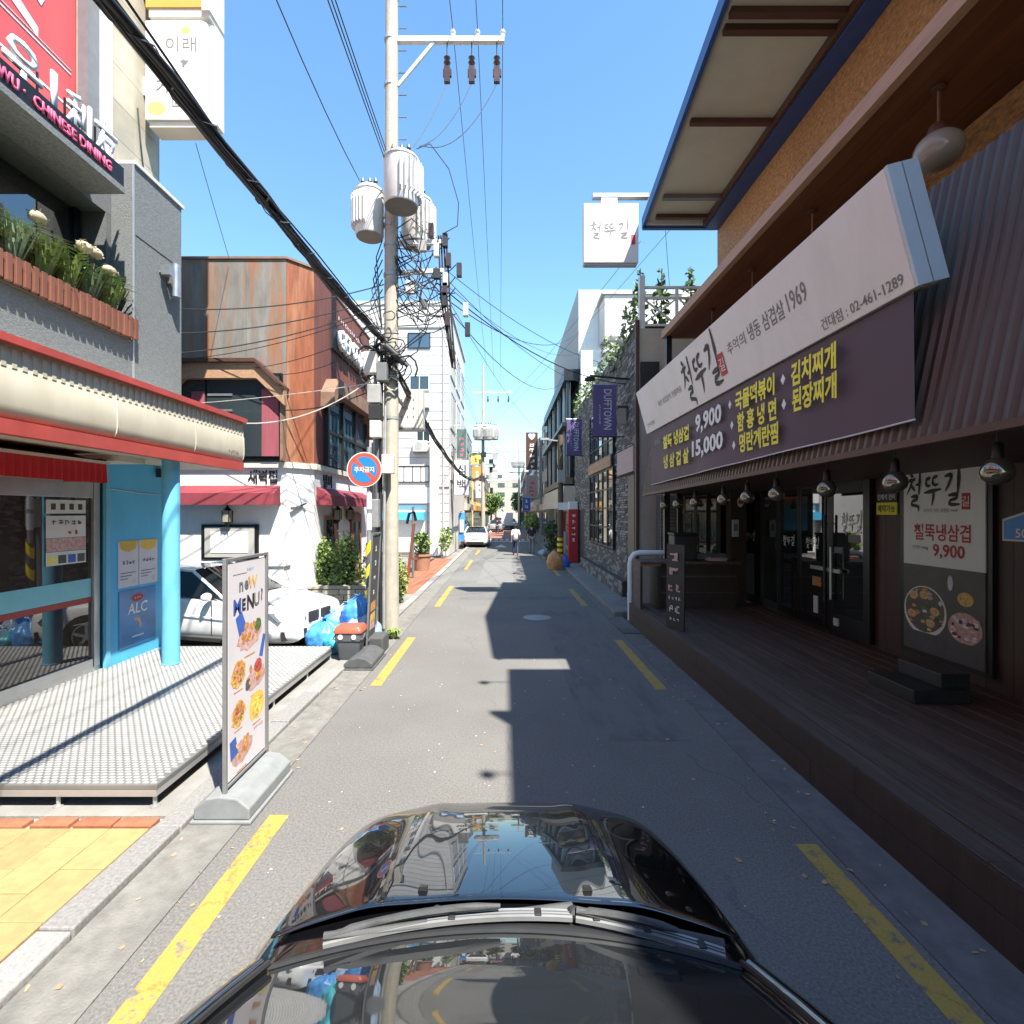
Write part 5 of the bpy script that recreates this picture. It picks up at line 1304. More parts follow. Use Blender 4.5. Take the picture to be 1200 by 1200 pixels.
for i, (y, mt, pl, lb) in enumerate(((4.9, 'leaf_light', 1, 'light green grass tuft with plume at the window planter near end'), (5.45, 'leaf_light', 0, 'broad light tuft under the first white flower head'),
    (5.85, 'leaf_mid', 2, 'dark tuft carrying two pale flower heads'), (6.3, 'leaf_blue', 1, 'bluish tuft below the pair of pale heads'), (6.7, 'leaf_light', 0, 'yellow green tuft in the planter middle'),
    (7.1, 'leaf_mid', 1, 'green tuft with one upright pale head'), (7.45, 'leaf_blue', 1, 'blue green spiky tuft near the wall corner'), (7.8, 'leaf_light', 1, 'bright tuft against the gray corner wall'))):
    tuft('grass_plant', lb, -6.10, y, 5.4, 220, .74, {'leaf_mid': 'leaf_light'}.get(mt, mt) if i % 3 else 'leaf_pale', gp, pl, (.15, .62))
# white hanging sign and the orange one above it
hs = thing('white_hanging_sign', 'white projecting sign with yellow spots marked B1', 'sign', (-5.2, 8.4, 8.7))
MB().prism([(-5.90, 8.4, 8.72), (-4.98, 8.4, 8.72), (-4.82, 8.58, 8.76), (-4.82, 8.78, 8.76), (-5.90, 8.78, 8.72)], (0, 0, 1.62)).build('box', 'sign_white', hs)
MB().box((-5.86, 8.44, 8.62), (-4.92, 8.74, 8.718)).build('lower_edge', 'sign_cream', hs)
MB().box((-6.49, 8.5, 9.2), (-5.905, 8.7, 9.5)).build('arm', 'sign_white', hs)
lettering('이래', hs, (-5.32, 8.4, 9.95), (1, 0, 0), UP, .24, 'ink_gray', w=.5)
scribble(hs, (-5.28, 8.4, 9.64), (1, 0, 0), UP, .3, .2, 1, 'ink_gray')
lettering('게', hs, (-5.60, 8.4, 9.26), (1, 0, 0), UP, .26, 'ink_gray', w=.26)
m = MB(); 
for a, b in (((-5.46, 8.93), (-5.22, 8.945)), ((-5.46, 9.075), (-5.22, 9.09)), ((-5.46, 8.945), (-5.445, 9.075)), ((-5.235, 8.945), (-5.22, 9.075))): m.box((a[0], 8.394, a[1]), (b[0], 8.399, b[1]))
m.build('frame_print', 'ink_gray', hs)
lettering('B1', hs, (-5.34, 8.4, 9.01), (1, 0, 0), UP, .09, 'ink_gray', w=.15, bold=.01)
def spot(parent, x, z, r, mat, y=8.397, n=16, name='spot'): MB().add([(x + r * math.cos(6.283 * k / n), y, z + r * .75 * math.sin(6.283 * k / n)) for k in range(n)], [tuple(range(n))]).build(name, mat, parent)
spot(hs, -5.72, 8.9, .15, 'stain_yellow'); spot(hs, -5.24, 10.18, .08, 'stain_yellow')
for dx, dz in ((-.08, .0), (0, -.06), (.06, -.05)): spot(hs, -5.72 + dx, 8.87 + dz, .012, 'ink_gray', y=8.394, n=8)
os_ = thing('orange_hanging_sign', 'orange projecting sign box topping the white one', 'sign', (-5.2, 8.4, 10.5))
MB().box((-5.86, 8.42, 10.42), (-4.86, 8.8, 10.56)).build('lower_edge', 'sign_cream', os_)
MB().box((-5.90, 8.4, 10.562), (-4.97, 8.8, 12.2)).build('box', 'sign_orange', os_)
MB().box((-4.968, 8.38, 10.5), (-4.84, 8.82, 12.2)).build('side_panel', 'sign_white', os_)
MB().box((-5.70, 8.392, 11.05), (-5.2, 8.399, 11.3)).build('print', 'sign_cream', os_)
MB().box((-6.5, 8.5, 10.8), (-5.902, 8.6, 10.9)).build('arm', 'gray_steel', os_)

for q in (hs, os_):                        # both boxes hang from the far end of the stone wall
    q.location = (q.location.x * 1.077, q.location.y * 1.077, 2.74 + (q.location.z - 2.5) * 1.077); q.scale = (1.077, 1.077, 1.077)
# ------------------------------------------------------------------ steel platform
pf = thing('steel_platform', 'low checker plate steel platform in front of the blue shop', 'platform', (-4.4, 6.4, .23))
MB().box((-8, 4.26, .19), (-2.90, 5.72, .228)).build('plate', 'checker_steel', pf, bevel=.004)
MB().box((-8, 5.726, .19), (-2.90, 7.2, .228)).build('plate', 'checker_steel', pf, bevel=.004)
MB().box((-8, 7.206, .19), (-2.90, 8.68, .228)).build('plate', 'checker_steel', pf, bevel=.004)
m = MB(); j = 0; y = 4.30
while y < 8.66:
    x = -6.1 + (.035 if j % 2 else 0)
    while x < -2.93:
        a = .022; b = .011; h = .0075
        dx, dy = (a, b) if (j % 2) else (b, a)
        if True:
            m.add([(x - .026, y - .011 , .2281), (x + .026, y - .011, .2281), (x + .026, y + .011, .2281), (x - .026, y + .011, .2281),
                   (x - .014, y - .004, .2281 + h), (x + .014, y - .004, .2281 + h), (x + .014, y + .004, .2281 + h), (x - .014, y + .004, .2281 + h)],
                  [(4, 5, 6, 7), (0, 1, 5, 4), (1, 2, 6, 5), (2, 3, 7, 6), (3, 0, 4, 7)])
        x += .07
    y += .045; j += 1
m.build('raised_bumps', 'checker_bump', pf, kind='stuff', fix=False)
MB().box((-8, 4.262, .13), (-2.905, 4.29, .188)).build('edge_beam', 'alu', pf); MB().box((-2.93, 4.291, .13), (-2.905, 8.68, .188)).build('edge_beam', 'alu', pf)
lg = None
for x, y in ((-2.94, 4.3), (-3.75, 4.3), (-4.6, 4.3), (-5.5, 4.3), (-2.94, 5.4), (-2.94, 6.5), (-2.94, 7.6), (-2.94, 8.6), (-3.9, 8.6), (-3.9, 6.5)):
    if lg is None:
        lg = MB().tube([(x, y, .03), (x, y, .19)], .016, 8); lg.lathe([(.04, .031), (.04, .04)], (x, y, 0), 8); lg = lg.build('leg', 'alu', pf); lx, ly = x, y
    else:
        c = lg.copy(); COL.objects.link(c); c.parent = pf; c.location = (x - lx, y - ly, 0)

# ------------------------------------------------------------------ rusted steel corner building
rs = thing('rusted_steel_building', 'two storey corner building with rusted steel upper walls and white ground floor', 'building', (-5, 12, 0))
A, B, C, D = (-9.5, 11.6), (-4.95, 11.6), (-4.50, 12.1), (-4.50, 16.95)
def wall_strip(p, q, z0, z1, th=.3):
    dx, dy = q[0] - p[0], q[1] - p[1]; l = math.hypot(dx, dy); nx, ny = dy / l, -dx / l     # outward (towards the street)
    return MB().hexa([(p[0], p[1], z0), (q[0], q[1], z0), (q[0] - nx * th, q[1] - ny * th, z0), (p[0] - nx * th, p[1] - ny * th, z0),
                      (p[0], p[1], z1), (q[0], q[1], z1), (q[0] - nx * th, q[1] - ny * th, z1), (p[0] - nx * th, p[1] - ny * th, z1)])
MB().prism([(-9.5, 11.65, -.02), (-5.0, 11.65, -.02), (-4.56, 12.14, -.02), (-4.56, 16.9, -.02), (-9.5, 16.9, -.02)], (0, 0, 8.1)).build('core', 'brown_steel', rs)
MB().prism([(-9.5, 11.62, 0.0), (-4.96, 11.62, 0.0), (-4.52, 12.11, 0.0), (-4.52, 16.96, 0.0), (-9.5, 16.96, 0.0)], (0, 0, 3.5)).build('white_wall', 'paint_white_wall', rs)
MB().prism([(-9.5, 11.54, 3.502), (-4.93, 11.54, 3.502), (-4.44, 12.07, 3.502), (-4.44, 17.0, 3.502), (-9.5, 17.0, 3.502)], (0, 0, .13)).build('white_band', 'sign_cream', rs)
for k in range(5):                                  # steel sheets with open joints
    x0 = -9.5 + k * .91
    MB().box((x0 + .003, 11.585, 3.64), (x0 + .907, 11.645, 8.22)).build('steel_sheet', 'rust_gray', rs)
m = MB().hexa([(-4.949, 11.588, 3.64), (-4.512, 12.07, 3.64), (-4.56, 12.13, 3.64), (-5.0, 11.64, 3.64), (-4.949, 11.588, 8.22), (-4.512, 12.07, 8.22), (-4.56, 12.13, 8.22), (-5.0, 11.64, 8.22)])
m.build('corner_sheet', 'rust_orange', rs)
for k in range(5):
    y0 = 12.09 + k * .97
    MB().box((-4.555, y0 + .003, 3.64), (-4.495, y0 + .967, 8.22)).build('steel_sheet', 'rust_red', rs)
MB().prism([(-9.5, 11.55, 8.221), (-4.93, 11.55, 8.221), (-4.47, 12.06, 8.221), (-4.47, 17.0, 8.221), (-9.5, 17.0, 8.221)], (0, 0, .05)).build('roof_edge', 'rust_trim', rs)
MB().box((-5.01, 11.575, 3.64), (-4.965, 11.584, 5.3)).build('lower_sheet', 'rust_orange', rs)
# bay window hood on the front
def hood(name, pts, yo, mat, w=.14): 
    m = MB()
    for p, q in zip(pts[:-1], pts[1:]): m.bar(p, q, yo, w)
    return m.build(name, mat, rs)
m = MB()
H = [(-7.7, 5.28), (-7.1, 5.82), (-5.50, 5.82), (-4.88, 5.22)]
win = MB().box((-7.55, 11.50, 3.68), (-5.02, 11.58, 5.62)).build('window', 'black_metal', rs)
for a, b, z0, z1 in ((-7.5, -6.72, 3.75, 5.55), (-6.68, -5.06, 3.75, 5.55)):
    MB().box((a, 11.47, z0), (b, 11.495, z1)).build('pane', 'window_glass', win)
MB().box((-5.45, 11.455, 3.75), (-5.07, 11.468, 5.25)).build('curtain', 'curtain_rose', win); MB().box((-7.02, 11.455, 4.5), (-6.73, 11.468, 5.2)).build('curtain', 'curtain_rose', win)
for z in (4.3, 4.75, 5.1): MB().box((-6.66, 11.45, z), (-6.1, 11.453, z + .05)).build('blind_bar', 'gray_steel', win)
for (xa, za), (xb, zb) in zip(H[:-1], H[1:]):
    MB().hexa([(xa, 11.22, za - .02), (xb, 11.22, zb - .02), (xb, 11.58, zb - .02), (xa, 11.58, za - .02), (xa, 11.22, za + .06), (xb, 11.22, zb + .06), (xb, 11.58, zb + .06), (xa, 11.58, za + .06)]).build('hood_roof', 'brown_steel', rs)
    MB().hexa([(xa + (.1 if xa < -7.3 else 0), 11.30, za - .36), (xb, 11.30, zb - .36), (xb, 11.45, zb - .36), (xa, 11.45, za - .36), (xa, 11.30, za - .022), (xb, 11.30, zb - .022), (xb, 11.45, zb - .022), (xa, 11.45, za - .022)]).build('hood_board', 'lip_wood', rs)
MB().box((-5.015, 11.40, 3.64), (-4.955, 11.573, 5.22)).build('pier_board', 'rust_trim', rs)
# side window (faces the street)
wv = MB()
for y in (12.75, 13.9, 15.05, 16.2): wv.box((-4.49, y - .05, 3.66), (-4.38, y + .05, 5.5))
wv.box((-4.49, 12.75, 4.48), (-4.39, 16.2, 4.56)); wv.box((-4.49, 12.75, 5.42), (-4.39, 16.2, 5.5))
wf = wv.build('window', 'black_metal', rs)
for k in range(3):
    for z0, z1 in ((3.67, 4.478), (4.562, 5.418)): MB().box((-4.46, 12.802 + k * 1.15, z0), (-4.44, 13.848 + k * 1.15, z1)).build('pane', 'blue_glass', wf)
for (ya, za), (yb, zb) in zip([(12.45, 5.3), (12.85, 5.72), (15.9, 5.72), (16.7, 5.1)][:-1], [(12.45, 5.3), (12.85, 5.72), (15.9, 5.72), (16.7, 5.1)][1:]):
    MB().hexa([(-4.49, ya, za - .25), (-4.15, ya, za - .25), (-4.15, yb, zb - .25), (-4.49, yb, zb - .25), (-4.49, ya, za + .12), (-4.15, ya, za + .12), (-4.15, yb, zb + .12), (-4.49, yb, zb + .12)]).build('hood_roof', 'rust_trim', rs)
# ground floor: awnings are things; recess frame, lanterns, openings
MB().box((-6.86, 11.56, 1.42), (-5.58, 11.618, 2.22)).build('blind_frame', 'black_metal', rs); MB().box((-6.78, 11.545, 1.48), (-5.66, 11.558, 2.16)).build('blind_panel', 'gray_plaster', rs)
MB().box((-6.64, 11.535, 1.58), (-5.8, 11.543, 2.06)).build('blind_field', 'paint_white_wall', rs)
dw = MB().box((-4.517, 12.75, .9), (-4.47, 13.75, 2.4)).build('window', 'door_wood', rs)
for k in range(2): MB().box((-4.468, 12.82 + k * .46, 1.0), (-4.462, 13.22 + k * .46, 2.3)).build('pane', 'window_glass', dw)
dr = MB().box((-4.517, 14.9, .05), (-4.46, 15.9, 2.45)).build('door', 'door_wood', rs); MB().box((-4.458, 15.1, 1.1), (-4.45, 15.7, 2.2)).build('pane', 'window_glass', dr)
def awn(pts, label):
    t = thing('wine_awning', label, 'awning', pts[0], group='wine red awnings on the white walls')
    MB().hexa(pts).build('canvas', 'awning_wine', t); return t
awn([(-7.7, 11.28, 2.66), (-5.10, 11.28, 2.66), (-5.10, 11.617, 2.66), (-7.7, 11.617, 2.66), (-7.7, 11.30, 2.92), (-5.10, 11.30, 2.92), (-5.10, 11.617, 3.10), (-7.7, 11.617, 3.10)], 'wine red awning on the white wall facing the parked car')
awn([(-4.517, 12.25, 2.66), (-4.17, 12.25, 2.66), (-4.17, 16.2, 2.66), (-4.517, 16.2, 2.66), (-4.517, 12.25, 3.10), (-4.20, 12.25, 2.90), (-4.20, 16.2, 2.90), (-4.517, 16.2, 3.10)], 'wine red awning on the white wall along the street')
def lantern(x, y, z, label):
    t = thing('wall_lantern', label, 'lantern', (x, y, z), group='brass lanterns on the white walls')
    MB().box((x - .07, y - .07, z), (x + .07, y + .07, z + .24)).build('glass_body', 'globe_glass', t)
    m = MB()
    for a in (-.075, .075):
        for b in (-.075, .075): m.box((x + a - .008, y + b - .008, z - .01), (x + a + .008, y + b + .008, z + .25))
    m.build('frame', 'black_metal', t)
    MB().lathe([(.11, .25), (.03, .34), (.012, .40)], (x, y, z), 4).build('cap', 'black_metal', t); MB().lathe([(.02, -.1), (.08, -.01)], (x, y, z), 8).build('finial', 'black_metal', t)
lantern(-6.22, 11.46, 2.28, 'brass lantern above the black blind frame'); lantern(-4.40, 13.45, 2.3, 'brass lantern beside the wooden window on the street wall'); lantern(-4.40, 14.55, 2.3, 'brass lantern beside the wooden door on the street wall')
t = thing('security_camera', 'small camera on the white corner below the awnings', 'camera', (-4.75, 11.8, 2.62))
MB().bar((-4.72, 11.88, 2.62), (-4.85, 11.6, 2.58), .05, .06).build('body', 'gray_steel', t); MB().bar((-4.74, 11.85, 2.64), (-4.60, 11.86, 2.70), .03, .03).build('bracket', 'black_metal', t)
t = thing('brush_letter_sign', 'black brush lettering on the white wall above the front awning', 'lettering', (-5.5, 11.6, 3.3))
lettering('새벽집', t, (-5.5, 11.617, 3.30), (1, 0, 0), UP, .3, 'ink_black', w=.66, bold=.02, depth=.015)
lettering('별미', t, (-4.517, 13.0, 3.28), YL, UPZ, .32, 'ink_black', w=.62, bold=.02, depth=.015)
gs = thing('gentle_sign', 'long white raised sign reading GENTLE on the rusted wall', 'sign', (-4.4, 14.8, 7.2))
MB().box((-4.49, 13.15, 6.72), (-4.43, 16.6, 7.42)).build('back_panel', 'ink_black', gs)
lettering('GENTLE', gs, (-4.43, 14.65, 7.08), YL, UPZ, .56, 'ink_white', w=2.4, bold=.03, depth=.10, name='raised_letter')
lettering('X', gs, (-4.43, 16.15, 7.05), YL, UPZ, .62, 'food_pink', w=.6, bold=.05, depth=.10, name='raised_letter')
scribble(gs, (-4.492, 15.0, 7.72), YL, UPZ, 2.6, .17, 13, 'ink_white', proud=.012)
# planting wall at the corner
pw = thing('stone_planter', 'low stone planter wall along the white building', 'planter', (-4, 12.2, .03))
MB().box((-4.75, 12.05, .0), (-2.95, 12.85, .62)).build('core', 'sand', pw)
for r in range(5):
    x = -4.76 + (.0 if r % 2 else -.0)
    while x < -2.94:
        w = random.uniform(.18, .4); b = min(x + w, -2.94)
        if b - x > .06: MB().box((x + .006, 12.0, .02 + r * .135), (b - .006, 12.05 - random.uniform(-.02, .0), .02 + r * .135 + .125)).build('stone', 'stone_wall', pw, bevel=.01)
        x += w
    y = 12.05
    while y < 12.85:
        MB().box((-2.95, y + .006, .02 + r * .135), (-2.90, min(y + .3, 12.85) - .006, .02 + r * .135 + .125)).build('stone', 'stone_wall', pw, bevel=.01); y += .3
MB().box((-4.8, 11.98, .70), (-2.88, 12.88, .76)).build('coping', 'stone_wall', pw)
MB().box((-4.7, 12.06, .62), (-2.96, 12.84, .70)).build('soil', 'earth', pw)
pl = thing('white_pillar', 'white stone gate pillar beside the parked car bonnet', 'pillar', (-5.05, 11.75, 0))
for k in range(4): MB().box((-5.24, 11.2, .03 + k * .32), (-4.84, 11.56, .345 + k * .32)).build('block', 'paint_white_wall', pl, bevel=.01)
MB().box((-5.28, 11.16, 1.31), (-4.80, 11.575, 1.40)).build('cap', 'paint_white_wall', pl, bevel=.01)
def cone_shrub(x, y, z, r, h, label, mats=('leaf_light', 'leaf_light'), cat='shrub'):
    t = thing('cone_shrub', label, cat, (x, y, z), group='clipped cone shrubs by the white building')
    MB().tube([(x, y, z), (x, y, z + h * .3)], .04, 6).build('trunk', 'trunk_bark', t)
    m = MB(); leaf_cloud(m, (x, y, z + h * .46), (r, r, h * .48), 760, .045, 'ball', .6); m.build('foliage', mats[0], t, kind='stuff')
    m = MB(); leaf_cloud(m, (x, y, z + h * .54), (r * .9, r * .9, h * .52), 420, .04, 'ball', .6); m.build('sprays', mats[1], t, kind='stuff')
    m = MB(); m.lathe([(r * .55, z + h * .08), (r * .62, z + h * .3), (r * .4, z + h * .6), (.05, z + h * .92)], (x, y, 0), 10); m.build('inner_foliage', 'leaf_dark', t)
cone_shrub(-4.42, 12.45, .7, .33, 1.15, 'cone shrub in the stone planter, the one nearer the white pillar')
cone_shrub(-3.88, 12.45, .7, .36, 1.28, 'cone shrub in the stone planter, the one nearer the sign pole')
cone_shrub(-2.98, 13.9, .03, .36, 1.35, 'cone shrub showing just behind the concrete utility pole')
plant('low_plant', 'light green low plants at the planter end', 'plant', [('leaf_light', [((-4.62, 12.4, .9), (.2, .25, .22), 160, .05, 'ball'), ((-4.1, 12.2, .85), (.3, .15, .15), 120, .05, 'ball'), ((-3.5, 12.3, .9), (.3, .2, .22), 140, .05, 'ball')])], [[(-4.6, 12.4, .7), (-4.6, 12.4, .9)]])
t = thing('orange_box', 'orange painted board beside the dark hedge at the doorway', 'board', (-3.4, 13.6, .7))
MB().box((-3.75, 13.9, .03), (-3.45, 14.0, 1.75)).build('board', 'sign_orange', t)
plant('dark_shrub', 'dark shrub in shade right behind the hazard striped pole', 'shrub', [('leaf_dark', [((-3.2, 12.4, 1.15), (.32, .3, .6), 420, .05, 'ball')])], [[(-3.2, 12.4, .7), (-3.2, 12.4, 1.2)]])

# ------------------------------------------------------------------ white tiled block behind
tb = thing('white_tiled_block', 'four storey white tiled block beyond the rusted building', 'building', (-3.4, 29.5, 0))
MB().box((-14, 29.5, -.02), (-3.25, 40.8, 14.4)).build('wall', 'tile_white', tb)
for k in range(26):
    z = .9 + k * .53
    MB().box((-14.02, 29.455, z), (-3.23, 29.499, z + .49)).build('cladding_course', 'tile_white', tb)
for z in (13.1, 3.95): MB().box((-14.05, 29.38, z), (-3.2, 29.454, z + .10)).build('ledge', 'tile_ledge', tb)
MB().box((-14.1, 29.4, 14.401), (-3.15, 40.9, 14.6)).build('parapet', 'tile_ledge', tb)
windows_on_y(tb, 29.454, [(-5.6, -4.3, 11.9, 12.8)], 'black_metal', 'dark_glass')
windows_on_y(tb, 29.454, [(-5.5, -4.35, 9.5, 10.35), (-5.1, -4.3, 6.5, 7.7)], 'sign_white', 'window_glass')
windows_on_y(tb, 29.454, [(-6.3, -4.35, 4.2, 5.15)], 'black_metal', 'sign_white', panes=4)
rows = [(30.3 + k * 3.5, 33.2 + k * 3.5, 4.4 + f * 3.1, 6.6 + f * 3.1) for f in range(3) for k in range(3)]
windows_on_x(tb, -3.25, 1, rows, 'tile_ledge', 'blue_glass', panes=3)
MB().box((-6.9, 29.2, 3.0), (-4.3, 29.45, 3.9)).build('blank_fascia', 'sign_white', tb)
MB().box((-7.2, 28.9, 2.05), (-4.6, 29.45, 2.5)).build('shop_awning', 'store_blue', tb)
MB().box((-6.8, 29.4, .2), (-4.5, 29.452, 2.9)).build('shop_wall', 'paint_white_wall', tb)
MB().box((-4.25, 28.9, 0), (-3.8, 29.45, 6.6)).build('white_pier', 'paint_white_wall', tb)
m = MB(); m.tube([(-3.55, 29.4, .1), (-3.55, 29.4, 13)], .05, 8); m.build('down_pipe', 'tile_ledge', tb)
def aircon(x, y, z, label):
    t = thing('air_conditioner', label, 'air conditioner', (x, y, z), group='outdoor units on the tiled block')
    MB().box((x - .4, y - .35, z), (x + .4, y, z + .62)).build('case', 'box_cream', t); MB().lathe([(.24, 0), (.24, -.01), (.02, -.012)], (x - .08, y - .351, z + .31), 18, 'y').build('fan_grille', 'box_gray', t)
    MB().box((x - .4, y - .3, z - .06), (x + .4, y - .0, z - .002)).build('shelf', 'gray_steel', t)
aircon(-4.75, 29.45, 8.45, 'outdoor unit below the small white framed window'); aircon(-4.85, 29.45, 5.95, 'outdoor unit hanging lower on the tiled wall')
MB().box((-9, 24.3, -.02), (-7.0, 29.2, 9.0)).build('wall', 'tile_white', thing('white_annex', 'white annex roof seen over the rusted building', 'building', (-8, 27, 0)))
block('street_house', 'sunny house next along from the tiled block', -12, -3.4, 41.5, 52, 9.5, 'beige_plaster', 3, 1)
block('street_house', 'low yellow house on the sunny side', -12, -3.3, 52.5, 66, 7.2, 'yellow_plaster', 2, 1, sign='sign_orange')
block('street_house', 'white house far along the sunny side', -12, -3.5, 67, 82, 10.5, 'tile_white', 3, 1)
block('street_house', 'farthest brick house on the sunny side', -12, -3.4, 83, 105, 8.2, 'brick_red', 2, 1)
hang_sign('vertical_sign', 'dark green vertical sign with pink letters on the tiled block', -2.95, -2.32, 31, 5.75, 7.55, 'shop_green', 4, 'ink_pink', post_x=-3.25)
hang_sign('vertical_sign', 'tall white vertical sign lettered in black on the tiled block', -3.05, -2.15, 30.4, 3.5, 5.6, 'sign_white', '심백', 'ink_black', post_x=-3.25, tw=.7)
hang_sign('vertical_sign', 'yellow lit sign box beyond the tiled block', -3.0, -2.1, 45, 6.6, 7.6, 'stain_yellow', 1, 'ink_red', post_x=-3.4)
hang_sign('vertical_sign', 'orange sign box under the yellow one', -2.9, -2.0, 45, 5.2, 6.5, 'sign_orange', 1, 'ink_white', post_x=-3.4)
hang_sign('vertical_sign', 'white sign far along the sunny side', -3.2, -2.4, 55, 4.0, 7.0, 'sign_white', 3, 'ink_blue', post_x=-3.3)
t = thing('feather_banner', 'blue and white feather banner before the sunny shop', 'banner', (-3.0, 33, .05))
MB().tube([(-3.0, 33, .03), (-3.0, 33, 2.3), (-2.85, 33, 2.55), (-2.6, 33, 2.5)], .02, 6).build('pole', 'gray_steel', t)
MB().grid(lambda u, v: (-2.99 + .42 * u * (1 - .2 * (1 - v)), 33 + .03 * math.sin(4 * v + 3 * u), .6 + 1.85 * v), 4, 8).build('cloth', 'bag_blue', t); MB().box((-2.92, 32.94, 1.2), (-2.68, 32.955, 2.0)).build('print', 'paper_white', t)
t = thing('scooter', 'dark scooter parked beyond the tiled block', 'scooter', (-2.9, 36, .05))
for y in (35.4, 36.6): MB().lathe([(.15, -.05), (.25, -.05), (.25, .05), (.15, .05)], (-2.95, y, .28), 16, 'x').build('wheel', 'tyre', t)
MB().hexa([(-3.1, 35.5, .3), (-2.8, 35.5, .3), (-2.8, 36.4, .3), (-3.1, 36.4, .3), (-3.08, 35.3, .75), (-2.82, 35.3, .75), (-2.85, 35.95, .72), (-3.05, 35.95, .72)]).build('body', 'car_red', t); MB().hexa([(-3.05, 36.3, .35), (-2.85, 36.3, .35), (-2.85, 36.5, .35), (-3.05, 36.5, .35), (-3.05, 36.15, 1.0), (-2.85, 36.15, 1.0), (-2.85, 36.25, 1.0), (-3.05, 36.25, 1.0)]).build('front_shield', 'car_red', t)
MB().tube([(-3.25, 36.15, 1.02), (-2.65, 36.15, 1.02)], .02, 6).build('handlebar', 'black_metal', t); MB().box((-3.06, 35.3, .755), (-2.84, 36.0, .84)).build('seat', 'black_plastic', t)
plant('potted_plant', 'leafy plant in a clay pot on the orange paving', 'plant', [('leaf_mid', [((-3.5, 21.5, 1.2), (.4, .4, .5), 260, .09, 'ball')]), ('leaf_light', [((-3.4, 21.4, 1.3), (.3, .3, .4), 100, .09, 'ball')])], [[(-3.5, 21.5, .5), (-3.5, 21.5, 1.2)]])
t = thing('clay_pot', 'clay pot on the orange paving below the leafy plant', 'pot', (-3.5, 21.5, .05)); MB().lathe([(.30, .05), (.38, .66), (.42, .66), (.42, .74), (.36, .74), (.33, .5)], (-3.5, 21.5, 0), 18).build('pot_body', 'terracotta', t, smooth=40)
plant('potted_plant', 'green bush at the tiled block corner', 'plant', [('leaf_light', [((-3.3, 28.2, 1.0), (.4, .4, .7), 240, .10, 'ball')])], [[(-3.3, 28.2, .05), (-3.3, 28.2, 1.0)]])
t = thing('wooden_prop', 'leaning brown wooden frame by the orange paving', 'frame', (-3.2, 17.6, .05))
MB().bar((-3.35, 17.5, .05), (-3.12, 17.5, 2.1), .09, .09).build('upright', 'wood_slat', t); MB().bar((-3.32, 17.52, .9), (-3.0, 17.55, .9), .07, .07).build('cross_bar', 'wood_slat', t)
MB().tube([(-3.36, 17.5, 2.1), (-3.28, 17.5, 2.45), (-3.12, 17.5, 2.5), (-3.05, 17.5, 2.2)], .05, 8).build('mirror_hood', 'black_metal', t)
t = thing('steel_post', 'thin gray post standing before the white shop wall', 'post', (-3.4, 19, .05)); MB().tube([(-3.42, 19, .03), (-3.42, 19, 2.7)], .05, 10).build('shaft', 'gray_steel', t)
# ------------------------------------------------------------------ poles and wires
def wire_pts(a, b, sag, n=14):
    a, b = Vector(a), Vector(b)
    return [a.lerp(b, i / n) - Vector((0, 0, sag * 4 * (i / n) * (1 - i / n))) for i in range(n + 1)]
def utility_pole(x, y, h, r0, r1, label, mat='pole_concrete', lean=0.0, detail=True):
    t = thing('utility_pole', label, 'utility pole', (x, y, 0))
    MB().tube([(x, y, -.05), (x + lean * .5, y, h * .5), (x + lean, y, h)], [r0, (r0 + r1) / 2, r1], 20).build('shaft', mat, t, smooth=60)
    return t
def crossarm(t, x0, x1, y, z, strings, name='crossarm'):
    ca = MB().box((x0, y - .05, z - .05), (x1, y + .05, z + .05)).build(name, 'transformer_paint', t)
    for sx in strings:
        MB().lathe([(.02, .05), (.05, .07), (.05, .10), (.03, .12), (.055, .14), (.055, .17), (.025, .22), (.001, .23)], (sx, y, z), 10).build('pin_insulator', 'porcelain', ca)
        m = MB(); m.tube([(sx - .12, y, z - .05), (sx - .12, y, z - .32)], .012, 6); m.build('hanger', 'black_metal', ca)
        MB().lathe([(.03, -.32), (.07, -.36), (.03, -.42), (.075, -.46), (.03, -.52)], (sx - .12, y, z), 10).build('insulator', 'insulator', ca)
        m = MB(); m.box((sx - .18, y - .04, z - .86), (sx - .06, y + .04, z - .54)); m.box((sx - .20, y - .03, z - .74), (sx - .03, y + .03, z - .60)); m.build('cutout_fuse', 'insulator', ca)
    return ca
def transformer(t, x, y, z, r, h, label=None, fins=(150, 390)):
    o = MB()
    o.lathe([(r * .95, 0), (r, .03), (r, h * .88), (r * 1.05, h * .885), (r * 1.05, h * .92), (r * .75, h), (.02, h * 1.02)], (x, y, z), 24)
    tr = o.build('transformer', 'transformer_paint', t, smooth=40)
    MB().lathe([(r * .93, -.012), (r * .93, -.001)], (x, y, z), 24).build('bottom_plate', 'transformer_base', tr)
    m = MB(); a = fins[0]
    while a < fins[1]:
        ca, sa = math.cos(R(a)), math.sin(R(a)); d = Vector((ca, sa, 0)); n = Vector((-sa, ca, 0)) * .012; c = Vector((x, y, z))
        m.hexa([c + d * r - n + Vector((0, 0, h * .15)), c + d * r * 1.3 - n + Vector((0, 0, h * .18)), c + d * r * 1.3 + n + Vector((0, 0, h * .18)), c + d * r + n + Vector((0, 0, h * .15)),
                c + d * r - n + Vector((0, 0, h * .82)), c + d * r * 1.3 - n + Vector((0, 0, h * .78)), c + d * r * 1.3 + n + Vector((0, 0, h * .78)), c + d * r + n + Vector((0, 0, h * .82))]); a += 13
    m.build('cooling_fins', 'transformer_paint', tr, kind='stuff')
    for q in (-.4, .1, .5): MB().lathe([(.03, h * .93), (.05, h * .97), (.03, h * 1.03), (.045, h * 1.08), (.015, h * 1.16)], (x + q * r, y - .3 * r, z), 8).build('bushing', 'insulator', tr)
    return tr
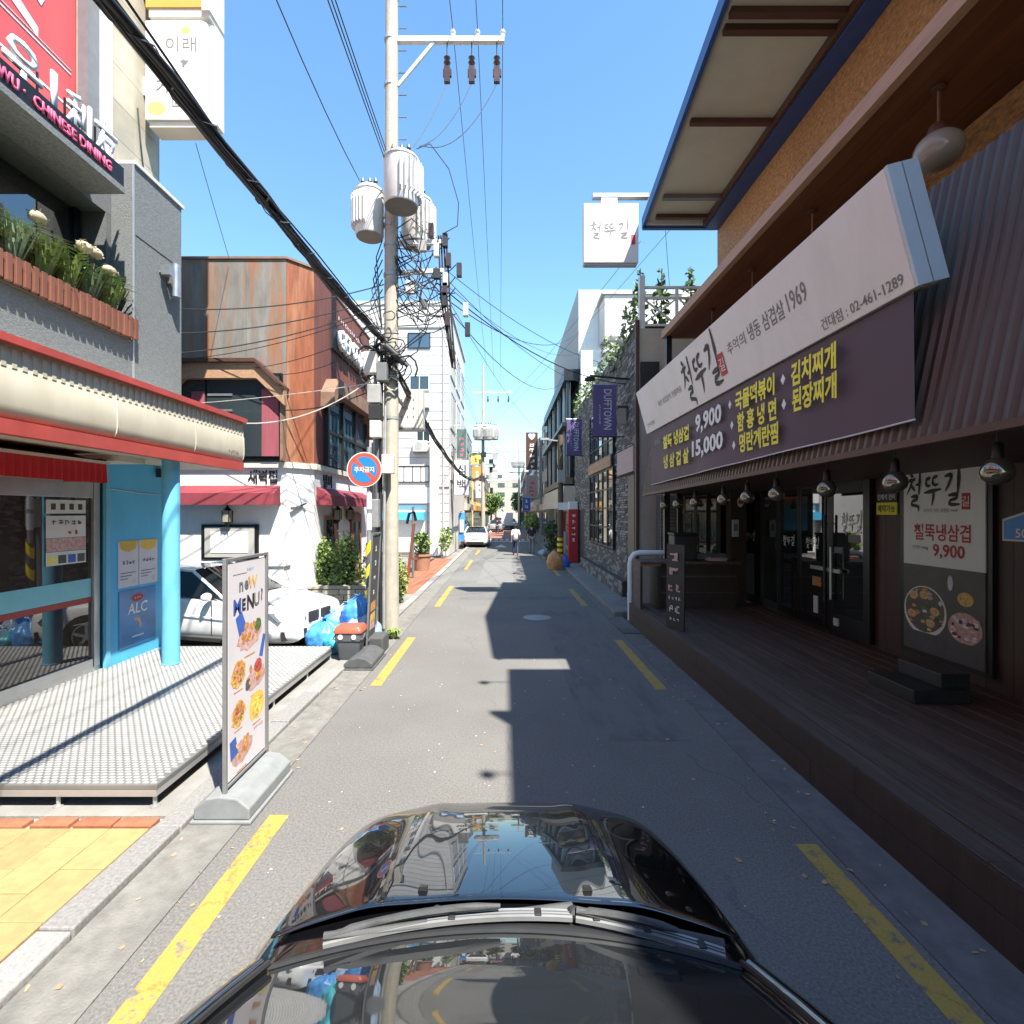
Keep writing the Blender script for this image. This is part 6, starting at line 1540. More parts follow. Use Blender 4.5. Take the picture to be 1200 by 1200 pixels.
PX0, PY0 = -2.32, 10.4
up = utility_pole(PX0, PY0, 15.5, .160, .115, 'tall concrete utility pole with transformers at the kerb', lean=.02)
crossarm(up, -2.18, -.02, 10.4, 12.08, (-1.06, -.56, -.05))
MB().bar((-2.18, 10.4, 11.15), (-1.45, 10.4, 12.03), .06, .06).build('brace', 'sign_edge', up)
MB().bar((-2.2, 10.4, 12.9), (-1.3, 10.4, 13.6), .06, .06).build('brace', 'sign_edge', up)
for z in (4.4, 5.2, 7.3, 7.9, 8.3, 9.3, 12.08, 11.15): MB().lathe([(.16 - .003 * z + .012, z - .03), (.16 - .003 * z + .012, z + .03)], (PX0, PY0, 0), 18).build('band', 'pole_steel', up)
transformer(up, -2.0, 9.84, 8.36, .33, .98, fins=(-80, 80))
transformer(up, -2.74, 10.35, 8.06, .28, .98, fins=(110, 275))
transformer(up, -1.88, 10.85, 8.15, .32, 1.0, fins=(-75, 75))
for p, q in (((-2.3, 10.4, 8.8), (-1.9, 9.9, 8.8)), ((-2.3, 10.4, 8.5), (-2.8, 10.3, 8.5)), ((-2.3, 10.4, 8.75), (-1.8, 10.8, 8.75)), ((-2.25, 10.4, 7.95), (-1.25, 10.4, 7.98)), ((-2.25, 10.4, 7.35), (-1.2, 10.4, 7.40))):
    MB().bar(p, q, .08, .08).build('arm', 'transformer_paint', up)
for k in range(9): MB().tube([(PX0 + .16, PY0 - .02, 9.6 + k * .45), (PX0 + .32, PY0 - .02, 9.6 + k * .45)], .012, 5).build('climbing_step', 'gray_steel', up)
# fuse holders and loose loops beside the pole
tg = thing('fuse_cluster', 'dark hanging fuse holders and cable loops right of the pole', 'fuse cluster', (-1.4, 10.4, 7.2))
for k in range(11):
    x = -1.45 + random.uniform(-.05, .42); z = 8.2 - k * .2; x += .035 * k
    m = MB(); m.box((x - .05, 10.3, z - .14), (x + .05, 10.42, z + .12)); m.build('fuse_holder', ('insulator', 'black_plastic', 'box_cream')[k % 3], tg)
for k in range(22):
    p0 = Vector((-2.2 + random.uniform(-.05, .1), 10.3, random.uniform(6.6, 8.2))); p1 = Vector((-1.3 + random.uniform(-.1, .35), 10.35, random.uniform(6.3, 8.1)))
    pts = wire_pts(p0, p1, random.uniform(.1, .6), 10)
    MB().tube([p + Vector((0, .03 * math.sin(i * .6 + k), .015 * math.sin(i * .9 + k))) for i, p in enumerate(pts)], .011, 5).build('loop_cable', 'cable_black', tg)
for k in range(4): MB().tube([(-1.35 + k * .05, 10.38, 8.1), (-1.3 + k * .06, 10.38, 6.8), (-1.16 + k * .05, 10.38, 6.0 - .2 * k), (-1.1, 10.6, 5.5)], .02, 6).build('riser_cable', 'cable_black', tg)
for k in range(10):      # slack ends curling on the street side of the pole
    z0 = 6.4 + k * .2; a = random.uniform(.15, .4)
    MB().tube([(-2.18, 10.3, z0), (-2.0 + a * .5, 10.25, z0 + random.uniform(-.1, .25)), (-1.9 + a, 10.25, z0 - random.uniform(.0, .4)), (-2.0 + a, 10.28, z0 - random.uniform(.5, .9)), (-2.17, 10.3, z0 - random.uniform(.6, 1.1))], .012, 5).build('loop_cable', 'cable_black', tg)
for k in range(6): MB().tube([(-2.48, 10.35, 8.0 - k * .2), (-2.58 - .03 * k, 10.25, 7.6 - k * .22), (-2.52, 10.2, 7.0 - k * .2), (-2.46, 10.22, 6.2)], .012, 5).build('loop_cable', 'cable_black', tg)
for (x, z, w, h, mt) in ((-1.75, 7.75, .16, .22, 'box_gray'), (-1.45, 7.2, .14, .2, 'black_plastic'), (-2.0, 6.9, .18, .26, 'box_cream'), (-1.7, 6.6, .12, .18, 'gray_steel')): MB().box((x, 10.28, z), (x + w, 10.38, z + h)).build('junction_box', mt, tg, bevel=.008)
# conduits and boxes on the pole
cd = thing('conduit_run', 'gray conduits and junction boxes strapped to the utility pole', 'conduit', (-2.6, 10.2, 0))
for k, (x, y, z0, z1, r) in enumerate(((-2.62, 10.25, 0, 6.3, .04), (-2.55, 10.15, 0, 5.0, .05), (-2.47, 10.13, 0, 5.9, .035), (-2.40, 10.12, .2, 4.6, .03), (-2.70, 10.35, 0, 3.9, .03))):
    MB().tube([(x, y, z0), (x + .01, y, z1 * .5), (x + .03, y, z1)], r, 8).build('conduit', ('pole_steel', 'gray_steel', 'cable_black')[k % 3], cd)
for (x0, x1, z0, z1, mt) in ((-2.68, -2.42, 4.62, 4.98, 'box_gray'), (-2.65, -2.43, 4.30, 4.60, 'black_plastic'), (-2.63, -2.42, 3.95, 4.28, 'box_cream'), (-2.75, -2.5, 5.2, 5.62, 'box_cream'), (-2.40, -2.17, 3.25, 3.62, 'box_cream'), (-2.62, -2.46, 2.2, 2.75, 'pole_steel'), (-2.50, -2.3, 5.05, 5.4, 'gray_steel')):
    MB().box((x0, 9.92, z0), (x1, 10.1, z1)).build('junction_box', mt, cd, bevel=.012)
for k in range(34):      # the knot of communication cable where the bundle meets the pole
    c = Vector((-2.45 + random.gauss(0, .2), 10.15 + random.gauss(0, .1), 5.55 + random.gauss(0, .28))); a = random.uniform(0, 6.28); rr = random.uniform(.1, .32); tl = random.uniform(-.6, .6)
    pts = [c + Vector((math.cos(a + i * .55) * rr, math.sin(a + i * .55) * rr * tl * .5, math.sin(a + i * .55) * rr * random.uniform(.7, 1.0))) for i in range(11)]
    MB().tube(pts, random.choice((.011, .014, .02)), 5).build('cable_coil', random.choice(('cable_black', 'cable_gray', 'cable_black', 'cable_white')) if k % 4 == 0 else 'cable_black', cd)
t = thing('closure_case', 'black cable splice case hanging at the pole', 'splice case', (-2.2, 10.1, 5.6)); 
MB().tube([(-2.35, 10.0, 5.75), (-2.0, 10.1, 5.45)], .075, 12).build('case', 'black_plastic', t, smooth=50); MB().tube([(-2.0, 10.1, 5.45), (-1.92, 10.12, 5.38)], .04, 10).build('gland', 'black_plastic', t)
t = thing('switch_cabinet', 'blank cream cabinet hung beside the utility pole', 'cabinet', (-2.4, 12.4, 4.6))
MB().box((-2.68, 12.2, 4.50), (-2.08, 12.5, 5.42)).build('door_panel', 'box_cream', t, bevel=.015); MB().box((-2.07, 12.2, 4.50), (-1.96, 12.5, 5.40)).build('side_panel', 'sign_cream', t)
MB().box((-2.70, 12.18, 4.46), (-1.95, 12.52, 4.495)).build('lower_edge', 'gray_steel', t)
MB().bar((-2.35, 10.6, 5.0), (-2.4, 12.25, 5.0), .06, .06).build('arm', 'gray_steel', t)
for k in range(12): MB().box((-2.62 + (k % 4) * .14, 12.194, 4.75 + (k // 4) * .2), (-2.59 + (k % 4) * .14, 12.199, 4.79 + (k // 4) * .2)).build('print', 'ink_gray', t)
# thick bundle of communication cables
cb = thing('cable_bundle', 'thick sagging bundle of black cables crossing to the pole', 'cable bundle', (-2.4, 5, 5.6))
main = wire_pts((-2.28, -9, 6.3), (-2.45, 10.25, 5.95), .55, 26)
for k in range(7):
    ph = k * 2 * math.pi / 6; rr = .0 if k == 6 else .036
    MB().tube([p + Vector((math.cos(ph + i * .55) * rr, 0, math.sin(ph + i * .55) * rr)) + Vector((random.gauss(0, .013), 0, random.gauss(0, .013))) for i, p in enumerate(main)], (.02, .027, .016, .03, .022, .018, .03)[k], 7).build('cable', 'cable_black', cb, smooth=60)
MB().tube([p + Vector((.03 * math.sin(i * .9), 0, .12 + .03 * math.sin(i * 1.3))) for i, p in enumerate(main)], .010, 5).build('support_wire', 'cable_gray', cb)
MB().tube([main[i // 8].lerp(main[min(i // 8 + 1, 26)], (i % 8) / 8) + Vector((.066 * math.cos(i * .8), 0, .066 * math.sin(i * .8))) for i in range(26 * 8)], .006, 4).build('lashing_wire', 'cable_gray', cb)
for k, (i0, i1) in enumerate(((9, 14), (13, 19), (17, 23), (20, 25))): MB().tube([main[i] + Vector((.06, 0, -.09 - .05 * math.sin(math.pi * (i - i0) / (i1 - i0)) + .02 * math.sin(i * 2.1))) for i in range(i0, i1 + 1)], .011, 5).build('slack_cable', 'cable_black', cb)
for i in range(4, 25, 3): MB().lathe([(.072, -.008), (.072, .008)], tuple(main[i]), 10, 'y').build('clip', 'cable_black', cb)
cb2 = thing('cable_bundle', 'black cable bundle drooping from the pole along the tiled block', 'cable bundle', (-2.2, 20, 5))
main = wire_pts((-2.3, 10.5, 5.5), (-2.0, 45, 5.9), 1.3, 22)
for k in range(3): MB().tube([p + Vector((math.cos(k * 2.1 + i) * .045, 0, math.sin(k * 2.1 + i) * .06)) for i, p in enumerate(main)], .034, 6).build('cable', 'cable_black', cb2, smooth=60)
GW = 'overhead wires'
def wire(label, a, b, sag, r=.007, mat='cable_gray', n=14, pts=None):
    m = MB(); m.tube(pts or wire_pts(a, b, sag, n), r, 5)
    return m.build('overhead_wire', mat, None, label=label, cat='wire', group=GW)
for k, (u0, z0, u1, z1) in enumerate(((-2.4, 6.6, -7.9, 5.9), (-2.4, 6.3, -6.3, 5.7), (-2.4, 6.1, -5.2, 5.6))):
    wire(('upper', 'middle', 'lower')[k] + ' of three slack service wires fixed to the rusted wall top', (u0, 10.3, z0), (u1, 11.55, z1), .22, .008, 'cable_black')
for k, (x1, y1, z1) in enumerate(((3.4, 15.5, 6.9), (3.4, 19, 7.2), (4.0, 28, 11.2), (3.5, 44, 9.5))):
    wire(('first', 'second', 'third', 'fourth')[k] + ' of four thin service wires fanning from pole to shaded side', (-1.3, 10.4, 7.5 - .15 * k), (x1, y1, z1), .35 + .15 * k, .007, 'cable_black')
# high lines along the street
for x, lb in ((-1.06, 'left of the three high lines on the crossarm'), (-.56, 'middle of the three high lines on the crossarm'), (-.05, 'right of the three high lines, at the crossarm tip')):
    wire(lb + ', running down the street', (x, 10.4, 12.28), (x * .9 + (.9 if x > -.3 else .0) * 0 - .4, 45, 13.0), .55, .008, n=18)
    wire(lb + ', coming from above the road', (x, -18, 12.6), (x, 10.4, 12.28), .3, .009)
for k, (x, z, lb) in enumerate(((-2.72, 10.2, 'left'), (-2.62, 10.1, 'middle'), (-2.5, 9.9, 'right'))):
    wire(lb + ' one of three slack wires fanning up from the pole top', (x - .1, -16, 11.6), (-2.28, 10.3, 9.2 + k * .12), .5, .009, 'cable_black')
    wire(lb + ' one of three lines passing the transformers down the street', (-2.2 + k * .1, 10.3, 9.1), (-2.0 + k * .08, 45, 9.6), .9, .008)
wire('single wire curving down from the upper sky to the left transformer', (-3.4, -2, 13.0), (-2.9, 10.2, 9.1), 1.1, .009)
wire('steep thin wire below the white hanging sign', (-5.2, 8.6, 8.7), (-6.2, 11.5, 8.2), .02, .006)
for k, (z0, z1) in enumerate(((7.1, 6.22), (6.85, 5.78), (6.7, 5.42))):
    wire(('upper', 'middle', 'lower')[k] + ' of three wires crossing before the rusted wall', (-2.45, 10.35, z0), (-5.93, 9.38, z1), .16, .012, 'cable_black')
wire('drooping wire between pole and rusted corner window hood', (-2.6, 10.2, 4.95), (-4.9, 11.3, 4.75), .12, .012, 'cable_black')
wire('pale cable swinging from the pole to the cream gutter end', (-2.6, 10.1, 5.15), (-4.9, 9.3, 4.12), .28, .012, 'cable_white')
wire('pale thin cable stretched across the front bay window', (-2.6, 10.1, 5.05), (-7.2, 11.2, 4.85), .05, .008, 'cable_white')
wire('wire crossing the street to the white tower house', (-1.4, 10.5, 7.0), (3.98, 27.5, 12.2), .9, .012, 'cable_black')
wire('wire crossing the street to the slate building lamp', (-1.4, 10.5, 7.2), (3.4, 14.4, 6.1), .45, .013, 'cable_black')
wire('lower wire crossing the street to the dark window box', (-1.35, 10.5, 6.9), (3.2, 28, 9.6), 1.0, .011, 'cable_black')
wire('thin wire climbing toward the projecting box sign', (-1.9, 45, 10.2), (3.2, 12.1, 8.9), .3, .007)
wire('thin wire rising behind the box sign to the blue roof', (-1.9, 45, 9.6), (4.2, 13.1, 9.7), .3, .007)
wire('thin wire dropping to the white railing', (4.1, 13.1, 9.7), (4.35, 13.56, 8.5), .02, .007)
for k in range(5):
    wire(('first', 'second', 'third', 'fourth', 'fifth')[k] + ' of the far wires across the street end, counting downwards', (-1.95 + k * .1, 45, 8.2 - k * .75), (3.3 + k * .12, 42 + k * 7, 7.8 - k * .45), .4, .012)
for k in range(4):
    wire(('topmost', 'second', 'third', 'lowest')[k] + ' of the lines between the two far poles', (-1.9, 45, 10.6 - k * 1.2), (2.1, 78, 10.4 - k * 1.0), .6, .014)
# jumper leads from the fuses to the transformer
for k, x in enumerate((-1.18, -.68, -.17)):
    wire(('left', 'middle', 'right')[k] + ' jumper lead from a crossarm fuse to the transformer', (x, 10.4, 11.2), (-1.75 + .1 * k, 9.8, 9.5), .1 + .16 * k, .008)
wire('loop of cable bulging right of the transformers', None, None, 0, .010, pts=[Vector(p) for p in ((-1.7, 9.8, 9.45), (-1.45, 9.9, 9.62), (-1.1, 10.0, 9.2), (-.92, 10.1, 8.6), (-.95, 10.2, 8.2), (-1.25, 10.3, 8.1))])
# far poles
fp = utility_pole(-1.95, 45, 15.5, .19, .10, 'far concrete pole with pale transformers on the sunny side')
crossarm(fp, -2.9, .6, 45, 13.0, (-1.4, -.5, .4)); transformer(fp, -2.3, 44.7, 8.8, .42, 1.3); transformer(fp, -1.5, 44.7, 8.8, .42, 1.3); transformer(fp, -1.0, 45.2, 8.9, .4, 1.2)
for z in (7.6, 6.6, 5.4): MB().box((-2.9, 44.95, z), (-.6, 45.05, z + .1)).build('arm', 'pole_steel', fp)
for k in range(14):
    jx, jz, jy = -2.1 + random.uniform(0, 1.1), 4.0 + random.uniform(0, 3.4), 44.3 + k * .04
    MB().box((jx, jy, jz), (jx + random.uniform(.2, .5), jy + .03, jz + random.uniform(.3, .7))).build('junction_box', random.choice(('box_gray', 'black_plastic', 'box_cream')), fp)
fp2 = utility_pole(2.1, 78, 13.5, .19, .10, 'farthest pole rising over the shaded side')
transformer(fp2, 1.5, 77.7, 9.2, .45, 1.4); transformer(fp2, 2.4, 77.7, 9.2, .45, 1.4); MB().box((.4, 77.9, 8.4), (3.6, 78.0, 8.55)).build('arm', 'pole_steel', fp2)
rp = utility_pole(2.66, 24.6, 6.2, .15, .12, 'short dark pole with striped foot on the shaded side', mat='stem_brown')
for k in range(4): MB().lathe([(.165, .35 + k * .26), (.165, .35 + k * .26 + .13)], (2.66, 24.6, 0), 14).build('hazard_stripe', 'hazard_yellow', rp)
MB().box((2.5, 24.3, 3.9), (2.85, 24.5, 4.5)).build('junction_box', 'box_gray', rp); MB().bar((2.66, 24.6, 5.9), (1.9, 24.6, 6.0), .06, .06).build('lamp_arm', 'alu', rp); MB().box((1.7, 24.5, 5.95), (2.1, 24.7, 6.05)).build('lamp_head', 'alu', rp)
MB().tube([(2.5, 24.4, 5.9), (2.42, 24.4, 5.0), (2.55, 24.4, 4.4)], .02, 6).build('loop_cable', 'cable_black', rp)
MB().box((2.52, 24.42, 2.6), (3.0, 24.44, 2.95)).build('small_sign', 'sign_white', rp)

# ------------------------------------------------------------------ no-parking sign and striped post
ns = thing('no_parking_sign', 'round blue and red no parking sign on a post by the kerb', 'traffic sign', (-2.66, 9.75, 0))
MB().tube([(-2.62, 9.86, 0), (-2.62, 9.86, 3.75)], .042, 14).build('post', 'pole_steel', ns, smooth=60)
pz = MB().tube([(-2.62, 9.86, .78), (-2.62, 9.86, 1.9)], .062, 18); pz.build('sleeve', 'rubber_dark', ns)
for k in range(3):     # slanting yellow bands
    m = MB(); n = 18; z = .86 + k * .42; vs = []
    for j in range(n):
        a = 2 * math.pi * j / n; vs += [(-2.62 + .0635 * math.cos(a), 9.86 + .0635 * math.sin(a), z + .10 * math.cos(a)), (-2.62 + .0635 * math.cos(a), 9.86 + .0635 * math.sin(a), z + .2 + .10 * math.cos(a))]
    m.add(vs, [(2 * j, 2 * ((j + 1) % n), 2 * ((j + 1) % n) + 1, 2 * j + 1) for j in range(n)]); m.build('yellow_stripe', 'hazard_yellow', ns)
for z in (2.15, 2.55): MB().tube([(-2.62, 9.86, z), (-2.62, 9.86, z + .32)], .052, 14).build('paper_wrap', 'paper_lilac', ns)
sgd = MB().lathe([(.335, 0), (.335, -.012), (.3349, -.014)], (-2.69, 9.79, 3.31), 44, 'y'); sgd.build('rim', 'sign_white', ns)
MB().lathe([(.318, -.0145), (.318, -.017)], (-2.69, 9.79, 3.31), 44, 'y').build('red_disc', 'sign_redorange', ns)
MB().lathe([(.245, -.0175), (.245, -.020)], (-2.69, 9.79, 3.31), 44, 'y').build('blue_disc', 'sign_blue', ns)
a = R(135); d = Vector((math.cos(a), 0, math.sin(a))); e = Vector((math.sin(a), 0, -math.cos(a))) * .038; c = Vector((-2.69, 9.7685, 3.31))
MB().add([c + d * .27 + e, c + d * .27 - e, c - d * .27 - e, c - d * .27 + e], [(0, 1, 2, 3)]).build('red_bar', 'sign_redorange', ns)
lettering('주차금지', ns, (-2.69, 9.767, 3.31), (1, 0, 0), UP, .11, 'ink_white', w=.38, bold=.02)
MB().box((-2.72, 9.792, 3.25), (-2.58, 9.82, 3.36)).build('clamp', 'pole_steel', ns)

# ------------------------------------------------------------------ pavement signs
ms = thing('menu_stand', 'white framed menu banner stand with food pictures on a gray base', 'sign stand', (-2.27, 4.5, 0))
b = MB(); b.box((-2.52, 4.08, .002), (-2.03, 4.92, .03)); b.build('base_plate', 'rubber_gray', ms, bevel=.008)
b = MB(); prf = [(-2.50, .03), (-2.50, .12), (-2.40, .20), (-2.30, .215), (-2.28, .215), (-2.15, .20), (-2.05, .12), (-2.05, .03)]
b.prism([(x, 4.1, z) for x, z in prf], (0, .80, 0)); b.build('base_block', 'rubber_gray', ms, bevel=.012)
f = MB()
for y in (4.16, 4.88): f.box((-2.292, y - .016, .04), (-2.26, y + .016, 2.12))
f.box((-2.290, 4.176, 2.09), (-2.262, 4.864, 2.118)); f.box((-2.29, 4.176, .24), (-2.262, 4.864, .262)); f.build('frame', 'gray_steel', ms, bevel=.004)
sh = MB().box((-2.281, 4.2, .28), (-2.271, 4.84, 2.075)).build('sheet', 'menu_print', ms)
YM = 4.52
def mp(y, z, w, h, mat, name, ang=0, k=20, wob=.12, dx=0.0):
    ca, sa = math.cos(R(ang)), math.sin(R(ang)); pts = []
    for i in range(k):
        r = 1 + random.uniform(-wob, wob); u, v = w * r * math.cos(6.283 * i / k), h * r * math.sin(6.283 * i / k)
        pts.append((-2.270 + dx, y + u * ca - v * sa, z + u * sa + v * ca))
    MB().add(pts, [tuple(range(k))]).build(name, mat, sh)
mx = -2.271
for chh, y, z, h, mt in (('n', 4.40, 1.86, .08, 'ink_gray'), ('e', 4.49, 1.865, .08, 'ink_gray'), ('W', 4.60, 1.88, .11, 'food_gold'), ('M', 4.335, 1.70, .13, 'ink_blue'), ('E', 4.445, 1.70, .10, 'ink_black'), ('N', 4.56, 1.705, .13, 'ink_black'), ('U', 4.675, 1.71, .12, 'ink_gray'), ('?', 4.77, 1.74, .11, 'ink_gray')):
    lettering(chh, sh, (mx, y, z), YL, UPZ, h, mt, bold=.03)
scribble(sh, (mx, 4.56, 2.0), YL, UPZ, .12, .03, 5, 'ink_blue')
MB().box((-2.2705, 4.27, 1.965), (-2.2700, 4.5, 1.972)).build('line_print', 'ink_gray', sh)
def dish(y, z, r, kind):
    if kind == 'wing':
        mp(y, z - .02, r * 1.25, r * .62, 'food_pink', 'plate_print', 8, dx=.0004); 
        for q in range(18): mp(y + random.uniform(-.8, .75) * r, z + random.uniform(-.3, .55) * r, r * random.uniform(.12, .26), r * random.uniform(.1, .18), random.choice(('food_orange', 'food_gold', 'food_orange')), 'food_print', random.uniform(0, 180), 9, .25, .0008 + q * .0001)
    elif kind == 'pizza':
        mp(y, z, r, r * .85, 'food_gold', 'plate_print', 30, dx=.0004); mp(y, z + .01, r * .8, r * .66, 'food_orange', 'food_print', 30, dx=.0008)
        for q in range(20): mp(y + random.uniform(-.62, .62) * r, z + random.uniform(-.5, .52) * r, r * random.uniform(.06, .16), r * random.uniform(.05, .13), random.choice(('food_red', 'food_gold', 'food_pink', 'food_green', 'food_orange')), 'food_print', 0, 8, .2, .0012 + q * .0001)
    elif kind == 'fries':
        mp(y, z, r, r * .9, 'paper_gold', 'plate_print', 0, dx=.0004)
        for q in range(26): mp(y + random.uniform(-.6, .6) * r, z + random.uniform(-.6, .6) * r, r * .3, r * .07, random.choice(('food_gold', 'stain_yellow')), 'food_print', random.uniform(0, 180), 8, .1, .0008 + q * .0001)
    MB().box((-2.2703, y - r * .6, z - r * 1.15), (-2.2698, y + r * .5, z - r * 1.07)).build('caption_line', 'food_orange', sh)
def pack(y, z, w, h, ang):
    ca, sa = math.cos(R(ang)), math.sin(R(ang)); MB().add([(-2.2695, y + u * ca - v * sa, z + u * sa + v * ca) for u, v in ((-w, -h), (w, -h), (w * .8, h), (-w * .8, h))], [(0, 1, 2, 3)]).build('pack_print', 'ink_blue', sh)
dish(4.56, 1.42, .17, 'wing'); pack(4.40, 1.54, .07, .09, 25); mp(4.70, 1.47, .06, .06, 'food_green', 'sauce_print', dx=.002)
dish(4.36, 1.12, .13, 'pizza'); dish(4.66, 1.02, .15, 'wing'); mp(4.70, 1.1, .07, .06, 'food_red', 'food_print', dx=.003); pack(4.79, 1.26, .035, .1, -20); mp(4.52, .98, .045, .05, 'dark_print', 'sauce_print', dx=.002)
dish(4.36, .78, .12, 'pizza'); dish(4.68, .74, .14, 'fries'); dish(4.42, .46, .15, 'wing'); pack(4.28, .52, .06, .08, 10)
scribble(sh, (mx, 4.70, .55), YL, UPZ, .18, .035, 5, 'ink_red')
bs2 = thing('dark_banner_stand', 'dark gray banner stand leaning beside the utility pole', 'sign stand', (-2.36, 8.9, 0))
b = MB(); b.box((-2.58, 8.05, .002), (-2.08, 8.95, .03)); b.build('base_plate', 'rubber_dark', bs2, bevel=.008)
b = MB(); b.prism([(x, 8.08, z) for x, z in ((-2.56, .03), (-2.55, .10), (-2.44, .175), (-2.32, .20), (-2.2, .175), (-2.10, .10), (-2.10, .03))], (0, .82, 0)); b.build('base_block', 'rubber_dark', bs2, bevel=.015)
b = MB(); b.box((-2.56, 8.97, .002), (-2.14, 9.45, .30)); b.build('rear_block', 'rubber_dark', bs2, bevel=.03)
f = MB(); lean = .05
def q_(y, z): return Vector((-2.40 + .05 * z, y, z))
f.bar(q_(8.84, .08), q_(8.84, 2.12), .03, .03); f.bar(q_(9.42, .08), q_(9.42, 2.12), .03, .03); f.bar(q_(8.84, 2.12), q_(9.42, 2.12), .03, .03); f.bar(q_(8.84, .26), q_(9.42, .26), .03, .03); f.build('frame', 'gray_steel', bs2)
sh2 = MB().prism([q_(8.87, .29), q_(9.39, .29), q_(9.39, 2.08), q_(8.87, 2.08)], (-.012, 0, 0)).build('sheet', 'rubber_dark', bs2)
for k in range(4): scribble(sh2, q_(9.13, 1.85 - k * .26), YL, UPZ, .17, .16, 1, 'ink_white')
for z, mt in ((.75, 'food_orange'), (.55, 'food_gold'), (.42, 'food_pink')): MB().prism([q_(8.98, z), q_(9.3, z), q_(9.28, z + .16), q_(9.0, z + .14)], (.003, 0, 0)).build('food_print', mt, sh2)
# bin and bags
bn2 = thing('food_waste_bin', 'gray food waste bin with a red lid at the kerb', 'bin', (-2.6, 8.55, .0))
bx, by = -2.60, 8.62; m = MB(); n = 4
def rr_ring(w, d, z, c=.05):
    pts = []
    for sx, sy, a0 in ((1, 1, 0), (-1, 1, 90), (-1, -1, 180), (1, -1, 270)):
        for k in range(4): a = R(a0 + k * 30); pts.append((bx + sx * (w - c) + c * math.cos(a), by + sy * (d - c) + c * math.sin(a), z))
    return pts
rings = [rr_ring(.155, .14, .055), rr_ring(.17, .155, .10), rr_ring(.20, .18, .36), rr_ring(.215, .195, .37), rr_ring(.22, .20, .50)]
vs = [p for r_ in rings for p in r_]; k_ = 16
m.add(vs, [(i * k_ + j, i * k_ + (j + 1) % k_, (i + 1) * k_ + (j + 1) % k_, (i + 1) * k_ + j) for i in range(len(rings) - 1) for j in range(k_)] + [tuple(range(k_ - 1, -1, -1)), tuple((len(rings) - 1) * k_ + j for j in range(k_))]); m.build('body', 'bin_gray', bn2, smooth=35)
rings = [rr_ring(.235, .215, .502), rr_ring(.235, .215, .54), rr_ring(.20, .18, .60), rr_ring(.17, .15, .605)]
m = MB(); vs = [p for r_ in rings for p in r_]; m.add(vs, [(i * k_ + j, i * k_ + (j + 1) % k_, (i + 1) * k_ + (j + 1) % k_, (i + 1) * k_ + j) for i in range(3) for j in range(k_)] + [tuple(range(k_ - 1, -1, -1)), tuple(3 * k_ + j for j in range(k_))]); m.build('lid', 'bin_lid', bn2, smooth=35)
for x in (-.11, .11): MB().lathe([(.042, -.004), (.042, .0)], (bx + x, by - .206, .44), 14, 'y').build('round_sticker', 'paper_white', bn2)
MB().tube([(bx - .24, by, .46), (bx - .25, by - .17, .40), (bx + .25, by - .17, .40), (bx + .24, by, .46)], .012, 6).build('handle', 'bin_gray', bn2)
gb_ = 'blue rubbish bags heaped by the sign post'
for i, (x, y, z, rx, ry, h, mt, lb) in enumerate(((-3.18, 9.2, .03, .36, .3, .62, 'bag_blue', 'blue bag in the heap nearest the white car'), (-2.95, 9.75, .03, .42, .36, .86, 'bag_pale', 'whitish blue bag standing at the back of the heap'),
        (-2.62, 9.45, .03, .30, .28, .80, 'bag_pale', 'whitish blue bag in the heap touching the sign post'), (-2.72, 9.6, .45, .32, .3, .55, 'bag_blue', 'bright blue bag on top of the heap'), (-3.25, 9.65, .03, .34, .3, .66, 'bag_blue', 'blue bag behind the heap by the car bumper'),
        (-3.0, 9.05, .03, .28, .24, .42, 'bag_teal', 'small teal bag low in front of the heap'), (-2.78, 9.15, .03, .24, .22, .45, 'bag_pale', 'small pale bag between the bin and the heap'))):
    bag('rubbish_bag', lb, x, y, z, rx, ry, h, mt, group=gb_, seed=20 + i)
tuft('weed_clump', 'bright green weeds at the foot of the utility pole', -2.20, 10.1, .0, 120, .22, 'leaf_light', None, 0)

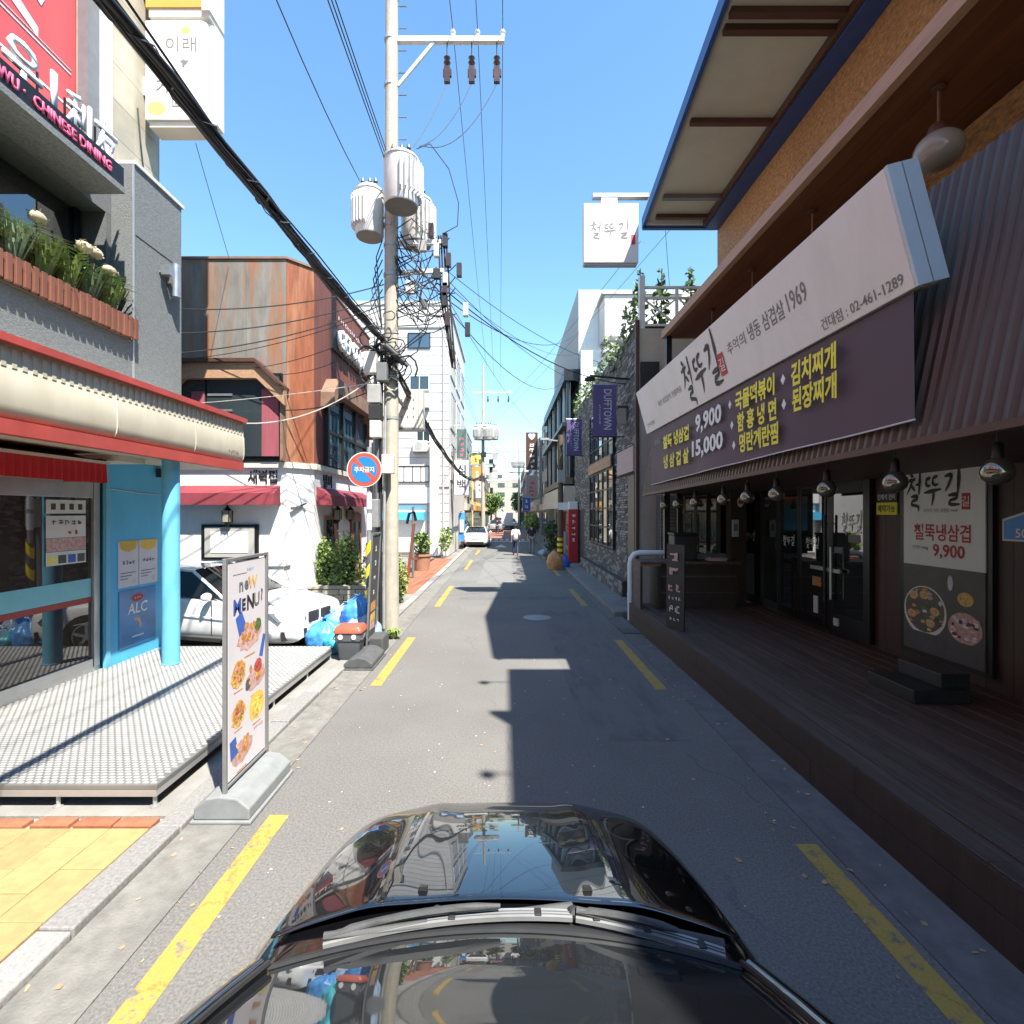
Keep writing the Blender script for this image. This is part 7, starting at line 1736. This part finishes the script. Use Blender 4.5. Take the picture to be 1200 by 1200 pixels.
# ------------------------------------------------------------------ cars
def loft(stations, prof):
    rings = []
    for st in stations:
        half = prof(*st[1:]); x = st[0]
        ring = [(x, y, z) for y, z in half] + [(x, -y, z) for y, z in reversed(half[:-1])]
        rings.append(ring)
    n = len(rings[0]); m = MB(); vs = [p for r_ in rings for p in r_]
    fs = [(i * n + j, (i + 1) * n + j, (i + 1) * n + j + 1, i * n + j + 1) for i in range(len(rings) - 1) for j in range(n - 1)]
    fs += [tuple(range(n)), tuple((len(rings) - 1) * n + j for j in range(n - 1, -1, -1))]
    return m.add(vs, fs)
def sedan(label, x, y, rz, paint, group=None, name='parked_car', H=1.45, cat='car'):
    t = thing(name, label, cat, (x, y, 0.026 if x < -2.8 else 0.003), rz, group)
    kw = dict(local=True)
    def prof(hw, zl, zb, c): return [(hw * .8, zl), (hw * .95, zl + .06), (hw * .99, zl + .2), (hw, (zl + zb) * .5), (hw * .992, zb - .16), (hw * .955, zb - .05), (hw * .89, zb), (hw * .6, zb + c * .7), (hw * .3, zb + c * .95), (0, zb + c)]
    S = [(2.35, .62, .28, .66, .0), (2.345, .70, .24, .71, .01), (2.30, .80, .21, .755, .02), (2.12, .875, .19, .80, .03), (1.75, .895, .18, .86, .035), (1.35, .905, .18, .90, .035), (.95, .905, .18, .925, .04), (.4, .91, .18, .945, .02), (-.4, .91, .18, .955, .02), (-1.2, .91, .18, .975, .02), (-1.7, .90, .18, 1.005, .03), (-2.05, .875, .2, 1.01, .03), (-2.22, .82, .24, .98, .02), (-2.30, .72, .30, .9, .01), (-2.33, .5, .36, .78, 0)]
    bd = loft(S, prof).build('body', paint, t, smooth=50, **kw)
    sm = bd.modifiers.new('round', 'SUBSURF'); sm.levels = 1; sm.render_levels = 1
    # roof and glass
    def P4(*p): return list(p)
    roof = MB().grid(lambda u, v: (.12 - 1.02 * v + .10 * (1 - (2 * u - 1) ** 2) * (1 - v) - .08 * (1 - (2 * u - 1) ** 2) * v, (2 * u - 1) * .62, H - .045 + .045 * (1 - (2 * u - 1) ** 2) * (.7 + .3 * math.sin(math.pi * v))), 8, 5)
    roof.build('roof', paint, t, smooth=60, **kw)
    gl = MB().grid(lambda u, v: (1.0 - .86 * v + .14 * (1 - (2 * u - 1) ** 2) * (1 - .3 * v), (2 * u - 1) * (.80 - .19 * v), .945 + (H - .05 - .945) * (v ** .92) + .03 * (1 - (2 * u - 1) ** 2)), 8, 5); gl.build('windshield', 'car_glass', t, smooth=60, **kw)
    gl = MB().grid(lambda u, v: (-1.66 + .78 * v - .12 * (1 - (2 * u - 1) ** 2) * (1 - v), (2 * u - 1) * (.76 - .15 * v), 1.0 + (H - .05 - 1.0) * (v ** .9) + .02 * (1 - (2 * u - 1) ** 2)), 8, 5); gl.build('rear_window', 'car_glass', t, smooth=60, **kw)
    for s in (-1, 1):
        yb, yt = s * .845, s * .645
        for xa, xb, ta, tb in ((.93, -.18, .16, -.18), (-.24, -1.08, -.24, -.80), (-1.12, -1.55, -.84, -.93)):
            MB().quad((xa, yb, .945), (xb, yb, .965), (tb, yt, H - .07), (ta, yt, H - .07)).build('side_window', 'car_glass', t, **kw)
        MB().tube([(1.02, s * .825, .93), (.55, s * .745, 1.20), (.14, s * .63, H - .06)], .028, 6).build('front_pillar', paint, t, **kw)
        MB().tube([(-.21, s * .85, .95), (-.21, s * .648, H - .07)], .026, 6).build('middle_pillar', 'black_plastic', t, **kw)
        MB().tube([(-1.7, s * .80, .99), (-1.3, s * .72, 1.22), (-.90, s * .62, H - .06)], .05, 6).build('rear_pillar', paint, t, **kw)
        MB().tube([(.14, s * .635, H - .055), (-.4, s * .645, H - .03), (-.92, s * .62, H - .055)], .028, 6).build('roof_rail', paint, t, **kw)
        MB().ball((.78, s * .98, .99), .1, 12, 8, (.7, 1.1, .75)).build('mirror', paint, t, smooth=60, **kw)
        for xd in (.82, -.21, -1.2): MB().box((xd - .005, s * .905, .30), (xd + .005, s * .9145, .93)).build('door_seam', 'ink_black', t, **kw)
        for xd in (.0, -.98): MB().box((xd - .1, s * .905, .80), (xd + .1, s * .935, .83)).build('door_handle', paint, t, **kw)
        for xw in (1.42, -1.38):
            MB().lathe([(.375, 0), (.375, s * .914)] if False else [(.372, s * .70), (.372, s * .917), (.30, s * .918)], (xw, 0, .33), 26, 'y').build('wheel_arch', 'ink_black', t, **kw)
            wh = MB().lathe([(.20, s * .70), (.315, s * .71), (.325, s * .75), (.325, s * .89), (.315, s * .915), (.225, s * .921)], (xw, 0, .325), 28, 'y').build('wheel', 'tyre', t, smooth=40, **kw)
            MB().lathe([(.225, s * .9), (.225, s * .922), (.205, s * .926), (.19, s * .90)], (xw, 0, .325), 28, 'y').build('rim', 'rim_metal', wh, **kw)
            m = MB()
            for k in range(5):
                a = k * 2 * math.pi / 5 + .3; m.bar((xw + .03 * math.cos(a), s * .915, .325 + .03 * math.sin(a)), (xw + .21 * math.cos(a), s * .912, .325 + .21 * math.sin(a)), .05, .02, (0, 1, 0))
            m.lathe([(.05, s * .93), (.001, s * .932)], (xw, 0, .325), 12, 'y'); m.build('spokes', 'rim_metal', wh, **kw)
        hl = MB().hexa([(2.37, s * .40, .565), (2.16, s * .895, .59), (2.0, s * .82, .59), (2.2, s * .38, .565), (2.35, s * .40, .69), (1.98, s * .925, .75), (1.92, s * .82, .745), (2.16, s * .38, .69)]); hl = hl.build('headlight', 'lamp_glass', t, bevel=.015, **kw)
        for q in (.55, .72): MB().ball((2.34 - (q - .42) * .46, s * q, .635), .062, 12, 8, (.5, 1, 1)).build('lens', 'ink_black', hl, local=True)
        MB().tube([(2.30, s * .40, .725), (2.0, s * .66, .845), (1.5, s * .74, .895), (1.0, s * .76, .925)], .007, 5).build('bonnet_seam', 'gray_steel', t, **kw)
        MB().tube([(2.05, s * .90, .45), (1.1, s * .925, .62), (-1.2, s * .925, .68), (-2.1, s * .88, .72)], .008, 5).build('side_crease', paint, t, **kw)
        MB().box((1.0, s * .90, .20), (-1.0, s * .918, .26)).build('sill_trim', 'ink_black', t, **kw)
        MB().box((2.30, s * .04, .50), (2.38, s * .33, .69)).build('grille', 'ink_black', t, bevel=.02, **kw)
        MB().hexa([(2.365, s * .40, .26), (2.20, s * .87, .27), (2.1, s * .74, .27), (2.2, s * .38, .26), (2.375, s * .40, .42), (2.20, s * .89, .43), (2.1, s * .74, .43), (2.2, s * .38, .42)]).build('air_intake', 'ink_black', t, **kw)
        MB().hexa([(-2.31, s * .5, .74), (-2.10, s * .85, .76), (-2.0, s * .80, .76), (-2.2, s * .48, .74), (-2.27, s * .5, .90), (-2.05, s * .865, .90), (-2.0, s * .8, .9), (-2.18, s * .48, .9)]).build('tail_light', 'tail_red', t, **kw)
    MB().box((2.335, -.36, .24), (2.372, .36, .36)).build('lower_grille', 'ink_black', t, **kw)
    MB().box((2.345, -.26, .385), (2.378, .26, .49)).build('number_plate', 'sign_white', t, **kw)
    MB().box((-2.36, -.26, .62), (-2.325, .26, .72)).build('number_plate', 'sign_white', t, **kw)
    MB().box((-2.3, -.7, .2), (2.1, .7, .3)).build('underbody', 'ink_black', t, **kw)
    MB().box((-2.34, -.6, .30), (-2.29, .6, .42)).build('rear_bumper_trim', 'ink_black', t, **kw)
    return t
sedan('white saloon parked nose out beside the steel platform', -5.72, 10.05, R(-14), 'car_white')
w2 = sedan('white saloon parked on the road beyond the tiled block, seen from behind', -2.1, 38.2, R(90), 'car_white')
sedan('silver car far down the sunny side of the street', -1.2, 66, R(90), 'car_silver')
sedan('white car coming up the far end of the street', .9, 84, R(-90), 'car_white')
sedan('red car at the far end near the green trees', -1.3, 96, R(90), 'car_red')
tk = thing('delivery_truck', 'small white box truck far down the street', 'truck', (.2, 72, 0))
MB().box((-.5, 72, .6), (1.1, 75, 2.4)).build('cargo_box', 'sign_white', tk); MB().box((-.45, 75.1, .4), (1.05, 76.6, 1.9)).build('cab', 'car_white', tk)
for sx in (-.45, 1.0):
    for y in (72.6, 76): MB().lathe([(.34, -.1), (.34, .1)], (sx, y, .34), 18, 'x').build('wheel', 'tyre', tk)
MB().box((-.45, 71.96, .5), (1.05, 71.99, .6)).build('bumper', 'ink_black', tk)

# the black car under the camera
oc = thing('black_car', 'glossy black car whose bonnet and windscreen fill the lower middle', 'car', (0, 1.2, 0))
def oprof(hw, zl, zb, c):
    return [(hw * .85, zl), (hw * .97, zl + .08), (hw, zl + .3), (hw * 1.0, zb - .32), (hw * .985, zb - .18), (hw * .945, zb - .075), (hw * .885, zb - .015), (hw * .80, zb + .012), (hw * .62, zb + c * .45), (hw * .4, zb + c * .8), (hw * .2, zb + c * .95), (0, zb + c)]
OS = [(3.24, .42, .30, .50, .02), (3.20, .58, .26, .58, .03), (3.12, .72, .24, .665, .04), (3.0, .80, .22, .735, .045), (2.85, .86, .20, .795, .05), (2.65, .90, .20, .845, .05), (2.4, .93, .20, .89, .055), (2.15, .95, .20, .925, .055), (1.95, .965, .2, .95, .055), (1.80, .975, .2, .968, .045), (1.6, .98, .2, .985, .02), (.8, .98, .2, .99, .0), (-.8, .98, .2, .99, 0), (-1.6, .92, .22, .98, 0), (-1.85, .78, .3, .9, 0)]
m = loft(OS, oprof); m.v = [(-y, x, z) for x, y, z in m.v]
bd = m.build('body', 'car_black', oc, smooth=60)
s_ = bd.modifiers.new('round', 'SUBSURF'); s_.levels = 2; s_.render_levels = 2
# bonnet: a skin just proud of the body with its own shut line
import bisect
def oc_at(y):
    ys = [s[0] for s in OS][::-1]; st = OS[::-1]
    i = max(1, min(len(ys) - 1, bisect.bisect(ys, y))); a, b_ = st[i - 1], st[i]; f_ = (y - a[0]) / (b_[0] - a[0])
    return [a[k] + (b_[k] - a[k]) * f_ for k in range(1, 5)]
def bonnet(u, v):
    s = 2 * u - 1
    yf = 3.02 - .20 * abs(s) ** 2.6; yb_ = 1.945 - .125 * s * s
    y = yf + (yb_ - yf) * v
    hw, zl, zb, c = oc_at(y)
    xw = .875 - .10 * (1 - v) ** 1.6
    x = s * hw * xw
    q = min(1, abs(x) / hw)
    t_ = y - 1.945
    zc = 1.022 - .10 * t_ - .09 * t_ * t_ - .02 * max(t_, 0) ** 6
    crease = .012 * math.exp(-((abs(s) - .60) / .13) ** 2)
    return (x, y, zc + .012 + crease - .045 * q * q - .075 * q ** 6)
hd = MB().grid(bonnet, 28, 22).build('bonnet', 'car_black', oc, smooth=80)
so = hd.modifiers.new('thick', 'SOLIDIFY'); so.thickness = .012; so.offset = -1
ss = hd.modifiers.new('round', 'SUBSURF'); ss.levels = 1; ss.render_levels = 2
# cowl, wipers, windscreen, pillars, roof
def cowl(u, v):
    s = 2 * u - 1
    ya = 1.945 - .125 * s * s - .012; yb_ = 1.76 - .075 * s * s
    return (s * .765, ya + (yb_ - ya) * v, 1.005 - .055 * s * s + .030 * v + .004 * math.sin(v * 12))
MB().grid(cowl, 24, 8).build('cowl_panel', 'black_plastic', oc, smooth=60)
def screen(u, v, off=0.0):
    s = 2 * u - 1
    x = s * (.78 + .35 * max(v, 0) - .51 * max(v, 0) ** 2); y = 1.775 - .085 * s * s - 1.08 * v - .02 * s * s * v; z = 1.045 - .055 * s * s + .30 * v + (.42 * v * v - .29 * v ** 3 if v > 0 else 0) - .02 * s * s * v
    return (x, y, z + off)
MB().grid(screen, 28, 18).build('windscreen', 'windshield_glass', oc, smooth=80)
MB().tube([screen(i / 20, .0, .006) for i in range(21)], .010, 6).build('screen_seal', 'black_plastic', oc)
for s in (0, 1):
    MB().tube([Vector(screen(s, k / 10, .01)) + Vector(((.028 if s else -.028), -.01, -.004)) for k in range(11)], .034, 8).build('pillar', 'car_black', oc, smooth=60)
    MB().tube([Vector(screen(s, k / 10, .022)) + Vector(((.0 if s else -.0), 0, 0)) for k in range(11)], .010, 6).build('pillar_trim', 'black_plastic', oc)
MB().grid(lambda u, v: ((2 * u - 1) * .62, .70 - 2.0 * v, 1.44 + .05 * (1 - (2 * u - 1) ** 2) - .12 * v ** 3), 12, 8).build('roof', 'car_black', oc, smooth=80)
for s in (-1, 1):
    MB().add([(s * .86, 1.3, .985), (s * .86, -1.3, .985), (s * .64, -.9, 1.40), (s * .63, .62, 1.42)], [(0, 1, 2, 3)]).build('side_window', 'windshield_glass', oc)
    MB().ball((s * 1.0, 1.05, 1.03), .11, 14, 9, (1.1, .6, .75)).build('mirror', 'car_black', oc, smooth=60)
    for y in (2.55, -1.0):
        wh = MB().lathe([(.2, s * .70), (.31, s * .71), (.32, s * .88), (.30, s * .905), (.22, s * .91)], (0, y, .322), 28, 'x').build('wheel', 'tyre', oc, smooth=40)
        MB().lathe([(.22, s * .90), (.215, s * .915), (.03, s * .90), (.001, s * .90)], (0, y, .322), 24, 'x').build('rim', 'rim_metal', wh)
    MB().hexa([(s * .5, 3.16, .56), (s * .8, 2.95, .58), (s * .76, 2.88, .58), (s * .5, 3.08, .56), (s * .5, 3.10, .66), (s * .8, 2.88, .70), (s * .76, 2.83, .69), (s * .5, 3.04, .66)]).build('headlight', 'lamp_glass', oc)
MB().grid(lambda u, v: ((2 * u - 1) * .6, -1.3 - .45 * v, 1.32 - .34 * v), 6, 4).build('rear_window', 'windshield_glass', oc)
def wiper(pivot, p0, p1, up_):
    wp = MB(); k = 10
    def on(u, v, h): return Vector(screen(u, v, h))
    arm = [on(pivot[0], pivot[1], .03)] + [on(p0[0] + (p1[0] - p0[0]) * i / k, p0[1] + (p1[1] - p0[1]) * i / k, .042 + .012 * math.sin(math.pi * i / k)) for i in range(k // 2 + 3)]
    wp.tube(arm, [.016] + [.013] * (len(arm) - 2) + [.008], 6)
    o = wp.build('wiper_arm', 'rubber_dark', oc, smooth=60)
    bl = MB(); pts = [on(p0[0] + (p1[0] - p0[0]) * i / 14, p0[1] + (p1[1] - p0[1]) * i / 14 + up_ * math.sin(math.pi * i / 14), .020) for i in range(15)]
    for a_, b_ in zip(pts[:-1], pts[1:]): bl.bar(a_, b_, .040, .016)
    bl.build('wiper_blade', 'pole_steel', o)
    for off in (.006, -.007): MB().tube([p + Vector((0, off, .0095)) for p in pts], .0022, 4).build('blade_spine', 'black_plastic', o)
    for i in (2, 7, 12): MB().box(tuple(pts[i] - Vector((.013, .018, .004))), tuple(pts[i] + Vector((.013, .018, .013)))).build('blade_clip', 'black_plastic', o, bevel=.004)
    rb_ = MB(); rb_.tube([p + Vector((0, .012, -.008)) for p in pts], .006, 5); rb_.build('wiper_rubber', 'black_plastic', o)
wiper((.66, -.13), (.10, -.035), (.655, -.085), -.0)
wiper((.985, -.07), (.665, -.085), (.975, -.025), .0)
for u in (.34, .66): MB().lathe([(.022, -.01), (.024, .02), (.014, .03), (.001, .034)], tuple(Vector(screen(u, -.10, .012))), 12).build('wiper_pivot', 'black_plastic', oc)
for x in (-.32, .32): MB().hexa([(x - .02, 1.99, 1.026), (x + .02, 1.99, 1.026), (x + .016, 2.02, 1.026), (x - .016, 2.02, 1.026), (x - .015, 1.99, 1.042), (x + .015, 1.99, 1.042), (x + .01, 2.012, 1.036), (x - .01, 2.012, 1.036)]).build('washer_jet', 'black_plastic', oc)

lt = MB()
for k in range(420):
    side = random.random()
    x = random.uniform(-2.5, -1.95) if side < .4 else (random.uniform(2.1, 2.78) if side < .8 else random.uniform(-1.9, 2.2)); y = random.uniform(1.5, 22); z = .005 + (.001 if abs(x) < 2.1 else .003)
    a = random.uniform(0, 6.28); r = random.uniform(.006, .022); d = Vector((math.cos(a), math.sin(a), 0)) * r; e = Vector((-d.y, d.x, 0)) * random.uniform(.3, .9); c = Vector((x, y, z))
    lt.add([c - d - e, c + d - e, c + d * 1.1 + e + Vector((0, 0, random.uniform(0, .012))), c - d * .8 + e], [(0, 1, 2, 3)])
lt.build('leaf_litter', 'plate_brown', None, label='small scraps and dry leaves scattered along both road edges', cat='litter', kind='stuff')
lt = MB()
for k in range(160):
    c = Vector((random.uniform(-1.8, 2.7), random.uniform(1.6, 14), .0065)); r = random.uniform(.004, .012)
    lt.add([c + Vector((r * math.cos(q * 1.257), r * math.sin(q * 1.257) * .8, 0)) for q in range(5)], [(0, 1, 2, 3, 4)])
lt.build('gravel', 'paper_white', None, label='tiny pale grit and gum spots dotted over the asphalt', cat='grit', kind='stuff')
# ------------------------------------------------------------------ people
def skin_mesh(name, V, E_, mat, parent, root, lv=2):
    me = bpy.data.meshes.new(name); keys = list(V); idx = {k: i for i, k in enumerate(keys)}
    me.from_pydata([V[k][:3] for k in keys], [(idx[a], idx[b]) for a, b in E_], []); me.materials.append(MATS[mat])
    o = bpy.data.objects.new(name, me); COL.objects.link(o); o.parent = parent
    sk = o.modifiers.new('skin', 'SKIN'); sk.use_smooth_shade = True
    if not me.skin_vertices: 
        pass
    for i, k in enumerate(keys):
        d = me.skin_vertices[0].data[i]; r = V[k][3]; d.radius = r if isinstance(r, tuple) else (r, r); d.use_root = (k == root)
    su = o.modifiers.new('round', 'SUBSURF'); su.levels = lv; su.render_levels = lv
    return o
def person(label, x, y, rz, shirt, legs, step=.16, h=1.0, group=None):
    t = thing('person', label, 'person', (x, y, .004), rz, group); t.scale = (h, h, h)
    a = step
    V = {'pel': (0, 0, .95, (.13, .10)), 'wst': (0, 0, 1.10, (.12, .09)), 'chs': (0, .01, 1.32, (.15, .10)), 'nb': (0, 0, 1.46, (.06, .055)), 'nk': (0, .01, 1.53, .05), 'jaw': (0, .035, 1.585, (.055, .065)), 'hd': (0, .02, 1.66, (.078, .095)), 'top': (0, .01, 1.73, (.05, .06)),
         'shl': (-.18, 0, 1.42, .055), 'ell': (-.235, -.05 - a * .3, 1.15, .042), 'wrl': (-.24, .04 - a * .5, .90, .030), 'hnl': (-.24, .06 - a * .5, .82, (.018, .035)),
         'shr': (.18, 0, 1.42, .055), 'elr': (.235, -.04 + a * .3, 1.15, .042), 'wrr': (.24, .08 + a * .6, .90, .030), 'hnr': (.24, .11 + a * .6, .82, (.018, .035)),
         'hpl': (-.09, 0, .88, .088), 'knl': (-.10, a * .6 + .03, .50, .058), 'anl': (-.10, a * .9, .09, .04), 'tol': (-.11, a * .9 + .17, .03, (.04, .025)),
         'hpr': (.09, 0, .88, .088), 'knr': (.10, -a * .3 + .03, .50, .058), 'anr': (.10, -a * 1.2, .10, .04), 'tor': (.11, -a * 1.2 + .16, .03, (.04, .025))}
    for s, n_ in ((-1, 'l'), (1, 'r')):
        hx, hy, hz = V['hn' + n_][:3]
        for k in range(4): V['f%s%d' % (n_, k)] = (hx + s * .004, hy - .03 + k * .02, hz - .075 - (.012 if k in (1, 2) else 0), .0085)
        V['t' + n_] = (hx - s * .01, hy + .055, hz - .03, .009)
    E_ = [('pel', 'wst'), ('wst', 'chs'), ('chs', 'nb'), ('nb', 'nk'), ('nk', 'jaw'), ('jaw', 'hd'), ('hd', 'top')]
    for n_ in 'lr':
        E_ += [('chs', 'sh' + n_), ('sh' + n_, 'el' + n_), ('el' + n_, 'wr' + n_), ('wr' + n_, 'hn' + n_), ('hn' + n_, 't' + n_), ('pel', 'hp' + n_), ('hp' + n_, 'kn' + n_), ('kn' + n_, 'an' + n_), ('an' + n_, 'to' + n_)] + [('hn' + n_, 'f%s%d' % (n_, k)) for k in range(4)]
    skin_mesh('body', V, E_, 'skin', t, 'pel')
    def grow(keys, g): return {k: (*V[k][:3], tuple(q + g for q in V[k][3]) if isinstance(V[k][3], tuple) else V[k][3] + g) for k in keys}
    vs = grow(['pel', 'wst', 'chs', 'nb', 'shl', 'shr', 'ell', 'elr'], .018)
    skin_mesh('shirt', vs, [('pel', 'wst'), ('wst', 'chs'), ('chs', 'nb'), ('chs', 'shl'), ('shl', 'ell'), ('chs', 'shr'), ('shr', 'elr')], shirt, t, 'pel')
    vs = grow(['pel', 'hpl', 'hpr', 'knl', 'knr', 'anl', 'anr'], .014)
    skin_mesh('trousers', vs, [('pel', 'hpl'), ('hpl', 'knl'), ('knl', 'anl'), ('pel', 'hpr'), ('hpr', 'knr'), ('knr', 'anr')], legs, t, 'pel')
    MB().ball((0, -.005, 1.69), .108, 14, 10, (.93, 1.05, 1.0)).build('hair', 'hair', t, smooth=80, local=True)
    for n_ in 'lr':
        ax, ay = V['an' + n_][0], V['an' + n_][1]
        MB().ball((ax, ay + .06, .045), .09, 12, 8, (.5, 1.45, .5)).build('shoe', 'ink_black', t, smooth=80, local=True)
    return t
person('person in a white shirt and dark jeans walking away on the shaded road', .60, 29.5, R(4), 'shirt_white', 'jeans', .15)
person('person in a black shirt and gray trousers walking away near the shaded kerb', 1.60, 31.0, R(-3), 'shirt_black', 'trousers_gray', .12)
person('person in dark clothes far off where the street is lit', -.9, 58, R(10), 'shirt_black', 'jeans', .15)
person('person in a red top crossing the street far away', -1.2, 74, R(80), 'tail_red', 'jeans', .15)

# ------------------------------------------------------------------ far end: trees, houses, hill
def tree(x, y, h, r, label, mats=('leaf_mid', 'leaf_light')):
    t = thing('street_tree', label, 'tree', (x, y, 0), group='trees at the far end of the street')
    m = MB(); m.tube([(x, y, -.05), (x + .1, y, h * .3), (x - .1, y, h * .55)], [.22, .17, .10], 8)
    for k in range(5):
        a = k * 1.3; m.tube([(x, y, h * (.3 + .05 * k)), (x + r * .6 * math.cos(a), y + r * .6 * math.sin(a), h * (.5 + .07 * k))], [.09, .03], 6)
    m.build('trunk', 'trunk_bark', t)
    for mt, n_, ss_ in ((mats[0], 420, .30), (mats[1], 260, .26), ('leaf_dark', 160, .3)):
        m = MB()
        for k in range(8):
            c = (x + random.uniform(-.6, .6) * r, y + random.uniform(-.6, .6) * r, h * random.uniform(.45, .88)); leaf_cloud(m, c, (r * .5, r * .5, h * .17), n_ // 8, ss_, 'ball')
        m.build('crown', mt, t, kind='stuff')
for i, (x, y, h, r, lb) in enumerate(((-2.6, 92, 6, 1.6, 'nearest light green tree far down the sunny side'), (-2.4, 126, 8, 2.2, 'big green tree closing the street end'), (2.9, 100, 6.5, 2, 'small tree past the farthest pole'), (3.6, 122, 7, 2, 'dark tree at the street end on the shaded side'))):
    tree(x, y, h, r, lb)
block('end_house', 'pale house closing the view at the street end', -7, 9, 140, 152, 11, 'beige_plaster', 3, -1)
block('end_house', 'tall apartment block seen over the street end roofs', -14, 0, 165, 180, 15, 'tile_white', 5, 1)
setting('distant_hill', MB().grid(lambda u, v: (-160 + 320 * u, 260 + 120 * v, -1 + 13 * math.sin(math.pi * v) * (.55 + .25 * math.sin(u * 9) + .2 * math.sin(u * 23 + 1))), 60, 12), 'leaf_mid', smooth=80)
# town behind the camera, so that the glass and the bonnet have a street to reflect
block('street_house', 'red brick house behind the shop, out over the yellow paving', -14, -4.5, -22, -8.3, 10, 'brick_red', 3, 1)
block('street_house', 'plain house across the road behind the deck', 5.6, 14, -32, -14.5, 9, 'gray_plaster', 3, -1)
bpy.data.objects.remove(TO); bpy.data.curves.remove(TC)
